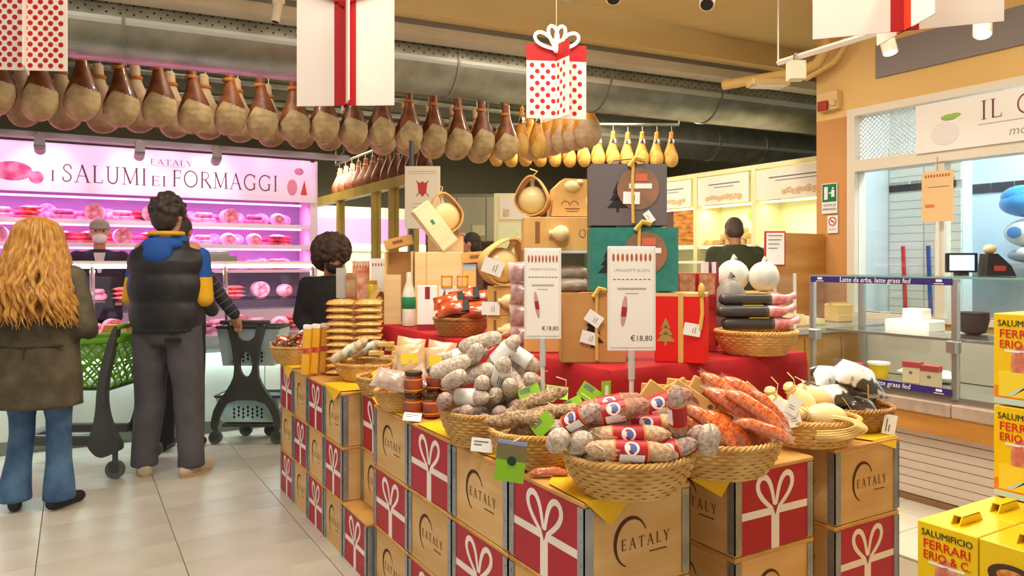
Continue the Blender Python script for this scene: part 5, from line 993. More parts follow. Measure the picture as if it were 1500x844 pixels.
# meats on the shelves
mMeat = M('meat_pink', '#d8506e', .4, c2='#f0b9c6', ns=22, nd=4, rnd=.2, coat=.5); mMeatL = M('meat_pale', '#eec3cf', .5, c2='#e59ab0', ns=14, rnd=.1); mMeatR = M('meat_red', '#c8323f', .4, c2='#e98f86', ns=20, rnd=.2, coat=.4); mMeatD = M('meat_dark', '#8c3a58', .4, c2='#c77a95', ns=25, rnd=.2)
def meat_kind(nm, label, mat, kind):
    t = thing(nm, label, 'meat')
    if kind == 'ball': q = MB(); q.ell((0, 0, .07), .09, .085, .07, 16, 10); q.build('body', mat, t); q = MB(); q.ell((0, -.082, .07), .05, .008, .045, 14, 6); q.build('cut_face', mMeat, t)
    elif kind == 'half': q = MB(); q.tube([(0, -.08, .085), (0, .1, .085)], [.085, .08], 20); q.build('rind', mat, t); q = MB(); q.tube([(0, -.086, .085), (0, -.081, .085)], .077, 20); q.build('cut_face', mMeat, t)
    elif kind == 'packs':
        for k in range(3): q = MB(); q.pillow(.1, .07, .024, 5, (random.uniform(-.01, .01), 0, .024 + k * .043)); q.build('pack', mat, t)
    else:
        q = MB(); q.caps((-.07, -.02, .032), (.08, .01, .032), .03); q.build('sausage', mat, t); q = MB(); q.caps((-.06, .03, .04), (.09, .05, .04), .034); q.build('sausage', mat, t); q = MB(); q.caps((-.05, .0, .088), (.07, .03, .088), .028); q.build('sausage', mat, t)
    return Kind(t)
MK = [meat_kind('cured_meat', 'round pink cured meat with a cut face on the lit shelves', mMeatL, 'ball'), meat_kind('cured_meat', 'cylindrical cut ham half with pale rind on the lit shelves', mMeatL, 'half'), meat_kind('meat_packs', 'small stack of flat pink meat packs on the lit shelves', mMeatR, 'packs'), meat_kind('sausage_bundle', 'bundle of short pink sausages on the lit shelves', mMeat, 'bundle'), meat_kind('sausage_bundle', 'bundle of dark purple salami on the lit shelves', mMeatD, 'bundle')]
random.seed(11)
for r, z in enumerate((1.82, 1.595, 1.33)):
    seq = [random.choice((0, 0, 1, 2, 2, 3, 3, 3, 4)) for _ in range(26)]
    for i, k in enumerate(seq):
        x = -.98 + i * .127 + random.uniform(-.015, .015)
        if x > 2.1: continue
        MK[k].put((x, SY + (.11 if i % 2 else .325), z + .001), (0, 0, random.uniform(-.15, .15)), ['round pink cured meat with a cut face', 'cylindrical cut ham half with pale rind', 'small stack of flat red meat packs', 'bundle of short pink sausages', 'bundle of dark purple salami'][k] + [' on the upper pink lit shelf', ' on the lower pink lit shelf', ' on the bottom shelf behind the counter'][r], 'meats on the shelf, tier %d' % (r + 1), random.uniform(.98, 1.08) if r == 0 else .95)
# the glass counter in front
ct = thing('meat_counter', 'long white deli counter with a glass case in front of the pink shelves', 'counter', (0, 6.48, 0))
MB().box(-3.4, 1.88, .04, .95, .0, .1).build('kick_plate', M('kick', '#8f9a92', .4), ct, False)
for k in range(11): MB().box(-3.4 + k * .48, -3.4 + k * .48 + .474, .0, .9, .1, .70, .004).build('front_panel', mCW, ct, False)
MB().box(-3.4, 1.88, -.05, .95, .70, .735).build('ledge', M('ledge_grey', '#b4bdbc', .3), ct, False); MB().box(-3.4, 1.88, .0, .95, .735, .80).build('display_deck', mStl, ct, False)
MB().box(-3.4, 1.88, .02, .028, .80, 1.3).build('glass_front', glass('case_glass', '#fdfcfe', .1), ct, False)
MB().box(-3.4, 1.88, .25, .75, 1.08, 1.09).build('glass_shelf', glass('case_glass', '#fdfcfe', .1), ct, False)
tp = MB().box(-3.4, 1.88, .15, .95, 1.385, 1.42).build('top_shelf', M('top_cream', '#e2d9cf', .35), ct, False); MB().box(-3.4, 1.88, .14, .16, 1.36, 1.39).build('lamp_strip', M('case_lamp', '#ffe2f4', .3, emit=2.5), tp, False)
for x in (-2.4, -1.1, .12, 1.1, 1.84): MB().tube([(x, .02, .80), (x + .0, .16, 1.39)], .018, 8).build('post', mChrome, ct)
area('case_lamp_light', (-.6, 6.75, 1.35), 4.6, 20, (1, .78, .92), (0, 0, 0), .1)
area('kick_lamp_light', (-.6, 6.44, .68), 4.6, 16, (.8, 1, .95), (math.radians(-20), 0, 0), .05)
for i in range(16):
    MK[[1, 3, 0, 2, 4, 3][i % 6]].put((-.72 + i * .165, 6.48 + .29 + .22 * (i % 2), .801), (0, 0, random.uniform(-.3, .3)), {0: 'cut ham half lying on the steel deck of the glass counter', 1: 'pale pink sausages lying on the steel deck of the glass counter', 2: 'round cured meat on the steel deck of the glass counter', 3: 'flat meat packs on the steel deck of the glass counter', 4: 'dark salami on the steel deck of the glass counter', 5: 'pale pink sausages lying on the steel deck of the glass counter'}[i % 6], 'meats on the counter deck', .9)
for i in range(10): MK[[1, 0, 3, 2][i % 4]].put((-.3 + i * .22, 6.98, 1.091), (0, 0, random.uniform(-.4, .4)), {0: 'cut ham half on the upper glass shelf of the counter', 1: 'round cured meat on the upper glass shelf of the counter', 2: 'pink sausages on the upper glass shelf of the counter', 3: 'meat packs on the upper glass shelf of the counter'}[i % 4], 'meats on the glass shelf', .85)
ws = thing('cheese_wedge', 'yellow cheese wedge on the counter deck behind the green cart', 'cheese', P(150, 452, 5.95), 0); MB().prism([(-.16, -.06), (.16, -.06), (.13, .05), (-.12, .06)], -.05, .05, 'y').build('wedge', M('cheese_orange', '#d99b52', .5, c2='#c9824a', ns=8), ws, False); MB().box(-.03, .03, -.052, -.05, -.03, .03).build('price_flag', M('flag_yellow', '#ecd47a', .5), ws, False); ws.location = (.32, 6.575, .861)
scl = thing('counter_scale', 'dark grey weighing scale housing on the counter top behind the man', 'scale', (1.02, 7.0, 1.42), 0); MB().box(-.22, .22, -.14, .14, 0, .05, .006).build('base', M('scale_grey', '#8d8580', .4), scl, False); MB().box(-.2, .16, -.12, .12, .05, .09, .004).build('weighing_pan', mStl, scl, False)
# track with spot heads over the sign
tr = thing('lamp_track', 'long grey lamp rail hanging in front of the counter sign', 'track', (0, 7.6, 0)); MB().box(-3.3, 2.5, -.03, .03, 2.49, 2.54).build('rail', M('rail_grey', '#9c8f98', .4, .4), tr, False); MB().box(-3.3, 2.5, .12, .16, 2.50, 2.54).build('rail', M('rail_grey', '#9c8f98', .4, .4), tr, False)
for x in (-3, -.6, 2.4): MB().tube([(x, 0, 2.53), (x, -.14, 2.56), (x, -.14, 3.95)], .008, 6).build('hanger', mSteel, tr)
for k, px in enumerate((58, 205, 318)):
    kk = (px - 750) / 1080.0; x = 7.56 * (SA + kk * CA) / (CA - kk * SA)
    track_lamp((x, 7.56, 2.42), (x, 8.3, 2.2), f'grey rail spotlight aimed at the sign, {["over the ham picture", "above the word SALUMI", "above the word FORMAGGI"][k]}', '#a89aa6', .045, .1, True, 9, (1, .6, .9), 2.5)
# ================================================================= RIGHT COUNTER
mOak = M('oak_panel', '#c98f45', .45, c2='#b57a34', ns=2, nd=4, stretch=(1, 1, 6)); mStone = M('stone_trim', '#b9a697', .4, c2='#a38f82', ns=12); mSlat = M('slat_white', '#d8cbbd', .5); mPurple = M('strip_purple', '#3a2a78', .4); mGE = M('glass_edge', '#7fb5a5', .15, alpha=.8); mAlu = M('aluminium', '#b7bcbc', .3, .8)
CX = 4.2
rc = thing('glass_counter', 'glass display counter with purple strips, oak band and slatted white plinth', 'counter', (CX, 0, 0))
for k in range(8): MB().box(.07, .1, .3, 3.19, .035 + k * .05, .035 + k * .05 + .046, .002).build('slat', mSlat, rc, False)
MB().box(.1, .8, .3, 3.19, .0, .43).build('plinth_core', mSlat, rc, False); MB().box(.05, .1, .3, 3.19, 0, .03).build('kick_strip', M('kick_brown', '#8a6a48', .5), rc, False)
MB().box(-.03, .85, .3, 3.19, .435, .545).build('oak_band', mOak, rc, False)
MB().box(-.045, .85, .3, 2.262, .545, .62, .006).build('stone_ledge', mStone, rc, False); MB().box(-.045, .85, 2.266, 3.19, .545, .62, .006).build('stone_ledge', mStone, rc, False)
MB().box(0, .8, .3, 3.19, .62, .655).build('steel_deck', M('deck_steel', '#a9a49c', .25, .6), rc, False)
gl = glass('counter_glass', '#fbfefc', .1)
for a, b in ((.3, 2.24), (2.28, 3.17)): MB().box(.0, .008, a, b, .655, 1.31).build('front_glass', gl, rc, False)
MB().box(.0, .55, 3.172, 3.18, .655, 1.31).build('end_glass', gl, rc, False); MB().box(-.01, .5, .3, 3.19, 1.315, 1.325).build('top_glass', gl, rc, False); MB().box(-.013, -.01, .3, 3.19, 1.314, 1.326).build('top_edge', mGE, rc, False)
MB().box(.12, .5, .3, 3.15, .96, .968).build('mid_glass_shelf', gl, rc, False); MB().box(.1, .12, .3, 3.15, .955, .972).build('shelf_edge', mAlu, rc, False)
for y in (3.18, 2.26): MB().box(-.012, .02, y - .018, y + .018, .64, 1.315, .004).build('post', mAlu, rc, False)
MB().box(.5, .53, 3.15, 3.19, .66, 1.315).build('post', mAlu, rc, False); MB().box(.5, .53, 1.75, 1.79, .66, 1.315).build('post', mAlu, rc, False)
for y in (3.16, 2.27): MB().box(-.03, .03, y - .03, y + .03, .90, .97, .006).build('clamp', mAlu, rc, False)
MB().box(.55, .8, .3, 3.19, .66, .95).build('back_cupboard', M('inner_grey', '#a49c92', .4), rc, False)
for z0, z1, y0, y1 in ((1.278, 1.316, 2.27, 3.18), (.66, .70, 2.27, 3.18)):
    s = MB().box(-.02, -.012, y0, y1, z0, z1).build('purple_strip', mPurple, rc, False)
    link('lettering', text_mesh('Latte da erba, latte grass fed', .042, mat=mPaper, sx=.96, shear=.12, ext=.0008), s, (-.021, (y0 + y1) / 2 + .01, (z0 + z1) / 2), (0, 0, -math.pi / 2))
    for yy in (y1 - .07, y0 + .07):
        q = MB()
        for i in (-1, 0, 1): q.ell((-.0205, yy + i * .011, (z0 + z1) / 2 + .006), .0006, .008, .008, 8, 5)
        q.box(-.021, -.0205, yy - .028, yy + .028, (z0 + z1) / 2 - .013, (z0 + z1) / 2 - .009); q.build('small_logo', mPaper, s, False)['kind'] = 'stuff'
def carton2(loc, label, c1, c2, w=.1, h=.13, d=.06, rz=-1.45):
    t = thing('milk_product_box', label, 'carton', loc, rz); MB().box(-w / 2, w / 2, -d / 2, d / 2, 0, h, .002).build('box_body', M('cart' + c1, c1, .5), t, False); MB().box(-w / 2 - .001, w / 2 + .001, -d / 2 - .001, d / 2 + .001, h * .74, h + .001).build('lid_band', M('cart' + c2, c2, .5), t, False); q = MB(); q.ell((0, -d / 2 - .0005, h * .5), .012, .0006, .01, 10, 6); q.build('emblem', mPrint, t); return t
carton2((4.42, 2.52, .656), 'beige cheese box with a red lid, nearer the counter post', '#d9c4a4', '#b5484c'); carton2((4.5, 2.68, .656), 'beige cheese box with a red lid, set behind another one', '#d9c4a4', '#b5484c'); carton2((4.42, 3.02, .656), 'low red and beige cheese box by the yellow tub', '#d9b49a', '#c04a44', .11, .09); carton2((4.46, 2.08, .656), 'plain beige cheese box right of the counter post', '#d6c6ab', '#d6c6ab', .12, .1)
tb = thing('yellow_tub', 'yellow tub with a white lid in the glass counter', 'tub', (4.52, 2.92, .656)); MB().lathe([(.01, 0), (.055, 0), (.065, .085), (.01, .085)], 20).build('tub_body', M('tub_yellow', '#e0bb22', .4), tb); MB().lathe([(.01, .085), (.069, .085), (.069, .1), (.01, .102)], 20).build('lid', mWhite, tb)
for y, lab in ((2.565, 'crumpled white cheese paper in the glass counter behind the boxes'), (2.775, 'folded white cheese paper in the glass counter near the tub'), (2.12, 'white mozzarella bag in the glass counter behind the plain box')):
    b = thing('paper_bundle', lab, 'paper', (4.65, y, .695), random.random()); MB().pillow(.08, .06, .04, 8).build('wrapper', mWC, b); MB().box(-.085, -.07, -.02, .02, -.002, .002).build('twisted_end', mWC, b, False)
area('case_lamp_light', (CX + .25, 2.3, 1.30), 1.6, 5, (1, .96, .9), (0, 0, math.pi / 2), .06)
# return counter with grey top
rt = thing('return_counter', 'oak return counter with grey worktop at the end of the glass case', 'counter', (0, 0, 0)); MB().box(3.98, 5.55, 3.36, 3.85, 0, .91).build('oak_body', mOak, rt, False); MB().box(3.95, 5.58, 3.33, 3.87, .91, .95, .004).build('worktop', M('worktop_grey', '#a5a3a0', .35), rt, False)
for x in (4.35, 4.75, 5.15): MB().box(x, x + .006, 3.355, 3.36, .1, .88).build('joint', M('oak_dark', '#8a5a28', .6), rt, False)
for px, lab, w_, h_ in ((1182, 'large pale cheese piece with rind on the grey worktop', .066, .09), (1213, 'smaller pale cheese piece on the grey worktop', .056, .07), (1242, 'flat pale cheese slice on the grey worktop', .044, .05)):
    p = P(px, 470, 5.15); c = thing('cheese_piece', lab, 'cheese', (p.x, max(p.y, 3.5), .951), -.2); MB().prism([(-w_, 0), (w_, 0), (w_ * .8, h_), (-w_ * .5, h_ * 1.1), (-w_, h_ * .6)], -.06, .06, 'y').build('paste', M('cheese_pale', '#ecdcb2', .5, c2='#dfc58e', ns=9), c, False); MB().box(-w_, w_, -.062, .062, 0, .012).build('rind', M('cheese_rind', '#b98f55', .6), c, False)
p = P(1286, 460, 5.4); c = thing('paper_block', 'straw coloured wrapped cheese block on the grey worktop', 'cheese', (p.x, 3.6, .951), -.2); MB().box(-.08, .08, -.07, .07, 0, .14, .01).build('wrapper', M('straw_paper', '#dfb870', .6), c, False); MB().box(-.085, .085, -.01, .01, .13, .15).build('fold', mKraft, c, False)
tr = thing('white_tray', 'white plastic tray with a tub on a bracket in the glass counter', 'tray', (4.82, 2.86, .951), 0); MB().box(-.1, .1, -.15, .15, 0, .075, .008).build('tray_body', mWhite, tr, False); MB().box(-.06, .06, -.08, .05, .075, .15, .006).build('tub', mWhite, tr, False)
bk = thing('black_bowl', 'round black bowl standing in the counter behind the white tray', 'bowl', (4.85, 2.5, .951)); MB().lathe([(.03, 0), (.07, .02), (.09, .1), (.085, .14), (.08, .14), (.08, .1), (.02, .03)], 20).build('bowl_body', mBlack, bk); MB().lathe([(.086, .135), (.092, .138), (.086, .144)], 20).build('rim', mDark, bk)
mo = thing('till_monitor', 'till monitor with a pale blue screen on the glass counter', 'monitor', P(1408, 400, 4.35), -A - .15); mo.location.z = 1.327; MB().box(-.085, .085, -.015, .015, .02, .135, .004).build('casing', mBlack, mo, False); MB().box(-.07, .065, -.0165, -.015, .032, .122).build('screen', M('screen_blue', '#bcd8f2', .3, emit=.9), mo, False); MB().box(-.03, .03, -.03, .03, 0, .02).build('foot', mBlack, mo, False)
sl = thing('counter_scale', 'black wedge shaped scale with a red print beside the monitor', 'scale', P(1458, 400, 4.3), -A - .2); sl.location.z = 1.327; MB().prism([(-.07, 0), (.085, 0), (.06, .06), (-.01, .13), (-.06, .13)], -.06, .06, 'y').build('housing', mBlack, sl, False); MB().box(-.03, .03, -.062, -.06, .03, .06).build('red_print', M('scale_red', '#a33a32', .5), sl, False); q = MB(); q.ell((-.03, 0, .155), .035, .03, .028); q.build('round_top', M('scale_tan', '#d9b98a', .5), sl)
ps = thing('poster', 'tan paper notice with a row of sausages hanging in the shop window', 'poster', (5.5, 3.09, 1.72)); MB().box(-.004, .004, -.115, .115, -.01, .365).build('sheet', M('poster_tan', '#ecc794', .6), ps, False); q = MB()
for k in range(9): q.ell((-.0045, -.085 + .021 * k, .33), .0006, .007, .013, 8, 5)
q.build('sausage_row_print', M('print_rust', '#b5613a', .6), ps)['kind'] = 'stuff'; MB().box(-.0046, -.004, .02, .09, .095, .12).build('picture', M('poster_pic', '#d9853a', .6), ps, False); MB().box(-.0046, -.004, -.09, .07, .245, .25).build('dash_print', mPrint, ps, False); MB().tube([(0, 0, .36), (0, 0, .47)], .004, 6).build('hook', mChrome, ps); MB().tube([(0, 0, -.01), (0, 0, -.42)], .012, 8).build('pole', mWhite, ps)
for z0, h, nm in ((1.98, .16, 'exit'), (1.72, .13, 'smoke')):
    if nm == 'exit':
        t = thing('exit_sign', 'green and white emergency exit sign on the orange pillar', 'sign', (5.588, 4.06, 1.83)); MB().box(-.004, .004, -.075, .075, 0, .26).build('plate', mPaper, t, False); g = MB().box(-.006, -.004, -.068, .068, .1, .252).build('green_field', M('exit_green', '#0f7a4d', .5), t, False); q = MB(); q.box(-.0066, -.006, .015, .05, .12, .23); q.box(-.0066, -.006, -.02, .005, .17, .18); q.box(-.0066, -.006, -.05, -.02, .14, .2); q.ell((-.0063, -.035, .215), .0005, .01, .01, 8, 5); q.build('pictogram', mPaper, g, False)['kind'] = 'stuff'
        link('lettering', text_mesh('USCITA DI', .026, mat=mBlack), t, (-.0048, 0, .07), (0, 0, -math.pi / 2)); link('lettering', text_mesh('EMERGENZA', .026, mat=mBlack, sx=.9), t, (-.0048, 0, .035), (0, 0, -math.pi / 2))
    else:
        t = thing('no_smoking_sign', 'small white no smoking sign with a red ring under the exit sign', 'sign', (5.588, 4.03, 1.66)); MB().box(-.004, .004, -.05, .05, 0, .15).build('plate', mPaper, t, False); q = MB(); q.m = Matrix.Rotation(-math.pi / 2, 4, 'Z'); q.strip([(.034 * math.cos(math.radians(a)), .1 + .034 * math.sin(math.radians(a))) for a in range(0, 361, 15)], .01, -.0045); q.strip([(-.024, .124), (.024, .076)], .008, -.0045); q.build('red_ring', M('ring_red', '#c4332c', .5), t, False); MB().box(-.005, -.004, -.018, .018, .097, .103).build('cigarette', mBlack, t, False); MB().box(-.005, -.004, -.035, .035, .03, .034).build('print_line', mPrint, t, False)
wp = thing('wood_panel', 'plain oak panel standing against the orange pillar', 'panel', (0, 0, 0)); MB().box(4.95, 5.58, 4.1, 4.15, 0, 1.655, .003).build('board', mOak, wp, False); MB().box(4.93, 4.96, 4.09, 4.16, 0, 1.66).build('edge_post', mOak, wp, False)
ac = thing('sneeze_screen', 'clear acrylic screen with a white edge at the end of the return counter', 'screen', (4.15, 3.4, .951), 0); MB().box(-.2, .14, -.004, .004, 0, .37).build('clear_pane', glass('acrylic', '#fdfcfa', .1), ac, False); MB().box(.14, .16, -.006, .006, 0, .38).build('white_edge', M('edge_white', '#e6dfda', .3), ac, False)
p = P(1135, 386, 3.5); rs = thing('red_frame_sign', 'red framed white notice on a pole behind the wrapped cheeses', 'sign', (p.x, p.y, 0), -A); MB().box(-.05, .05, -.006, .006, 1.385, 1.555, .003).build('red_frame', M('frame_red', '#b8322c', .4), rs, False); MB().box(-.042, .042, -.008, -.006, 1.395, 1.545).build('paper_insert', mPaper, rs, False)
for k in range(4): MB().box(-.034, .034 - .008 * k, -.0086, -.008, 1.53 - .02 * k, 1.534 - .02 * k).build('print_line', mPrint, rs, False)
MB().tube([(0, 0, .02), (0, 0, 1.39)], .008, 8).build('pole', M('pole_white', '#dcd8d4', .35), rs); MB().lathe([(.01, 0), (.055, 0), (.055, .012), (.01, .02)], 20).build('foot', M('pole_white', '#dcd8d4', .35), rs)
# things in the back room
def blob(name, label, cat, loc, r, mat, extra=None):
    t = thing(name, label, cat, loc); q = MB(); q.ell((0, 0, 0), r[0], r[1], r[2], 18, 12); q.build('body', mat, t)
    if extra: q = MB(); q.ell(extra[0], *extra[1]); q.build('cap', extra[2], t)
    return t
sh = thing('steel_shelf', 'steel work shelf along the back room wall carrying bags', 'shelf', (7.0, 2.9, 0)); MB().box(-.2, .28, -.9, .9, 1.36, 1.4).build('board', mStl, sh, False)
for y in (-.85, .85): MB().box(-.2, -.15, y - .02, y + .02, 0, 1.36).build('leg', mStl, sh, False)
blob('blue_bag', 'bright blue plastic bag over a white bundle in the back room', 'bag', (6.95, 3.12, 1.91), (.18, .24, .12), M('bag_blue', '#2f8fd8', .3, c2='#2277bd', ns=9, coat=.5, bump=.4, bs=10), ((0, .05, .06), (.15, .18, .1), M('bag_blue', '#2f8fd8', .3)))
blob('white_bundle', 'white plastic bundle with a blue mark under the blue bag', 'bag', (6.95, 3.12, 1.66), (.17, .2, .125), mWC, ((-.165, .05, .0), (.01, .06, .05), M('mark_blue', '#3f7fc4', .4)))
blob('grey_bundle', 'grey translucent bundle under the white one on the steel shelf', 'bag', (6.95, 3.1, 1.468), (.17, .19, .066), M('bundle_grey', '#8d9aa0', .3), ((-.12, .0, .02), (.05, .08, .05), mWC))
blob('balloon', 'pale blue balloon shaped bag hanging in the back room', 'bag', (6.5, 2.35, 1.72), (.12, .12, .17), M('balloon_blue', '#a9c9e6', .4), ((0, 0, -.18), (.02, .02, .03), mWC))
for y, c, lab in ((3.72, '#c22f30', 'red squeegee handle leaning in the back room corner'), (3.5, '#2c4f9c', 'blue squeegee handle leaning in the back room corner')):
    h = thing('squeegee', lab, 'tool', (6.2, y, 0)); MB().tube([(0, 0, .02), (0, .06, 1.55)], .018, 8).build('handle', M('handle' + c, c, .4), h); MB().box(-.02, .02, -.07, .07, 0, .04).build('head', mBlack, h, False)
# ================================================================= BACK OF THE SHOP
bx = 7.5
bw_ = thing('display_bays', 'cream framed row of lit display bays with product boards above', 'display', (bx, 0, 0)); mNiche = M('niche_pale', '#e4e8b8', .6); mBoard = M('board_white', '#e9e2d2', .5)
MB().box(.45, .5, 5.0, 8.6, 0, 2.65).build('back_panel', mNiche, bw_, False); MB().box(-.02, .45, 5.0, 8.6, 2.6, 2.66).build('top_panel', mCream, bw_, False); MB().box(0, .45, 5.0, 8.6, 1.60, 1.65).build('shelf_board', mWhite, bw_, False); MB().box(0, .45, 5.0, 8.6, 0, .9).build('base_cupboard', mCream, bw_, False); MB().box(0, .45, 5.0, 8.6, 1.18, 1.2).build('shelf_board', mWhite, bw_, False)
for y in (5.0, 6.5, 7.53, 8.55): MB().box(-.03, .45, y, y + .07, 0, 2.62).build('upright', mCream, bw_, False)
mProd = M('board_pic', '#c99a6a', .6, c2='#e0c9a4', ns=40, nd=3)
for k, (y0, y1) in enumerate(((5.09, 6.48), (6.6, 7.5), (7.63, 8.53))):
    b = MB().box(-.045, -.02, y0, y1, 2.2, 2.58).build('product_board', mBoard, bw_, False); q = MB(); random.seed(20 + k)
    for i in range(9): q.ell((-.046, (y0 + y1) / 2 - .3 + i * .07, 2.27 + random.random() * .03), .001, .05, .03 + .02 * random.random(), 10, 6)
    q.build('product_picture', mProd, b)['kind'] = 'stuff'; MB().box(-.047, -.045, y0 + .15, y1 - .2, 2.46, 2.475).build('print_line', mPrint, b, False); MB().box(-.047, -.045, y0 + .25, y1 - .3, 2.42, 2.43).build('print_line', mPrint, b, False)
    MB().box(.05, .1, y0, y1, 2.17, 2.19).build('bay_lamp', M('bay_tube', '#fff4d0', .4, emit=3), b, False); area('bay_lamp_light', (bx + .15, (y0 + y1) / 2, 2.16), y1 - y0 - .1, 5.5, (1, .95, .72), (0, 0, math.pi / 2), .08)
ch2 = [('cheese_wheel', 'cheese', M('wheel_tan', '#d9b77c', .5, c2='#c59c5c', ns=9, rnd=.15)), ('paper_parcel', 'parcel', M('parcel_cream', '#ead9b0', .5, rnd=.12))]
w1 = thing('cheese_round', 'tan cheese round in the lit bay', 'cheese'); MB().lathe([(.01, 0), (.08, .004), (.09, .03), (.08, .07), (.01, .075)], 16).build('rind', ch2[0][2], w1); MB().box(-.03, .03, -.03, .03, .074, .077).build('label', mPaper, w1, False); kW1 = Kind(w1)
for y, z, n in ((6.68, 1.651, 0), (6.867, 1.651, 1), (7.054, 1.651, 2), (7.241, 1.651, 3), (6.775, 1.727, 4), (6.962, 1.727, 5), (7.149, 1.727, 6), (6.867, 1.803, 7), (7.054, 1.803, 8), (7.43, 1.651, 9), (5.2, 1.651, 10), (5.4, 1.651, 11)): kW1.put((bx + .14, y, z), (0, 0, random.random() * 6), 'tan cheese round piled in the bay by the man in green' if n < 10 else 'tan cheese round in the bay beside the oak panel', 'cheese rounds in the bays')
pt = thing('potted_plant', 'bushy green plant standing on the cheeses in the lit bay', 'plant', (bx + .33, 6.76, 1.651)); MB().lathe([(.01, 0), (.06, 0), (.08, .15), (.01, .15)], 14).build('pot', M('pot_tan', '#c9a873', .6), pt); q = MB()
for i in range(40):
    a = random.random() * 6.28; l = .2 + .15 * random.random(); q.tube([(0, 0, .15), (.08 * math.cos(a), .08 * math.sin(a), .15 + l * .6), (.11 * math.cos(a), .15 * math.sin(a), .15 + l)], [.008, .009, .002], 4)
q.build('leaves', M('plant_green', '#7fae3a', .5), pt)['kind'] = 'stuff'
bl = thing('bread_photo', 'large orange bread photograph in the bay behind the teal bag', 'picture', (bx + .02, 8.08, 1.66)); MB().box(-.02, .02, -.42, .42, 0, .5).build('panel', M('photo_orange', '#e29a35', .5, c2='#8a4a1a', ns=5, stretch=(1, 1, 5)), bl, False); MB().box(-.022, -.02, -.05, .12, .0, .5).build('dark_stripe', M('photo_brown', '#5b3a34', .5), bl, False)
kC2 = thing('counter_case', 'white glass topped counter in front of the lit bays', 'counter', (6.75, 0, 0)); MB().box(0, .5, 5.0, 8.4, 0, .95).build('front', mWhite, kC2, False); MB().box(-.02, .5, 5.0, 8.4, .95, 1.0).build('worktop', mStl, kC2, False); MB().box(0, .008, 5.0, 8.4, 1.0, 1.4).build('glass_front', glass('case_glass', '#fdfcfe', .1), kC2, False); MB().box(0, .4, 5.0, 8.4, 1.4, 1.43).build('top_shelf', mWhite, kC2, False)
# glass room with gold frame
gr = thing('glass_room', 'glazed tasting room with gold frames under the brown hams', 'room', (3.3, 0, 0)); mGoldF = M('gold_frame', '#b59c4a', .4, c2='#a38a3c', ns=3)
for y in (7.75, 8.35, 8.95, 10.4, 12.2): MB().box(-.05, .05, y - .05, y + .05, 0, 2.4).build('post', mGoldF, gr, False)
MB().box(-.06, .06, 7.7, 12.3, 2.3, 2.42).build('head_rail', mGoldF, gr, False); MB().box(-.05, .05, 7.7, 12.3, 0, .25).build('base_rail', mGoldF, gr, False)
for y0, y1 in ((7.8, 8.3), (8.4, 8.9), (9.0, 10.35), (10.45, 12.15)): MB().box(-.005, .005, y0, y1, .25, 2.3).build('pane', glass('window_glass', '#fbfefe', .1), gr, False)
rw = thing('room_screen', 'pink and cream lit panel wall inside the glazed room', 'panel', (4.4, 12.6, 0)); MB().box(-2.6, 1.2, 0, .1, 0, 2.4).build('lower_panel', M('panel_cream', '#e0dcc0', .5), rw, False); MB().box(-2.6, 1.2, -.02, 0, 1.75, 2.2).build('pink_panel', M('panel_pink', '#d79ccf', .4), rw, False); MB().box(-2.6, 1.2, -.04, 0, 1.62, 1.74).build('light_strip', M('panel_strip', '#e6f0a8', .4, emit=1.2), rw, False)
area('room_lamp_light', (3.9, 11.2, 2.9), 1.2, 120, (1, .9, .85))
sn = thing('banner_sign', 'tall cream banner with a red crest and illegible print, hung on a dark pole', 'sign', P(619, 386, 6.6), -A); sn.location.z = 0
MB().box(-.158, .158, -.008, .008, 1.71, 2.27, .003).build('sheet', M('banner_cream', '#ddd2bd', .6), sn, False); q = MB(); q.prism([(-.045, 2.13), (-.02, 2.12), (0, 2.135), (.02, 2.12), (.045, 2.13), (.035, 2.04), (0, 1.995), (-.035, 2.04)], -.011, -.008, 'y'); q.build('red_crest', M('crest_red', '#b5303a', .5), sn, False); q = MB(); q.strip([(-.055, 2.0), (.055, 2.14)], .008, -.0095); q.strip([(.055, 2.0), (-.055, 2.14)], .008, -.0095); q.build('crossed_lines', M('crest_dark', '#6b4a48', .5), sn, False)['kind'] = 'stuff'
for z, wd in ((2.22, .12), (2.2, .13), (1.93, .09), (1.9, .1), (1.86, .07), (1.82, .1)): MB().box(-wd, wd, -.0088, -.008, z, z + .007).build('print_line', M('print_pale', '#b5aca6', .6), sn, False)
MB().tube([(-.1, .02, 0), (-.1, .02, 2.5)], .022, 8).build('pole', M('pole_dark', '#4d5156', .4, .5), sn)
MB().box(-.22, .02, -.1, .14, 0, .02).build('foot', M('pole_dark', '#4d5156', .4, .5), sn, False)
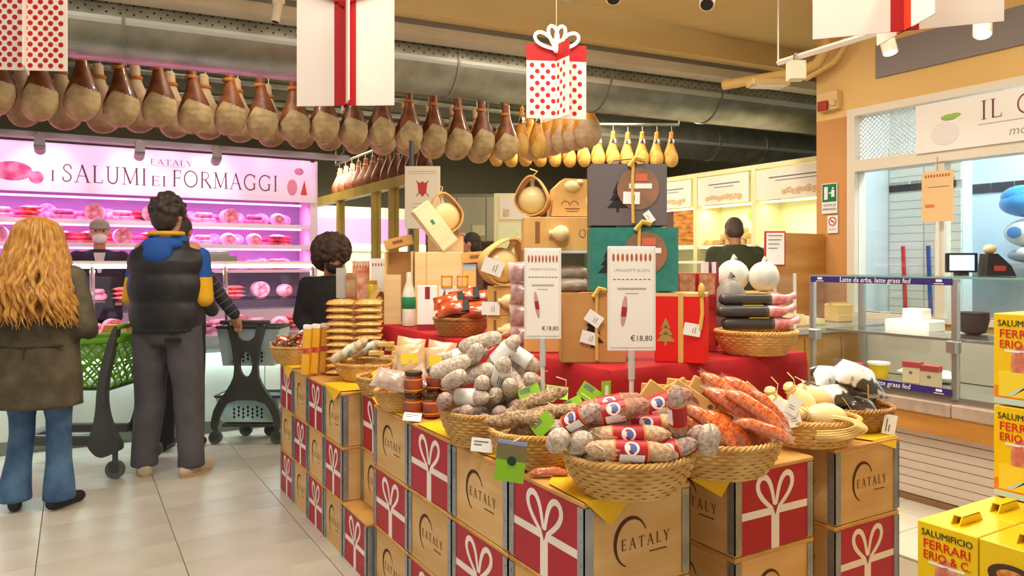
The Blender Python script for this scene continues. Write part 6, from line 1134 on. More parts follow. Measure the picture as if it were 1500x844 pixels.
# dark kitchen block and cream cabinet
kb = thing('kitchen_wall', 'dim kitchen wall with grey cupboards and a dark red opening', 'cabinet', P(690, 386, 10.6), -A); kb.location.z = 0; mCup = M('cupboard_grey', '#8f8b74', .6)
for k in range(3): MB().box(-.62 + k * .42, -.62 + k * .42 + .41, -.02, .0, 1.72, 2.35, .004).build('door', mCup, kb, False)
MB().box(-.65, .65, 0, .4, 0, 2.4).build('carcass', M('carcass_olive', '#6f6c58', .7), kb, False); MB().box(-.63, .63, -.015, 0, 1.05, 1.7).build('dark_opening', M('opening_maroon', '#3a1a18', .7), kb, False); MB().box(.02, .2, -.03, -.02, 1.8, 1.95).build('notice', M('notice_cream', '#b5ac8a', .6), kb, False)
cc = thing('cream_cabinet', 'cream product cabinet with a printed board beside the kitchen', 'cabinet', P(752, 386, 8.4), -A); cc.location.z = 0; MB().box(-.22, .3, 0, .4, 0, 2.2).build('carcass', mCream, cc, False); MB().box(-.16, .28, -.015, 0, 1.9, 2.16).build('product_board', mBoard, cc, False); MB().box(-.18, .28, -.012, 0, 1.2, 1.86).build('lit_niche', M('niche_pale', '#e4e8b8', .6), cc, False); MB().box(-.12, -.05, -.017, -.015, 1.93, 2.02).build('product_picture', mProd, cc, False)
area('ceiling_lamp_light', (6.0, 10.5, 3.5), 1.4, 60, (1, .93, .75))
# ================================================================= PEOPLE
mSkin = M('skin', '#c98f70', .5, c2='#bd8263', ns=14); mHairD = M('hair_dark', '#2a201c', .55, c2='#3d302a', ns=40, bump=.5, bs=80)
VX = .0115
class Person:
    def __init__(s, label, px, d, H, rz, z0=0, skin=mSkin, head_tilt=0):
        p = P(px, 386, d); s.t = thing('person', label, 'person', (p.x, p.y, z0), rz); s.s = H / 1.75; s.skin = skin; s.inv = (Matrix.Translation((p.x, p.y, z0)) @ Matrix.Rotation(rz, 4, 'Z')).inverted(); s.arm = {}; s.leg = {}
        s.hm = Matrix.Translation((0, 0, 1.52)) @ Matrix.Rotation(head_tilt, 4, 'X') @ Matrix.Translation((0, 0, -1.52))
        for k, sg in (('R', 1), ('L', -1)):
            s.arm[k] = [Vector((sg * .19, 0, 1.40)), Vector((sg * .24, -.03, 1.13)), Vector((sg * .2, .16, 1.0)), Vector((sg * .17, .24, .99))]
            s.leg[k] = [Vector((sg * .09, 0, .93)), Vector((sg * .1, .02, .5)), Vector((sg * .105, -.02, .085)), Vector((sg * .115, .15, .035))]
    def w(s, v): return (s.inv @ Vector(v)) / s.s            # world point -> body units
    def new(s): mb = MB(); mb.m = Matrix.Scale(s.s, 4); return mb
    def body(s):
        b = s.new(); b.ell((0, 0, 1.27), .16, .1, .2); b.ell((0, 0, 1.06), .14, .095, .18); b.ell((0, -.01, .93), .155, .105, .13); b.caps((-.16, 0, 1.41), (.16, 0, 1.41), .055); b.caps((0, -.005, 1.42), (0, .012, 1.56), .055)
        hd = b.m; b.m = hd @ s.hm; b.ell((0, .012, 1.637), .076, .097, .113); b.ell((0, .045, 1.575), .054, .055, .058); b.caps((0, .1, 1.645), (0, .118, 1.605), .012, .016); b.caps((-.022, .096, 1.562), (.022, .096, 1.562), .009)
        for sg in (-1, 1): b.ell((sg * .079, .0, 1.625), .012, .024, .034)
        b.m = hd
        for k in 'RL':
            sh, el, wr, tip = s.arm[k]; b.caps(sh, el, .046, .038); b.caps(el, wr, .038, .026); d = (tip - wr).normalized(); side = d.cross(Vector((0, 0, 1))); side = side.normalized() if side.length > .1 else Vector((1, 0, 0)); up = side.cross(d)
            b.caps(wr, wr + d * .075, .027, .031, sx=1); 
            for i, l in enumerate((.062, .075, .07, .055)):
                o = side * (.027 - .018 * i); q0 = wr + d * .08 + o; q1 = q0 + d * l * .55 - up * .008; b.caps(q0, q1, .0098, .0092, 8); b.caps(q1, q1 + d * l * .4 - up * .028, .0092, .008, 8)
            tsg = 1 if k == 'L' else -1; q0 = wr + d * .03 + side * .024 * tsg; b.caps(q0, q0 + d * .035 + side * .03 * tsg - up * .01, .0125, .011, 8); b.caps(q0 + d * .035 + side * .03 * tsg - up * .01, q0 + d * .065 + side * .03 * tsg - up * .02, .011, .009, 8)
            h, kn, an, to = s.leg[k]; b.caps(h, kn, .082, .056); b.caps(kn, an, .054, .038); b.caps(an, to, .036, .03)
        o = remesh(b, 'body', s.skin, .0095, s.t, 3)
        return o
    def top(s, mat, hem, secs, name='jacket', sleeve=(.062, .056, .045), puff=0, cut=None, parts=None, voxel=VX):
        """secs: (z, rx, ry, yoff) from hem to neck"""
        b = s.new(); n = 28; rg = []
        S = sorted(secs); fine = []
        for i in range(len(S) - 1):
            for q in range(14): f = q / 14; fine.append(tuple(S[i][k] + (S[i + 1][k] - S[i][k]) * f for k in range(4)))
        fine.append(S[-1])
        for z, rx, ry, yo in fine:
            g = 1 + (puff * abs(math.sin((z - hem) * math.pi / .171)) ** .5 - puff * .8 if puff else 0)
            rg.append([(rx * g * math.copysign(abs(math.cos(2 * math.pi * j / n)) ** .85, math.cos(2 * math.pi * j / n)), yo + ry * g * math.copysign(abs(math.sin(2 * math.pi * j / n)) ** .85, math.sin(2 * math.pi * j / n)), z) for j in range(n)])
        b.rings(rg)
        if sleeve:
            for k in 'RL':
                sh, el, wr, tip = s.arm[k]; b.caps(sh, el, sleeve[0], sleeve[1]); b.caps(el, wr, sleeve[1], sleeve[2])
            b.caps(s.arm['L'][0], s.arm['R'][0], sleeve[0])
        return remesh(b, name, mat, voxel, s.t, 3)
    def pants(s, mat, r=(.1, .075, .07), waist=1.02, cuff=None, name='trousers', flare=0):
        b = s.new(); b.rings([[(rx * math.cos(2 * math.pi * j / 24), yo + ry * math.sin(2 * math.pi * j / 24), z) for j in range(24)] for z, rx, ry, yo in ((.82, .15, .105, -.01), (.88, .178, .125, -.015), (.95, .175, .125, -.012), (waist, .165, .115, 0))])
        for k in 'RL':
            h, kn, an, to = s.leg[k]; h2 = h + Vector((0, -.01, -.03)); e = an + Vector((0, 0, .0)); m1 = (h2 + kn) / 2; m2 = (kn + e) / 2
            b.tube([h2 + Vector((0, 0, .04)), m1, kn + Vector((0, 0, .05)), kn - Vector((0, 0, .05)), m2, e + Vector((0, 0, .06)), e - Vector((0, 0, .03))], [r[0], r[0] * .95, r[1] * 1.03, r[1], (r[1] + r[2]) / 2, r[2] * (1 + flare), r[2] * (1.05 + flare)], 18)
        return remesh(b, name, mat, VX, s.t, 3)
    def shoes(s, mat, sole=None, r=.046):
        for k in 'RL':
            h, kn, an, to = s.leg[k]; b = s.new(); d = Vector((to.x - an.x, to.y - an.y, 0)).normalized(); c = Vector((an.x, an.y, 0))
            b.caps(c - d * .045 + Vector((0, 0, .042)), c + d * .13 + Vector((0, 0, .036)), r * .92, r * .8); b.caps(c + Vector((0, 0, .1)), c + d * .02 + Vector((0, 0, .05)), r * .95, r); b.caps(c + d * .06 + Vector((0, 0, .06)), c + d * .14 + Vector((0, 0, .036)), r * .8, r * .85)
            q = remesh(b, 'shoe', mat, .009, s.t, 3)
            if sole:
                m = s.new(); ang = math.atan2(d.y, d.x); m.m = m.m @ Matrix.Translation(c) @ Matrix.Rotation(ang, 4, 'Z'); m.rings([[(.045 + .13 * math.cos(2 * math.pi * j / 20), (.047 - .006 * math.cos(2 * math.pi * j / 20)) * math.sin(2 * math.pi * j / 20), z) for j in range(20)] for z in (.0, .022)]); m.build('sole', sole, q)
    def cap_hair(s, mat, shapes, name='hair', vx=.009, rough=0):
        b = s.new(); b.m = b.m @ s.hm
        for c, r in shapes: b.ell(c, *r)
        if rough:
            for i in range(rough):
                a = random.random() * 6.28; e = math.asin(random.uniform(-.45, 1)); c, r = shapes[0]; b.ell((c[0] + r[0] * math.cos(a) * math.cos(e), c[1] + r[1] * math.sin(a) * math.cos(e), c[2] + r[2] * math.sin(e)), *([random.uniform(.014, .026)] * 3), 7, 5)
        return remesh(b, name, mat, vx, s.t, 1)
    def face(s, mask=None):
        b = s.new(); b.m = b.m @ s.hm
        for sg in (-1, 1): b.ell((sg * .031, .094, 1.645), .013, .008, .007, 10, 6)
        b.build('eyes', M('eye_dark', '#2b211d', .3), s.t)['kind'] = 'stuff'
        b = s.new(); b.m = b.m @ s.hm
        for sg in (-1, 1): b.caps((sg * .016, .103, 1.668), (sg * .047, .09, 1.668), .004)
        b.build('eyebrows', mHairD, s.t)['kind'] = 'stuff'
        if mask:
            b = s.new(); b.m = b.m @ s.hm; b.ell((0, .062, 1.578), .064, .066, .055, 20, 12); b.caps((0, .115, 1.612), (0, .118, 1.58), .016, .02); mk = remesh(b, 'face_mask', mask, .008, s.t, 2)
            for sg in (-1, 1): m = s.new(); m.m = m.m @ s.hm; m.tube([(sg * .058, .085, 1.60), (sg * .08, .03, 1.635), (sg * .084, .0, 1.63)], .0022, 5); m.build('ear_loop', mask, mk)
random.seed(3)
# ---- blonde woman seen from behind
mBlond = M('hair_blonde', '#c79443', .42, c2='#9a6426', ns=60, nd=4, stretch=(1, 1, .15), bump=.3, bs=120); mParka = M('parka_olive', '#5f5645', .85, c2='#484133', ns=9, nd=5, bump=.6, bs=26); mJean = M('jeans', '#54799f', .8, c2='#345279', ns=6, nd=4, bump=.2, bs=120)
wm = Person('woman with long wavy blonde hair in an olive parka and blue jeans, seen from behind', 57, 4.22, 1.645, -A + .12)
for k, sg in (('R', 1), ('L', -1)):
    wm.arm[k] = [Vector((sg * .19, 0, 1.40)), Vector((sg * .275, -.04, 1.12)), Vector((sg * .2, .2, 1.06)), Vector((sg * .15, .28, 1.08))]; wm.leg[k] = [Vector((sg * .095, 0, .93)), Vector((sg * .105, .02, .5)), Vector((sg * .125, -.02, .085)), Vector((sg * .19, .12, .035))]
wm.body(); pk = wm.top(mParka, .62, [(.63, .25, .185, -.03), (.8, .25, .18, -.03), (.98, .225, .155, -.01), (1.12, .222, .15, -.01), (1.3, .225, .14, -.01), (1.40, .19, .115, 0), (1.48, .085, .08, 0)], 'parka', (.082, .078, .06))
b = wm.new(); b.tube([(-.2, -.13, 1.0), (0, -.168, .99), (.2, -.13, 1.0)], .007, 6); b.tube([(0, -.17, .98), (.0, -.2, .64)], .005, 6); b.build('seams', M('parka_seam', '#3b352a', .8), pk)['kind'] = 'stuff'
b = wm.new(); b.ell((.0, -.02, .635), .256, .19, .02, 28, 6); b.build('hem', mParka, pk)
wm.pants(mJean, (.098, .07, .072), 1.0, None, 'jeans', .2); wm.shoes(M('boot_black', '#221d1c', .5), None, .044)
hs = wm.cap_hair(mBlond, [((0, -.01, 1.65), (.105, .118, .112)), ((0, -.06, 1.52), (.15, .1, .16)), ((0, -.1, 1.35), (.195, .09, .17)), ((0, -.11, 1.24), (.19, .075, .1))])
hb = wm.new()
for i in range(150):
    a = math.radians(random.uniform(-20, 200)); th = -a; f = random.random(); L = random.uniform(.0, .1); ph = random.random() * 6.3; pts = []; rr = []; ex = random.uniform(-.01, .022)
    for k in range(22):
        u = k / 21; z = 1.762 - u * (.60 + L * .6)
        if z > 1.64: R = .118 * math.sqrt(max(.02, 1 - ((z - 1.64) / .125) ** 2))
        else: R = .118 + (1.64 - z) * .28
        ry = R * (1.0 if z > 1.6 else max(.62, 1 - (1.6 - z) * .9)); R += ex; ry += ex; wv = .013 * min(1, u * 1.6)
        pts.append((R * math.cos(th) + wv * math.sin(u * 24 + ph), -.015 - (.09 * max(0, min(1, (1.6 - z) / .3))) + ry * math.sin(th) * 1 + wv * math.cos(u * 21 + ph), z)); rr.append((.007 + .008 * math.sin(math.pi * min(1, u * 1.05)) ** .5) * (1 if u < .9 else max(.15, (1 - u) * 10)))
    hb.tube(pts, rr, 6)
hb.build('hair_locks', mBlond, hs)['kind'] = 'stuff'
# ---- man with vest seen from behind
mVest = M('vest_black', '#2b2a2d', .5, c2='#1f1e21', ns=8, bump=.2, bs=30); mBlueF = M('hood_blue', '#1f4f9c', .85, bump=.2, bs=90); mYelF = M('sleeve_yellow', '#d9a520', .8, bump=.2, bs=90); mSweat = M('sweat_grey', '#57545a', .9, c2='#4b484d', ns=6, bump=.35, bs=22)
mn = Person('tall man in a black quilted vest, blue hood and grey sweatpants, seen from behind', 246, 4.9, 1.845, -A - .05)
for k, sg in (('R', 1), ('L', -1)):
    mn.arm[k] = [Vector((sg * .2, .02, 1.37)), Vector((sg * .235, .0, 1.11)), Vector((sg * .19, .2, 1.02)), Vector((sg * .13, .26, 1.02))]; mn.leg[k] = [Vector((sg * .1, 0, .93)), Vector((sg * .125, .02, .5)), Vector((sg * .15 + .01, -.02, .085)), Vector((sg * .15 + (-.09 if sg < 0 else .05), .12, .035))]
mn.body(); vs = mn.top(mVest, .92, [(.90, .212, .15, -.01), (1.0, .222, .155, -.01), (1.2, .235, .155, -.01), (1.34, .238, .14, -.01), (1.41, .225, .115, 0), (1.45, .17, .09, 0), (1.49, .08, .075, 0)], 'quilted_vest', None, .10)
for k in 'RL':
    sh, el, wr, tip = mn.arm[k]; mid = sh + (el - sh) * .55; b = mn.new(); b.caps(sh, mid, .062, .06); remesh(b, 'blue_sleeve', mBlueF, VX, mn.t); b = mn.new(); b.caps(mid, el, .061, .058); remesh(b, 'yellow_sleeve', mYelF, VX, mn.t); b = mn.new(); b.caps(el + (wr - el) * .1, wr, .054, .045); remesh(b, 'dark_cuff_sleeve', mVest, VX, mn.t)
b = mn.new(); b.ell((0, -.07, 1.445), .135, .085, .05); b.ell((0, -.125, 1.39), .095, .045, .075); b.caps((-.09, .0, 1.47), (.09, 0, 1.47), .045); hd = remesh(b, 'hood', mBlueF, VX, mn.t); b = mn.new(); b.tube([(.1 * math.cos(a), -.015 + .085 * math.sin(a), 1.515) for a in [math.radians(t) for t in range(170, 371, 20)]], .014, 8); b.build('yellow_lining', mYelF, hd)
mn.pants(mSweat, (.112, .092, .078), 1.0, None, 'sweatpants', .0); b = mn.new(); b.tube([(.17 * math.cos(a), .12 * math.sin(a) - .01, .895 + .012 * math.sin(a)) for a in [i * math.pi / 12 for i in range(24)]], .008, 6, True); b.build('white_drawcord', M('cord_white', '#d8d2c8', .7), mn.t); b = mn.new(); b.box(.055, .15, -.14, -.125, .845, .868); b.build('pocket_slit', M('pocket_black', '#1c1b1d', .8), mn.t, False)
for k in 'RL': b = mn.new(); an = mn.leg[k][2]; b.lathe([(.05, .075), (.058, .08), (.058, .13), (.05, .14)], 16, (an.x, an.y, 0)); b.build('ankle_cuff', M('cuff_black', '#1f1d20', .8), mn.t)
mn.shoes(M('sneaker_cream', '#d3c4ae', .6, c2='#b5a48a', ns=14), M('sole_tan', '#b99a6e', .7), .05); mn.cap_hair(mHairD, [((0, -.005, 1.665), (.093, .108, .1)), ((0, -.045, 1.61), (.084, .07, .09))], rough=90)
# ---- person hidden behind him, arm on the second cart
mPlaid = M('plaid_dark', '#262631', .8, c2='#3d3a44', ns=3); 
tp_ = Person('person in a dark plaid shirt half hidden behind the man, hand on the grey cart', 263, 5.55, 1.76, -A)
tp_.arm['R'] = [tp_.w(P(292, 392, 5.45)), tp_.w(P(318, 428, 5.55)), tp_.w(P(343, 460, 5.6)), tp_.w(P(351, 480, 5.66))]
tp_.body(); sh_ = tp_.top(mPlaid, .85, [(.85, .19, .13, 0), (1.1, .185, .125, 0), (1.3, .2, .125, 0), (1.41, .16, .1, 0), (1.48, .075, .07, 0)], 'plaid_shirt', (.062, .055, .045))
b = tp_.new(); R_ = tp_.arm['R']
for f in (.15, .4, .65, .9):
    for (p0, p1) in ((R_[0], R_[1]), (R_[1], R_[2])):
        c = p0 + (p1 - p0) * f; d = (p1 - p0).normalized(); e = d.orthogonal().normalized(); g = d.cross(e); rr = .062 if p0 is R_[0] else .054; b.tube([c + (e * math.cos(t) + g * math.sin(t)) * rr for t in [i * math.pi / 8 for i in range(16)]], .0022, 4, True)
b.build('plaid_lines', M('plaid_line', '#8a8790', .8), sh_)['kind'] = 'stuff'
tp_.pants(M('trousers_dark', '#2d2c33', .8)); tp_.shoes(M('boot_black', '#221d1c', .5)); tp_.cap_hair(mHairD, [((0, -.005, 1.66), (.09, .106, .1)), ((0, -.045, 1.61), (.082, .07, .085))])
# ---- worker behind the counter
wk = Person('counter worker in a grey cap, white face mask and navy jacket', 146, 6.85, 1.70, -A + math.pi + .5, .1); wk.body(); nv = wk.top(M('jacket_navy', '#2c2438', .7), .8, [(.8, .2, .14, 0), (1.1, .19, .13, 0), (1.3, .21, .13, 0), (1.41, .17, .105, 0), (1.475, .075, .07, 0)], 'navy_jacket', (.064, .057, .046)); wk.face(M('mask_white', '#e6dcd8', .7))
b = wk.new(); b.add([(-.05, .12, 1.44), (.05, .12, 1.44), (.015, .137, 1.25), (-.015, .137, 1.25)], [(0, 1, 2, 3)]); b.build('shirt_front', M('shirt_pale', '#d8c4c4', .7), nv, False); wk.pants(M('trousers_dark', '#2d2c33', .8)); wk.shoes(M('boot_black', '#221d1c', .5))
b = wk.new(); b.m = b.m @ wk.hm; b.ell((0, 0, 1.69), .09, .11, .075); b.caps((-.05, .1, 1.675), (.05, .1, 1.675), .02); b.caps((-.04, .14, 1.668), (.04, .14, 1.668), .012); remesh(b, 'flat_cap', M('cap_grey', '#968d7a', .8, bump=.3, bs=60), VX * .8, wk.t)
db = thing('duck_board', 'raised floor board behind the meat counter', 'platform', (-.3, 7.5, 0)); MB().box(-1.5, 2, -.05, .65, .0, .09).build('deck', mGrout, db, False); MB().box(-1.5, 2, -.05, -.03, .085, .099).build('edge', mAlu, db, False)
# ---- woman with curly hair looking down
cw = Person('woman with big dark curly hair, black mask and black coat looking down at the goods', 484, 5.35, 1.56, -A + math.pi + .55, 0, M('skin_tan', '#a8704f', .5), -.45); cw.body(); cw.top(M('coat_black', '#1d1b1e', .9, bump=.6, bs=60), .6, [(.6, .2, .15, 0), (.9, .19, .14, 0), (1.2, .195, .135, 0), (1.34, .2, .12, 0), (1.42, .16, .1, 0), (1.47, .08, .075, 0)], 'black_coat', (.07, .06, .05)); cw.face(M('mask_black', '#1f1c1d', .7)); cw.pants(M('trousers_dark', '#2d2c33', .8)); cw.shoes(M('boot_black', '#221d1c', .5))
cw.cap_hair(M('hair_curly', '#2e1f1a', .7, c2='#4a332a', ns=50, bump=.6, bs=90), [((0, -.045, 1.68), (.15, .14, .13)), ((0, -.09, 1.6), (.15, .1, .14))], 'curly_hair', .007, 300)
# ---- man in green jacket at the bays, and a far customer
gm = Person('man in a dark green jacket standing before the lit bays, seen from behind', 1077, 7.2, 1.86, -A - .1, 0, mSkin, -.5); gm.arm['R'] = [Vector((.19, 0, 1.4)), Vector((.33, .02, 1.17)), Vector((.38, .18, 1.06)), Vector((.36, .26, 1.05))]; gm.body(); gm.top(M('jacket_green', '#3f4630', .8, bump=.3, bs=40), .75, [(.75, .22, .15, 0), (1.1, .215, .145, 0), (1.3, .235, .14, 0), (1.41, .19, .115, 0), (1.49, .09, .085, 0)], 'green_jacket', (.078, .07, .058)); gm.pants(M('trousers_dark', '#2d2c33', .8)); gm.shoes(M('boot_black', '#221d1c', .5)); gm.cap_hair(M('hair_grey', '#4d4338', .6), [((0, -.01, 1.662), (.086, .103, .1)), ((0, -.04, 1.61), (.08, .07, .085))])
fc = Person('far customer with dark hair glimpsed between the pine boxes', 690, 8.2, 1.74, -A + 1.4); fc.body(); fc.top(M('jacket_rust', '#6b4438', .8), .75, [(.75, .2, .14, 0), (1.1, .19, .13, 0), (1.3, .21, .13, 0), (1.41, .17, .105, 0), (1.485, .085, .08, 0)], 'rust_jacket'); fc.face(); fc.pants(M('trousers_dark', '#2d2c33', .8)); fc.shoes(M('boot_black', '#221d1c', .5)); fc.cap_hair(mHairD, [((0, -.01, 1.66), (.09, .106, .104)), ((0, -.05, 1.6), (.085, .07, .09))])
# ================================================================= CARTS
mCartG = M('cart_green', '#6fae1f', .4, c2='#5f9a18', ns=4); mCartD = M('cart_grey', '#4a4d4b', .5, c2='#404341', ns=5); mWheel = M('wheel_grey', '#5a5f5a', .5); mCartL = M('cart_pale', '#c2d2d0', .4)
def chaikin(p, k=2):
    for _ in range(k): p = [q for i in range(len(p)) for q in ((p[i][0] * .75 + p[(i + 1) % len(p)][0] * .25, p[i][1] * .75 + p[(i + 1) % len(p)][1] * .25), (p[i][0] * .25 + p[(i + 1) % len(p)][0] * .75, p[i][1] * .25 + p[(i + 1) % len(p)][1] * .75))]
    return p
def caster(parent, x, y, r=.06, rz=0):
    f = MB(); f.tube([(x, y, r * 3.2), (x, y, r * 1.6)], .018, 8); f.box(x - .03, x + .03, y - .022, y - .016, r * .8, r * 1.75).box(x - .03, x + .03, y + .016, y + .022, r * .8, r * 1.75); c = f.build('caster_fork', mCartD, parent, False); q = MB(); q.tube([(x, y - .015, r), (x, y + .015, r)], r, 20); q.build('wheel', mWheel, c); q = MB(); q.tube([(x, y - .018, r), (x, y + .018, r)], r * .35, 12); q.build('hub', mCartD, c)
def lattice(w0, w1, d0, d1, z0, z1, mat, parent, cell=.05, slope=0):
    """open basket: diagonal bars on four tapered walls + rims + floor"""
    def wall(a0, b0, a1, b1, nm):
        a0, b0, a1, b1 = map(Vector, (a0, b0, a1, b1)); q = MB(); L = (b1 - a1).length; Hh = (a1 - a0).length; n = max(4, int(L / cell)); m = Hh / L
        def pt(u, v): return a0.lerp(b0, u).lerp(a1.lerp(b1, u), v)
        for i in range(-n, n + 1):
            for sg in (1, -1):
                u0, v0, u1, v1 = i / n, 0, i / n + m * 1.1, 1
                if sg < 0: u0, u1 = 1 - u0, 1 - u1
                lo, hi = 0., 1.
                for uu0, uu1 in ((u0, u1),):
                    if uu1 != uu0:
                        t0, t1 = sorted(((0 - uu0) / (uu1 - uu0), (1 - uu0) / (uu1 - uu0))); lo, hi = max(lo, t0), min(hi, t1)
                if hi - lo < .04: continue
                q.tube([pt(u0 + (u1 - u0) * t, t) for t in (lo, (lo + hi) / 2, hi)], .0075, 5)
        q.tube([pt(0, .5), pt(1, .5)], .008, 5); o = q.build(nm, mat, parent); o['kind'] = 'stuff'
    A0 = [(-w0, -d0, z0), (w0, -d0, z0), (w0, d0, z0), (-w0, d0, z0)]; A1 = [(-w1, -d1, z1 + slope), (w1, -d1, z1), (w1, d1, z1), (-w1, d1, z1 + slope)]
    for i in range(4): j = (i + 1) % 4; wall(A0[i], A0[j], A1[i], A1[j], 'lattice_wall')
    q = MB(); q.tube([Vector(p) for p in A1], .02, 8, True); q.build('rim', mat, parent); q = MB(); q.box(-w0, w0, -d0, d0, z0, z0 + .012); q.build('basket_floor', mat, parent, False)
# green cart: local x runs from nose (-) to handle (+)
c0 = P(178, 386, 5.1); gc = thing('shopping_cart', 'shopping cart with a green lattice basket and dark grey frame', 'cart', (c0.x, c0.y, 0), -A); gb = thing; 
gc.location = P(126, 386, 5.06); gc.location.z = 0
hold = MB().box(-.30, .27, -.19, .19, .56, .575).build('basket_carrier', mCartD, gc, False)
lattice(.27, .36, .19, .25, .58, .90, mCartG, hold, .085, -.04)
for y in (-.26, .26):
    prof = [(.24, .13), (.33, .16), (.40, .20), (.33, .32), (.29, .45), (.285, .6), (.33, .8), (.37, .98), (.345, 1.0), (.29, .85), (.235, .62), (.225, .42), (.19, .28), (.16, .22)]
    q = MB(); q.prism(chaikin(prof), y - .028, y + .028, 'y'); q.build('side_frame', mCartD, gc, False); caster(gc, .34, y, .06)
    MB().box(-.36, .2, y * .75 - .03, y * .75 + .03, .2, .265, .01).build('base_beam', mCartD, gc, False); caster(gc, -.32, y * .7, .06)
MB().box(-.36, -.28, -.22, .22, .21, .26, .01).build('cross_beam', mCartD, gc, False); q = MB(); q.tube([(.355, -.27, .985), (.355, .27, .985)], .017, 10); q.build('handle', mCartG, gc)
# grey cart seen from its handle end
p = P(361, 386, 5.72); sc = thing('shopping_cart', 'grey shopping cart with A-shaped frame and pale blue baskets', 'cart', (p.x, p.y, 0), -A)
prof = [(-.26, .1), (-.225, .13), (-.2, .24), (-.13, .34), (.13, .34), (.2, .24), (.225, .13), (.26, .1), (.275, .16), (.24, .3), (.13, .44), (.085, .55), (.1, .72), (.14, .88), (.145, .93), (.09, .93), (.06, .8), (-.06, .8), (-.09, .93), (-.145, .93), (-.14, .88), (-.1, .72), (-.085, .55), (-.13, .44), (-.24, .3), (-.275, .16)]
oval = [(.052 * math.cos(math.radians(a)), .62 + .1 * math.sin(math.radians(a))) for a in range(0, 360, 20)]
bm = bmesh.new(); ov = [bm.verts.new((x, 0, z)) for x, z in chaikin(prof, 1)]; oi = [bm.verts.new((x, 0, z)) for x, z in oval]
es = [bm.edges.new((ov[i], ov[(i + 1) % len(ov)])) for i in range(len(ov))] + [bm.edges.new((oi[i], oi[(i + 1) % len(oi)])) for i in range(len(oi))]
bmesh.ops.triangle_fill(bm, use_beauty=True, edges=es); ex = bmesh.ops.extrude_face_region(bm, geom=bm.faces[:]); bmesh.ops.translate(bm, vec=(0, .045, 0), verts=[v for v in ex['geom'] if isinstance(v, bmesh.types.BMVert)]); bmesh.ops.recalc_face_normals(bm, faces=bm.faces)
me = bpy.data.meshes.new('a_frame'); bm.to_mesh(me); bm.free(); me.materials.append(mCartD); link('a_frame', me, sc, (0, -.02, 0))
q = MB(); q.tube([(-.19, -.03, .945), (.19, -.03, .945)], .017, 10); q.build('handle', mCartD, sc)
def tub(z0, z1, w0, w1, y0, y1, name):
    q = MB(); q.rings([[(sx * w, yy, z) for sx, yy in ((-1, y0), (1, y0), (1, y1), (-1, y1))] for z, w in ((z0, w0), (z1, w1), (z1, w1 - .012), (z0 + .012, w0 - .012))], True); o = q.build(name, mCartL, sc, False); q = MB(); q.tube([(-w1, y0, z1), (w1, y0, z1), (w1, y1, z1), (-w1, y1, z1)], .012, 6, True); q.build('rim', mCartD, o)
    q = MB()
    for i in range(7):
        for j in range(3): q.ell((-w0 * .55 + i * w0 * .18, y0 - .002, z0 + .04 + j * .03 + .015 * (i % 2)), .009, .002, .013, 6, 4)
    q.build('vent_holes', mDark, o)['kind'] = 'stuff'
tub(.60, .90, .2, .25, .04, .3, 'upper_basket'); tub(.16, .36, .2, .26, .04, .3, 'lower_basket')
for x, y in ((-.24, .0), (.24, .0), (-.1, .27), (.1, .27)): caster(sc, x, y, .05)
MB().box(-.2, .2, .02, .3, .125, .15, .005).build('base_plate', mCartD, sc, False)
# ================================================================= SETTLING OF PILED GOODS
# goods are pushed out of each other and of the basket walls, then sink until they touch
import numpy as np
bpy.context.view_layer.update()
LOOSE = ('salami', 'chorizo', 'rustic_salami', 'wrapped_pack', 'pear_cheese', 'snack_bag', 'snack_pouch', 'breadstick_pack', 'cracker_block', 'wrapped_sweet', 'meat_pack')
STILL = ('kraft_pack', 'paper_pouch', 'vacuum_pack', 'salami_tube', 'jar', 'red_tablecloth', 'price_sign', 'pillow_pack', 'upright_pack', 'gift_box', 'cheese_carton', 'cheese_carrier', 'kraft_tray', 'handled_bag', 'white_carton', 'bottle', 'wooden_box', 'wrapped_cheese', 'red_carton')
NOHULL = ('string', 'film', 'bag_clear', 'raffia', 'clear_bag', 'clear_holder', 'paper_insert', 'sausage_row', 'dash', 'lettering', 'picture', 'print_line', 'seal', 'twists')
base = lambda o: o.name.split('.')[0]
children = {}
for o in bpy.data.objects:
    if o.parent: children.setdefault(o.parent, []).append(o)
def tree_of(o):
    out = [o] if o.type == 'MESH' else []
    for c in children.get(o, []): out += tree_of(c)
    return out
class Body:
    def __init__(s, o, loose):
        s.o = o; s.loose = loose; org = o.location.copy(); bm = bmesh.new()
        for c in tree_of(o):
            if any(k in c.name for k in NOHULL): continue
            if base(o) == 'price_sign' and base(c) not in ('pole', 'sleeve'): continue
            mw = c.matrix_world
            for v in c.data.vertices: bm.verts.new(mw @ v.co - org)
        r = bmesh.ops.convex_hull(bm, input=bm.verts); bmesh.ops.delete(bm, geom=list({g for g in r['geom_interior'] + r['geom_unused'] if isinstance(g, bmesh.types.BMVert)}), context='VERTS')
        bmesh.ops.recalc_face_normals(bm, faces=bm.faces); bm.normal_update()
        N = np.array([f.normal[:] for f in bm.faces]); D = np.array([f.normal.dot(f.verts[0].co) for f in bm.faces])
        key = {}                                        # merge coplanar faces
        for i in range(len(N)): key.setdefault(tuple(np.round(np.append(N[i] * 40, D[i] * 800)).astype(int)), i)
        k = sorted(key.values()); s.N = N[k]; s.D = D[k]
        if loose and len(bm.verts) < 90: bmesh.ops.subdivide_edges(bm, edges=bm.edges[:], cuts=2, use_grid_fill=True)
        V = np.array([v.co[:] for v in bm.verts]); bm.free()
        s.V = V[::max(1, len(V) // 400)]; s.p = np.array(org[:]); s.p0 = s.p.copy(); s.lo = V.min(0); s.hi = V.max(0); s.b = None
tops = [o for o in bpy.data.objects if o.parent is None]
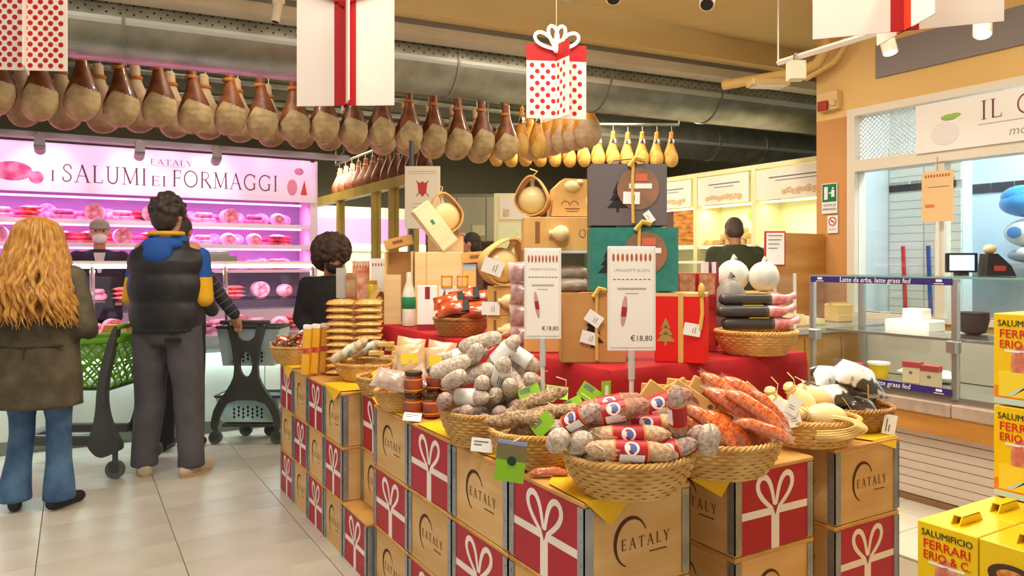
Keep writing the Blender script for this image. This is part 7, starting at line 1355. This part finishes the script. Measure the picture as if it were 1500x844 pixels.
BD = [Body(o, True) for o in tops if base(o) in LOOSE and o.location.y < 5.2] + [Body(o, False) for o in tops if base(o) in STILL]
def local(bk, Q):
    c, rx, ry, h, rz, tp, fl = bk; d = Q - np.array(c[:]); co, si = math.cos(rz), math.sin(rz)
    return np.stack([d[:, 0] * co + d[:, 1] * si, -d[:, 0] * si + d[:, 1] * co, d[:, 2]], 1)
for q in BD:
    if not q.loose: continue
    best = 1.12
    for bk in BASKETS:
        l = local(bk, q.p[None])[0]; r = math.hypot(l[0] / bk[1], l[1] / bk[2])
        if r < best and -.05 < l[2] < .36: best = r; q.b = bk
def wall(q):
    """shift that brings the body inside its basket and above its floor"""
    c, rx, ry, h, rz, tp, fl = q.b; L = local(q.b, q.V + q.p); out = np.zeros(3)
    t = np.clip(L[:, 2] / h, 0, 1); f = tp + (1 - tp) * np.sin(t * math.pi / 2); ex = np.hypot(L[:, 0] / (rx * f - .009), L[:, 1] / (ry * f - .009)); e = np.where(L[:, 2] < h + .010, (ex - 1) * min(rx, ry), -1.)
    i = int(e.argmax())
    if e[i] > 0:
        up = h + .0105 - L[i, 2]
        if up < e[i]: out[2] = up
        else:
            d = -np.array([L[i, 0], L[i, 1]]); d /= np.linalg.norm(d) + 1e-9; co, si = math.cos(rz), math.sin(rz); out[0] = (d[0] * co - d[1] * si) * e[i]; out[1] = (d[0] * si + d[1] * co) * e[i]
    rho2 = (L[:, 0] / rx) ** 2 + (L[:, 1] / ry) ** 2; fz = np.where(rho2 < 1, np.maximum(.007, fl * (1 - .35 * rho2) - .002), -9.); lz = (fz - L[:, 2]).max()
    if lz > 0: out[2] = max(out[2], lz)
    return out
def ground(q):
    m = (q.V + q.p); z = PZ1 if (m[:, 0].mean() > PX0 - .03 and m[:, 1].mean() > PY0 - .03) else ZB
    return z - m[:, 2].min()
def hit(a, b):
    """deepest vertex of a in the hull of b: (depth, outward normal of b)"""
    off = a.p - b.p; V = a.V + off; m = ((V > b.lo) & (V < b.hi)).all(1)
    if not m.any(): return 0, None
    S = V[m] @ b.N.T - b.D; mx = S.max(1); i = int(mx.argmin())
    if mx[i] >= 0: return 0, None
    return -mx[i], b.N[int(S[i].argmax())]
def near(i, j, pad): a, b = BD[i], BD[j]; return ((a.p + a.lo - pad < b.p + b.hi) & (b.p + b.lo - pad < a.p + a.hi)).all()
SL = .0012
for it in range(260):
    if it % 10 == 0: prs = [(i, j) for i in range(len(BD)) for j in range(i) if (BD[i].loose or BD[j].loose) and near(i, j, .03)]
    k = .5; worst = 0
    for i, j in prs:
        a, b = BD[i], BD[j]
        if not near(i, j, 0): continue
        d1, n1 = hit(a, b); d2, n2 = hit(b, a)
        if max(d1, d2) <= SL: continue
        d, n = (d1, n1) if d1 >= d2 else (d2, -n2); worst = max(worst, d); mv = n * (d - SL * .5)
        if a.loose and b.loose:
            a.p = a.p + mv * k; b.p = b.p - mv * k
            if it > 100: (a if a.p[2] > b.p[2] else b).p[2] += d * .25
        elif a.loose: a.p = a.p + mv * .8
        else: b.p = b.p - mv * .8
    for q in BD:
        if not q.loose: continue
        if it < 50: q.p[:2] += (q.p0[:2] - q.p[:2]) * .04
        if q.b is not None: q.p = q.p + wall(q) * .8
        else:
            g = ground(q)
            if g > 0: q.p[2] += g
    if worst < .0025 and it > 70: break
SETTLE_LEFT = worst
# sink until something carries it
order = [q for q in BD if q.loose]
for rep in range(4):
    order.sort(key=lambda q: q.p[2] + q.lo[2])
    for q in order:
        nb = [b for b in BD if b is not q and ((q.p + q.lo - .02 < b.p + b.hi) & (b.p + b.lo - .02 < q.p + q.hi + np.array([0, 0, .06]))).all()]
        nb = [b for b in BD if b is not q and (q.p[:2] + q.lo[:2] < b.p[:2] + b.hi[:2]).all() and (b.p[:2] + b.lo[:2] < q.p[:2] + q.hi[:2]).all()]
        d0 = max([max(hit(q, b)[0], hit(b, q)[0]) for b in nb] + [0])
        for st in range(14):
            q.p[2] -= .003
            bad = (wall(q)[2] > .001 or np.abs(wall(q)[:2]).max() > .0025) if q.b is not None else ground(q) > .0005
            if bad or any(max(hit(q, b)[0], hit(b, q)[0]) > max(.0024, d0 + .0004) for b in nb): q.p[2] += .003; break
for q in BD:
    if q.loose: q.o.location = q.p.tolist()
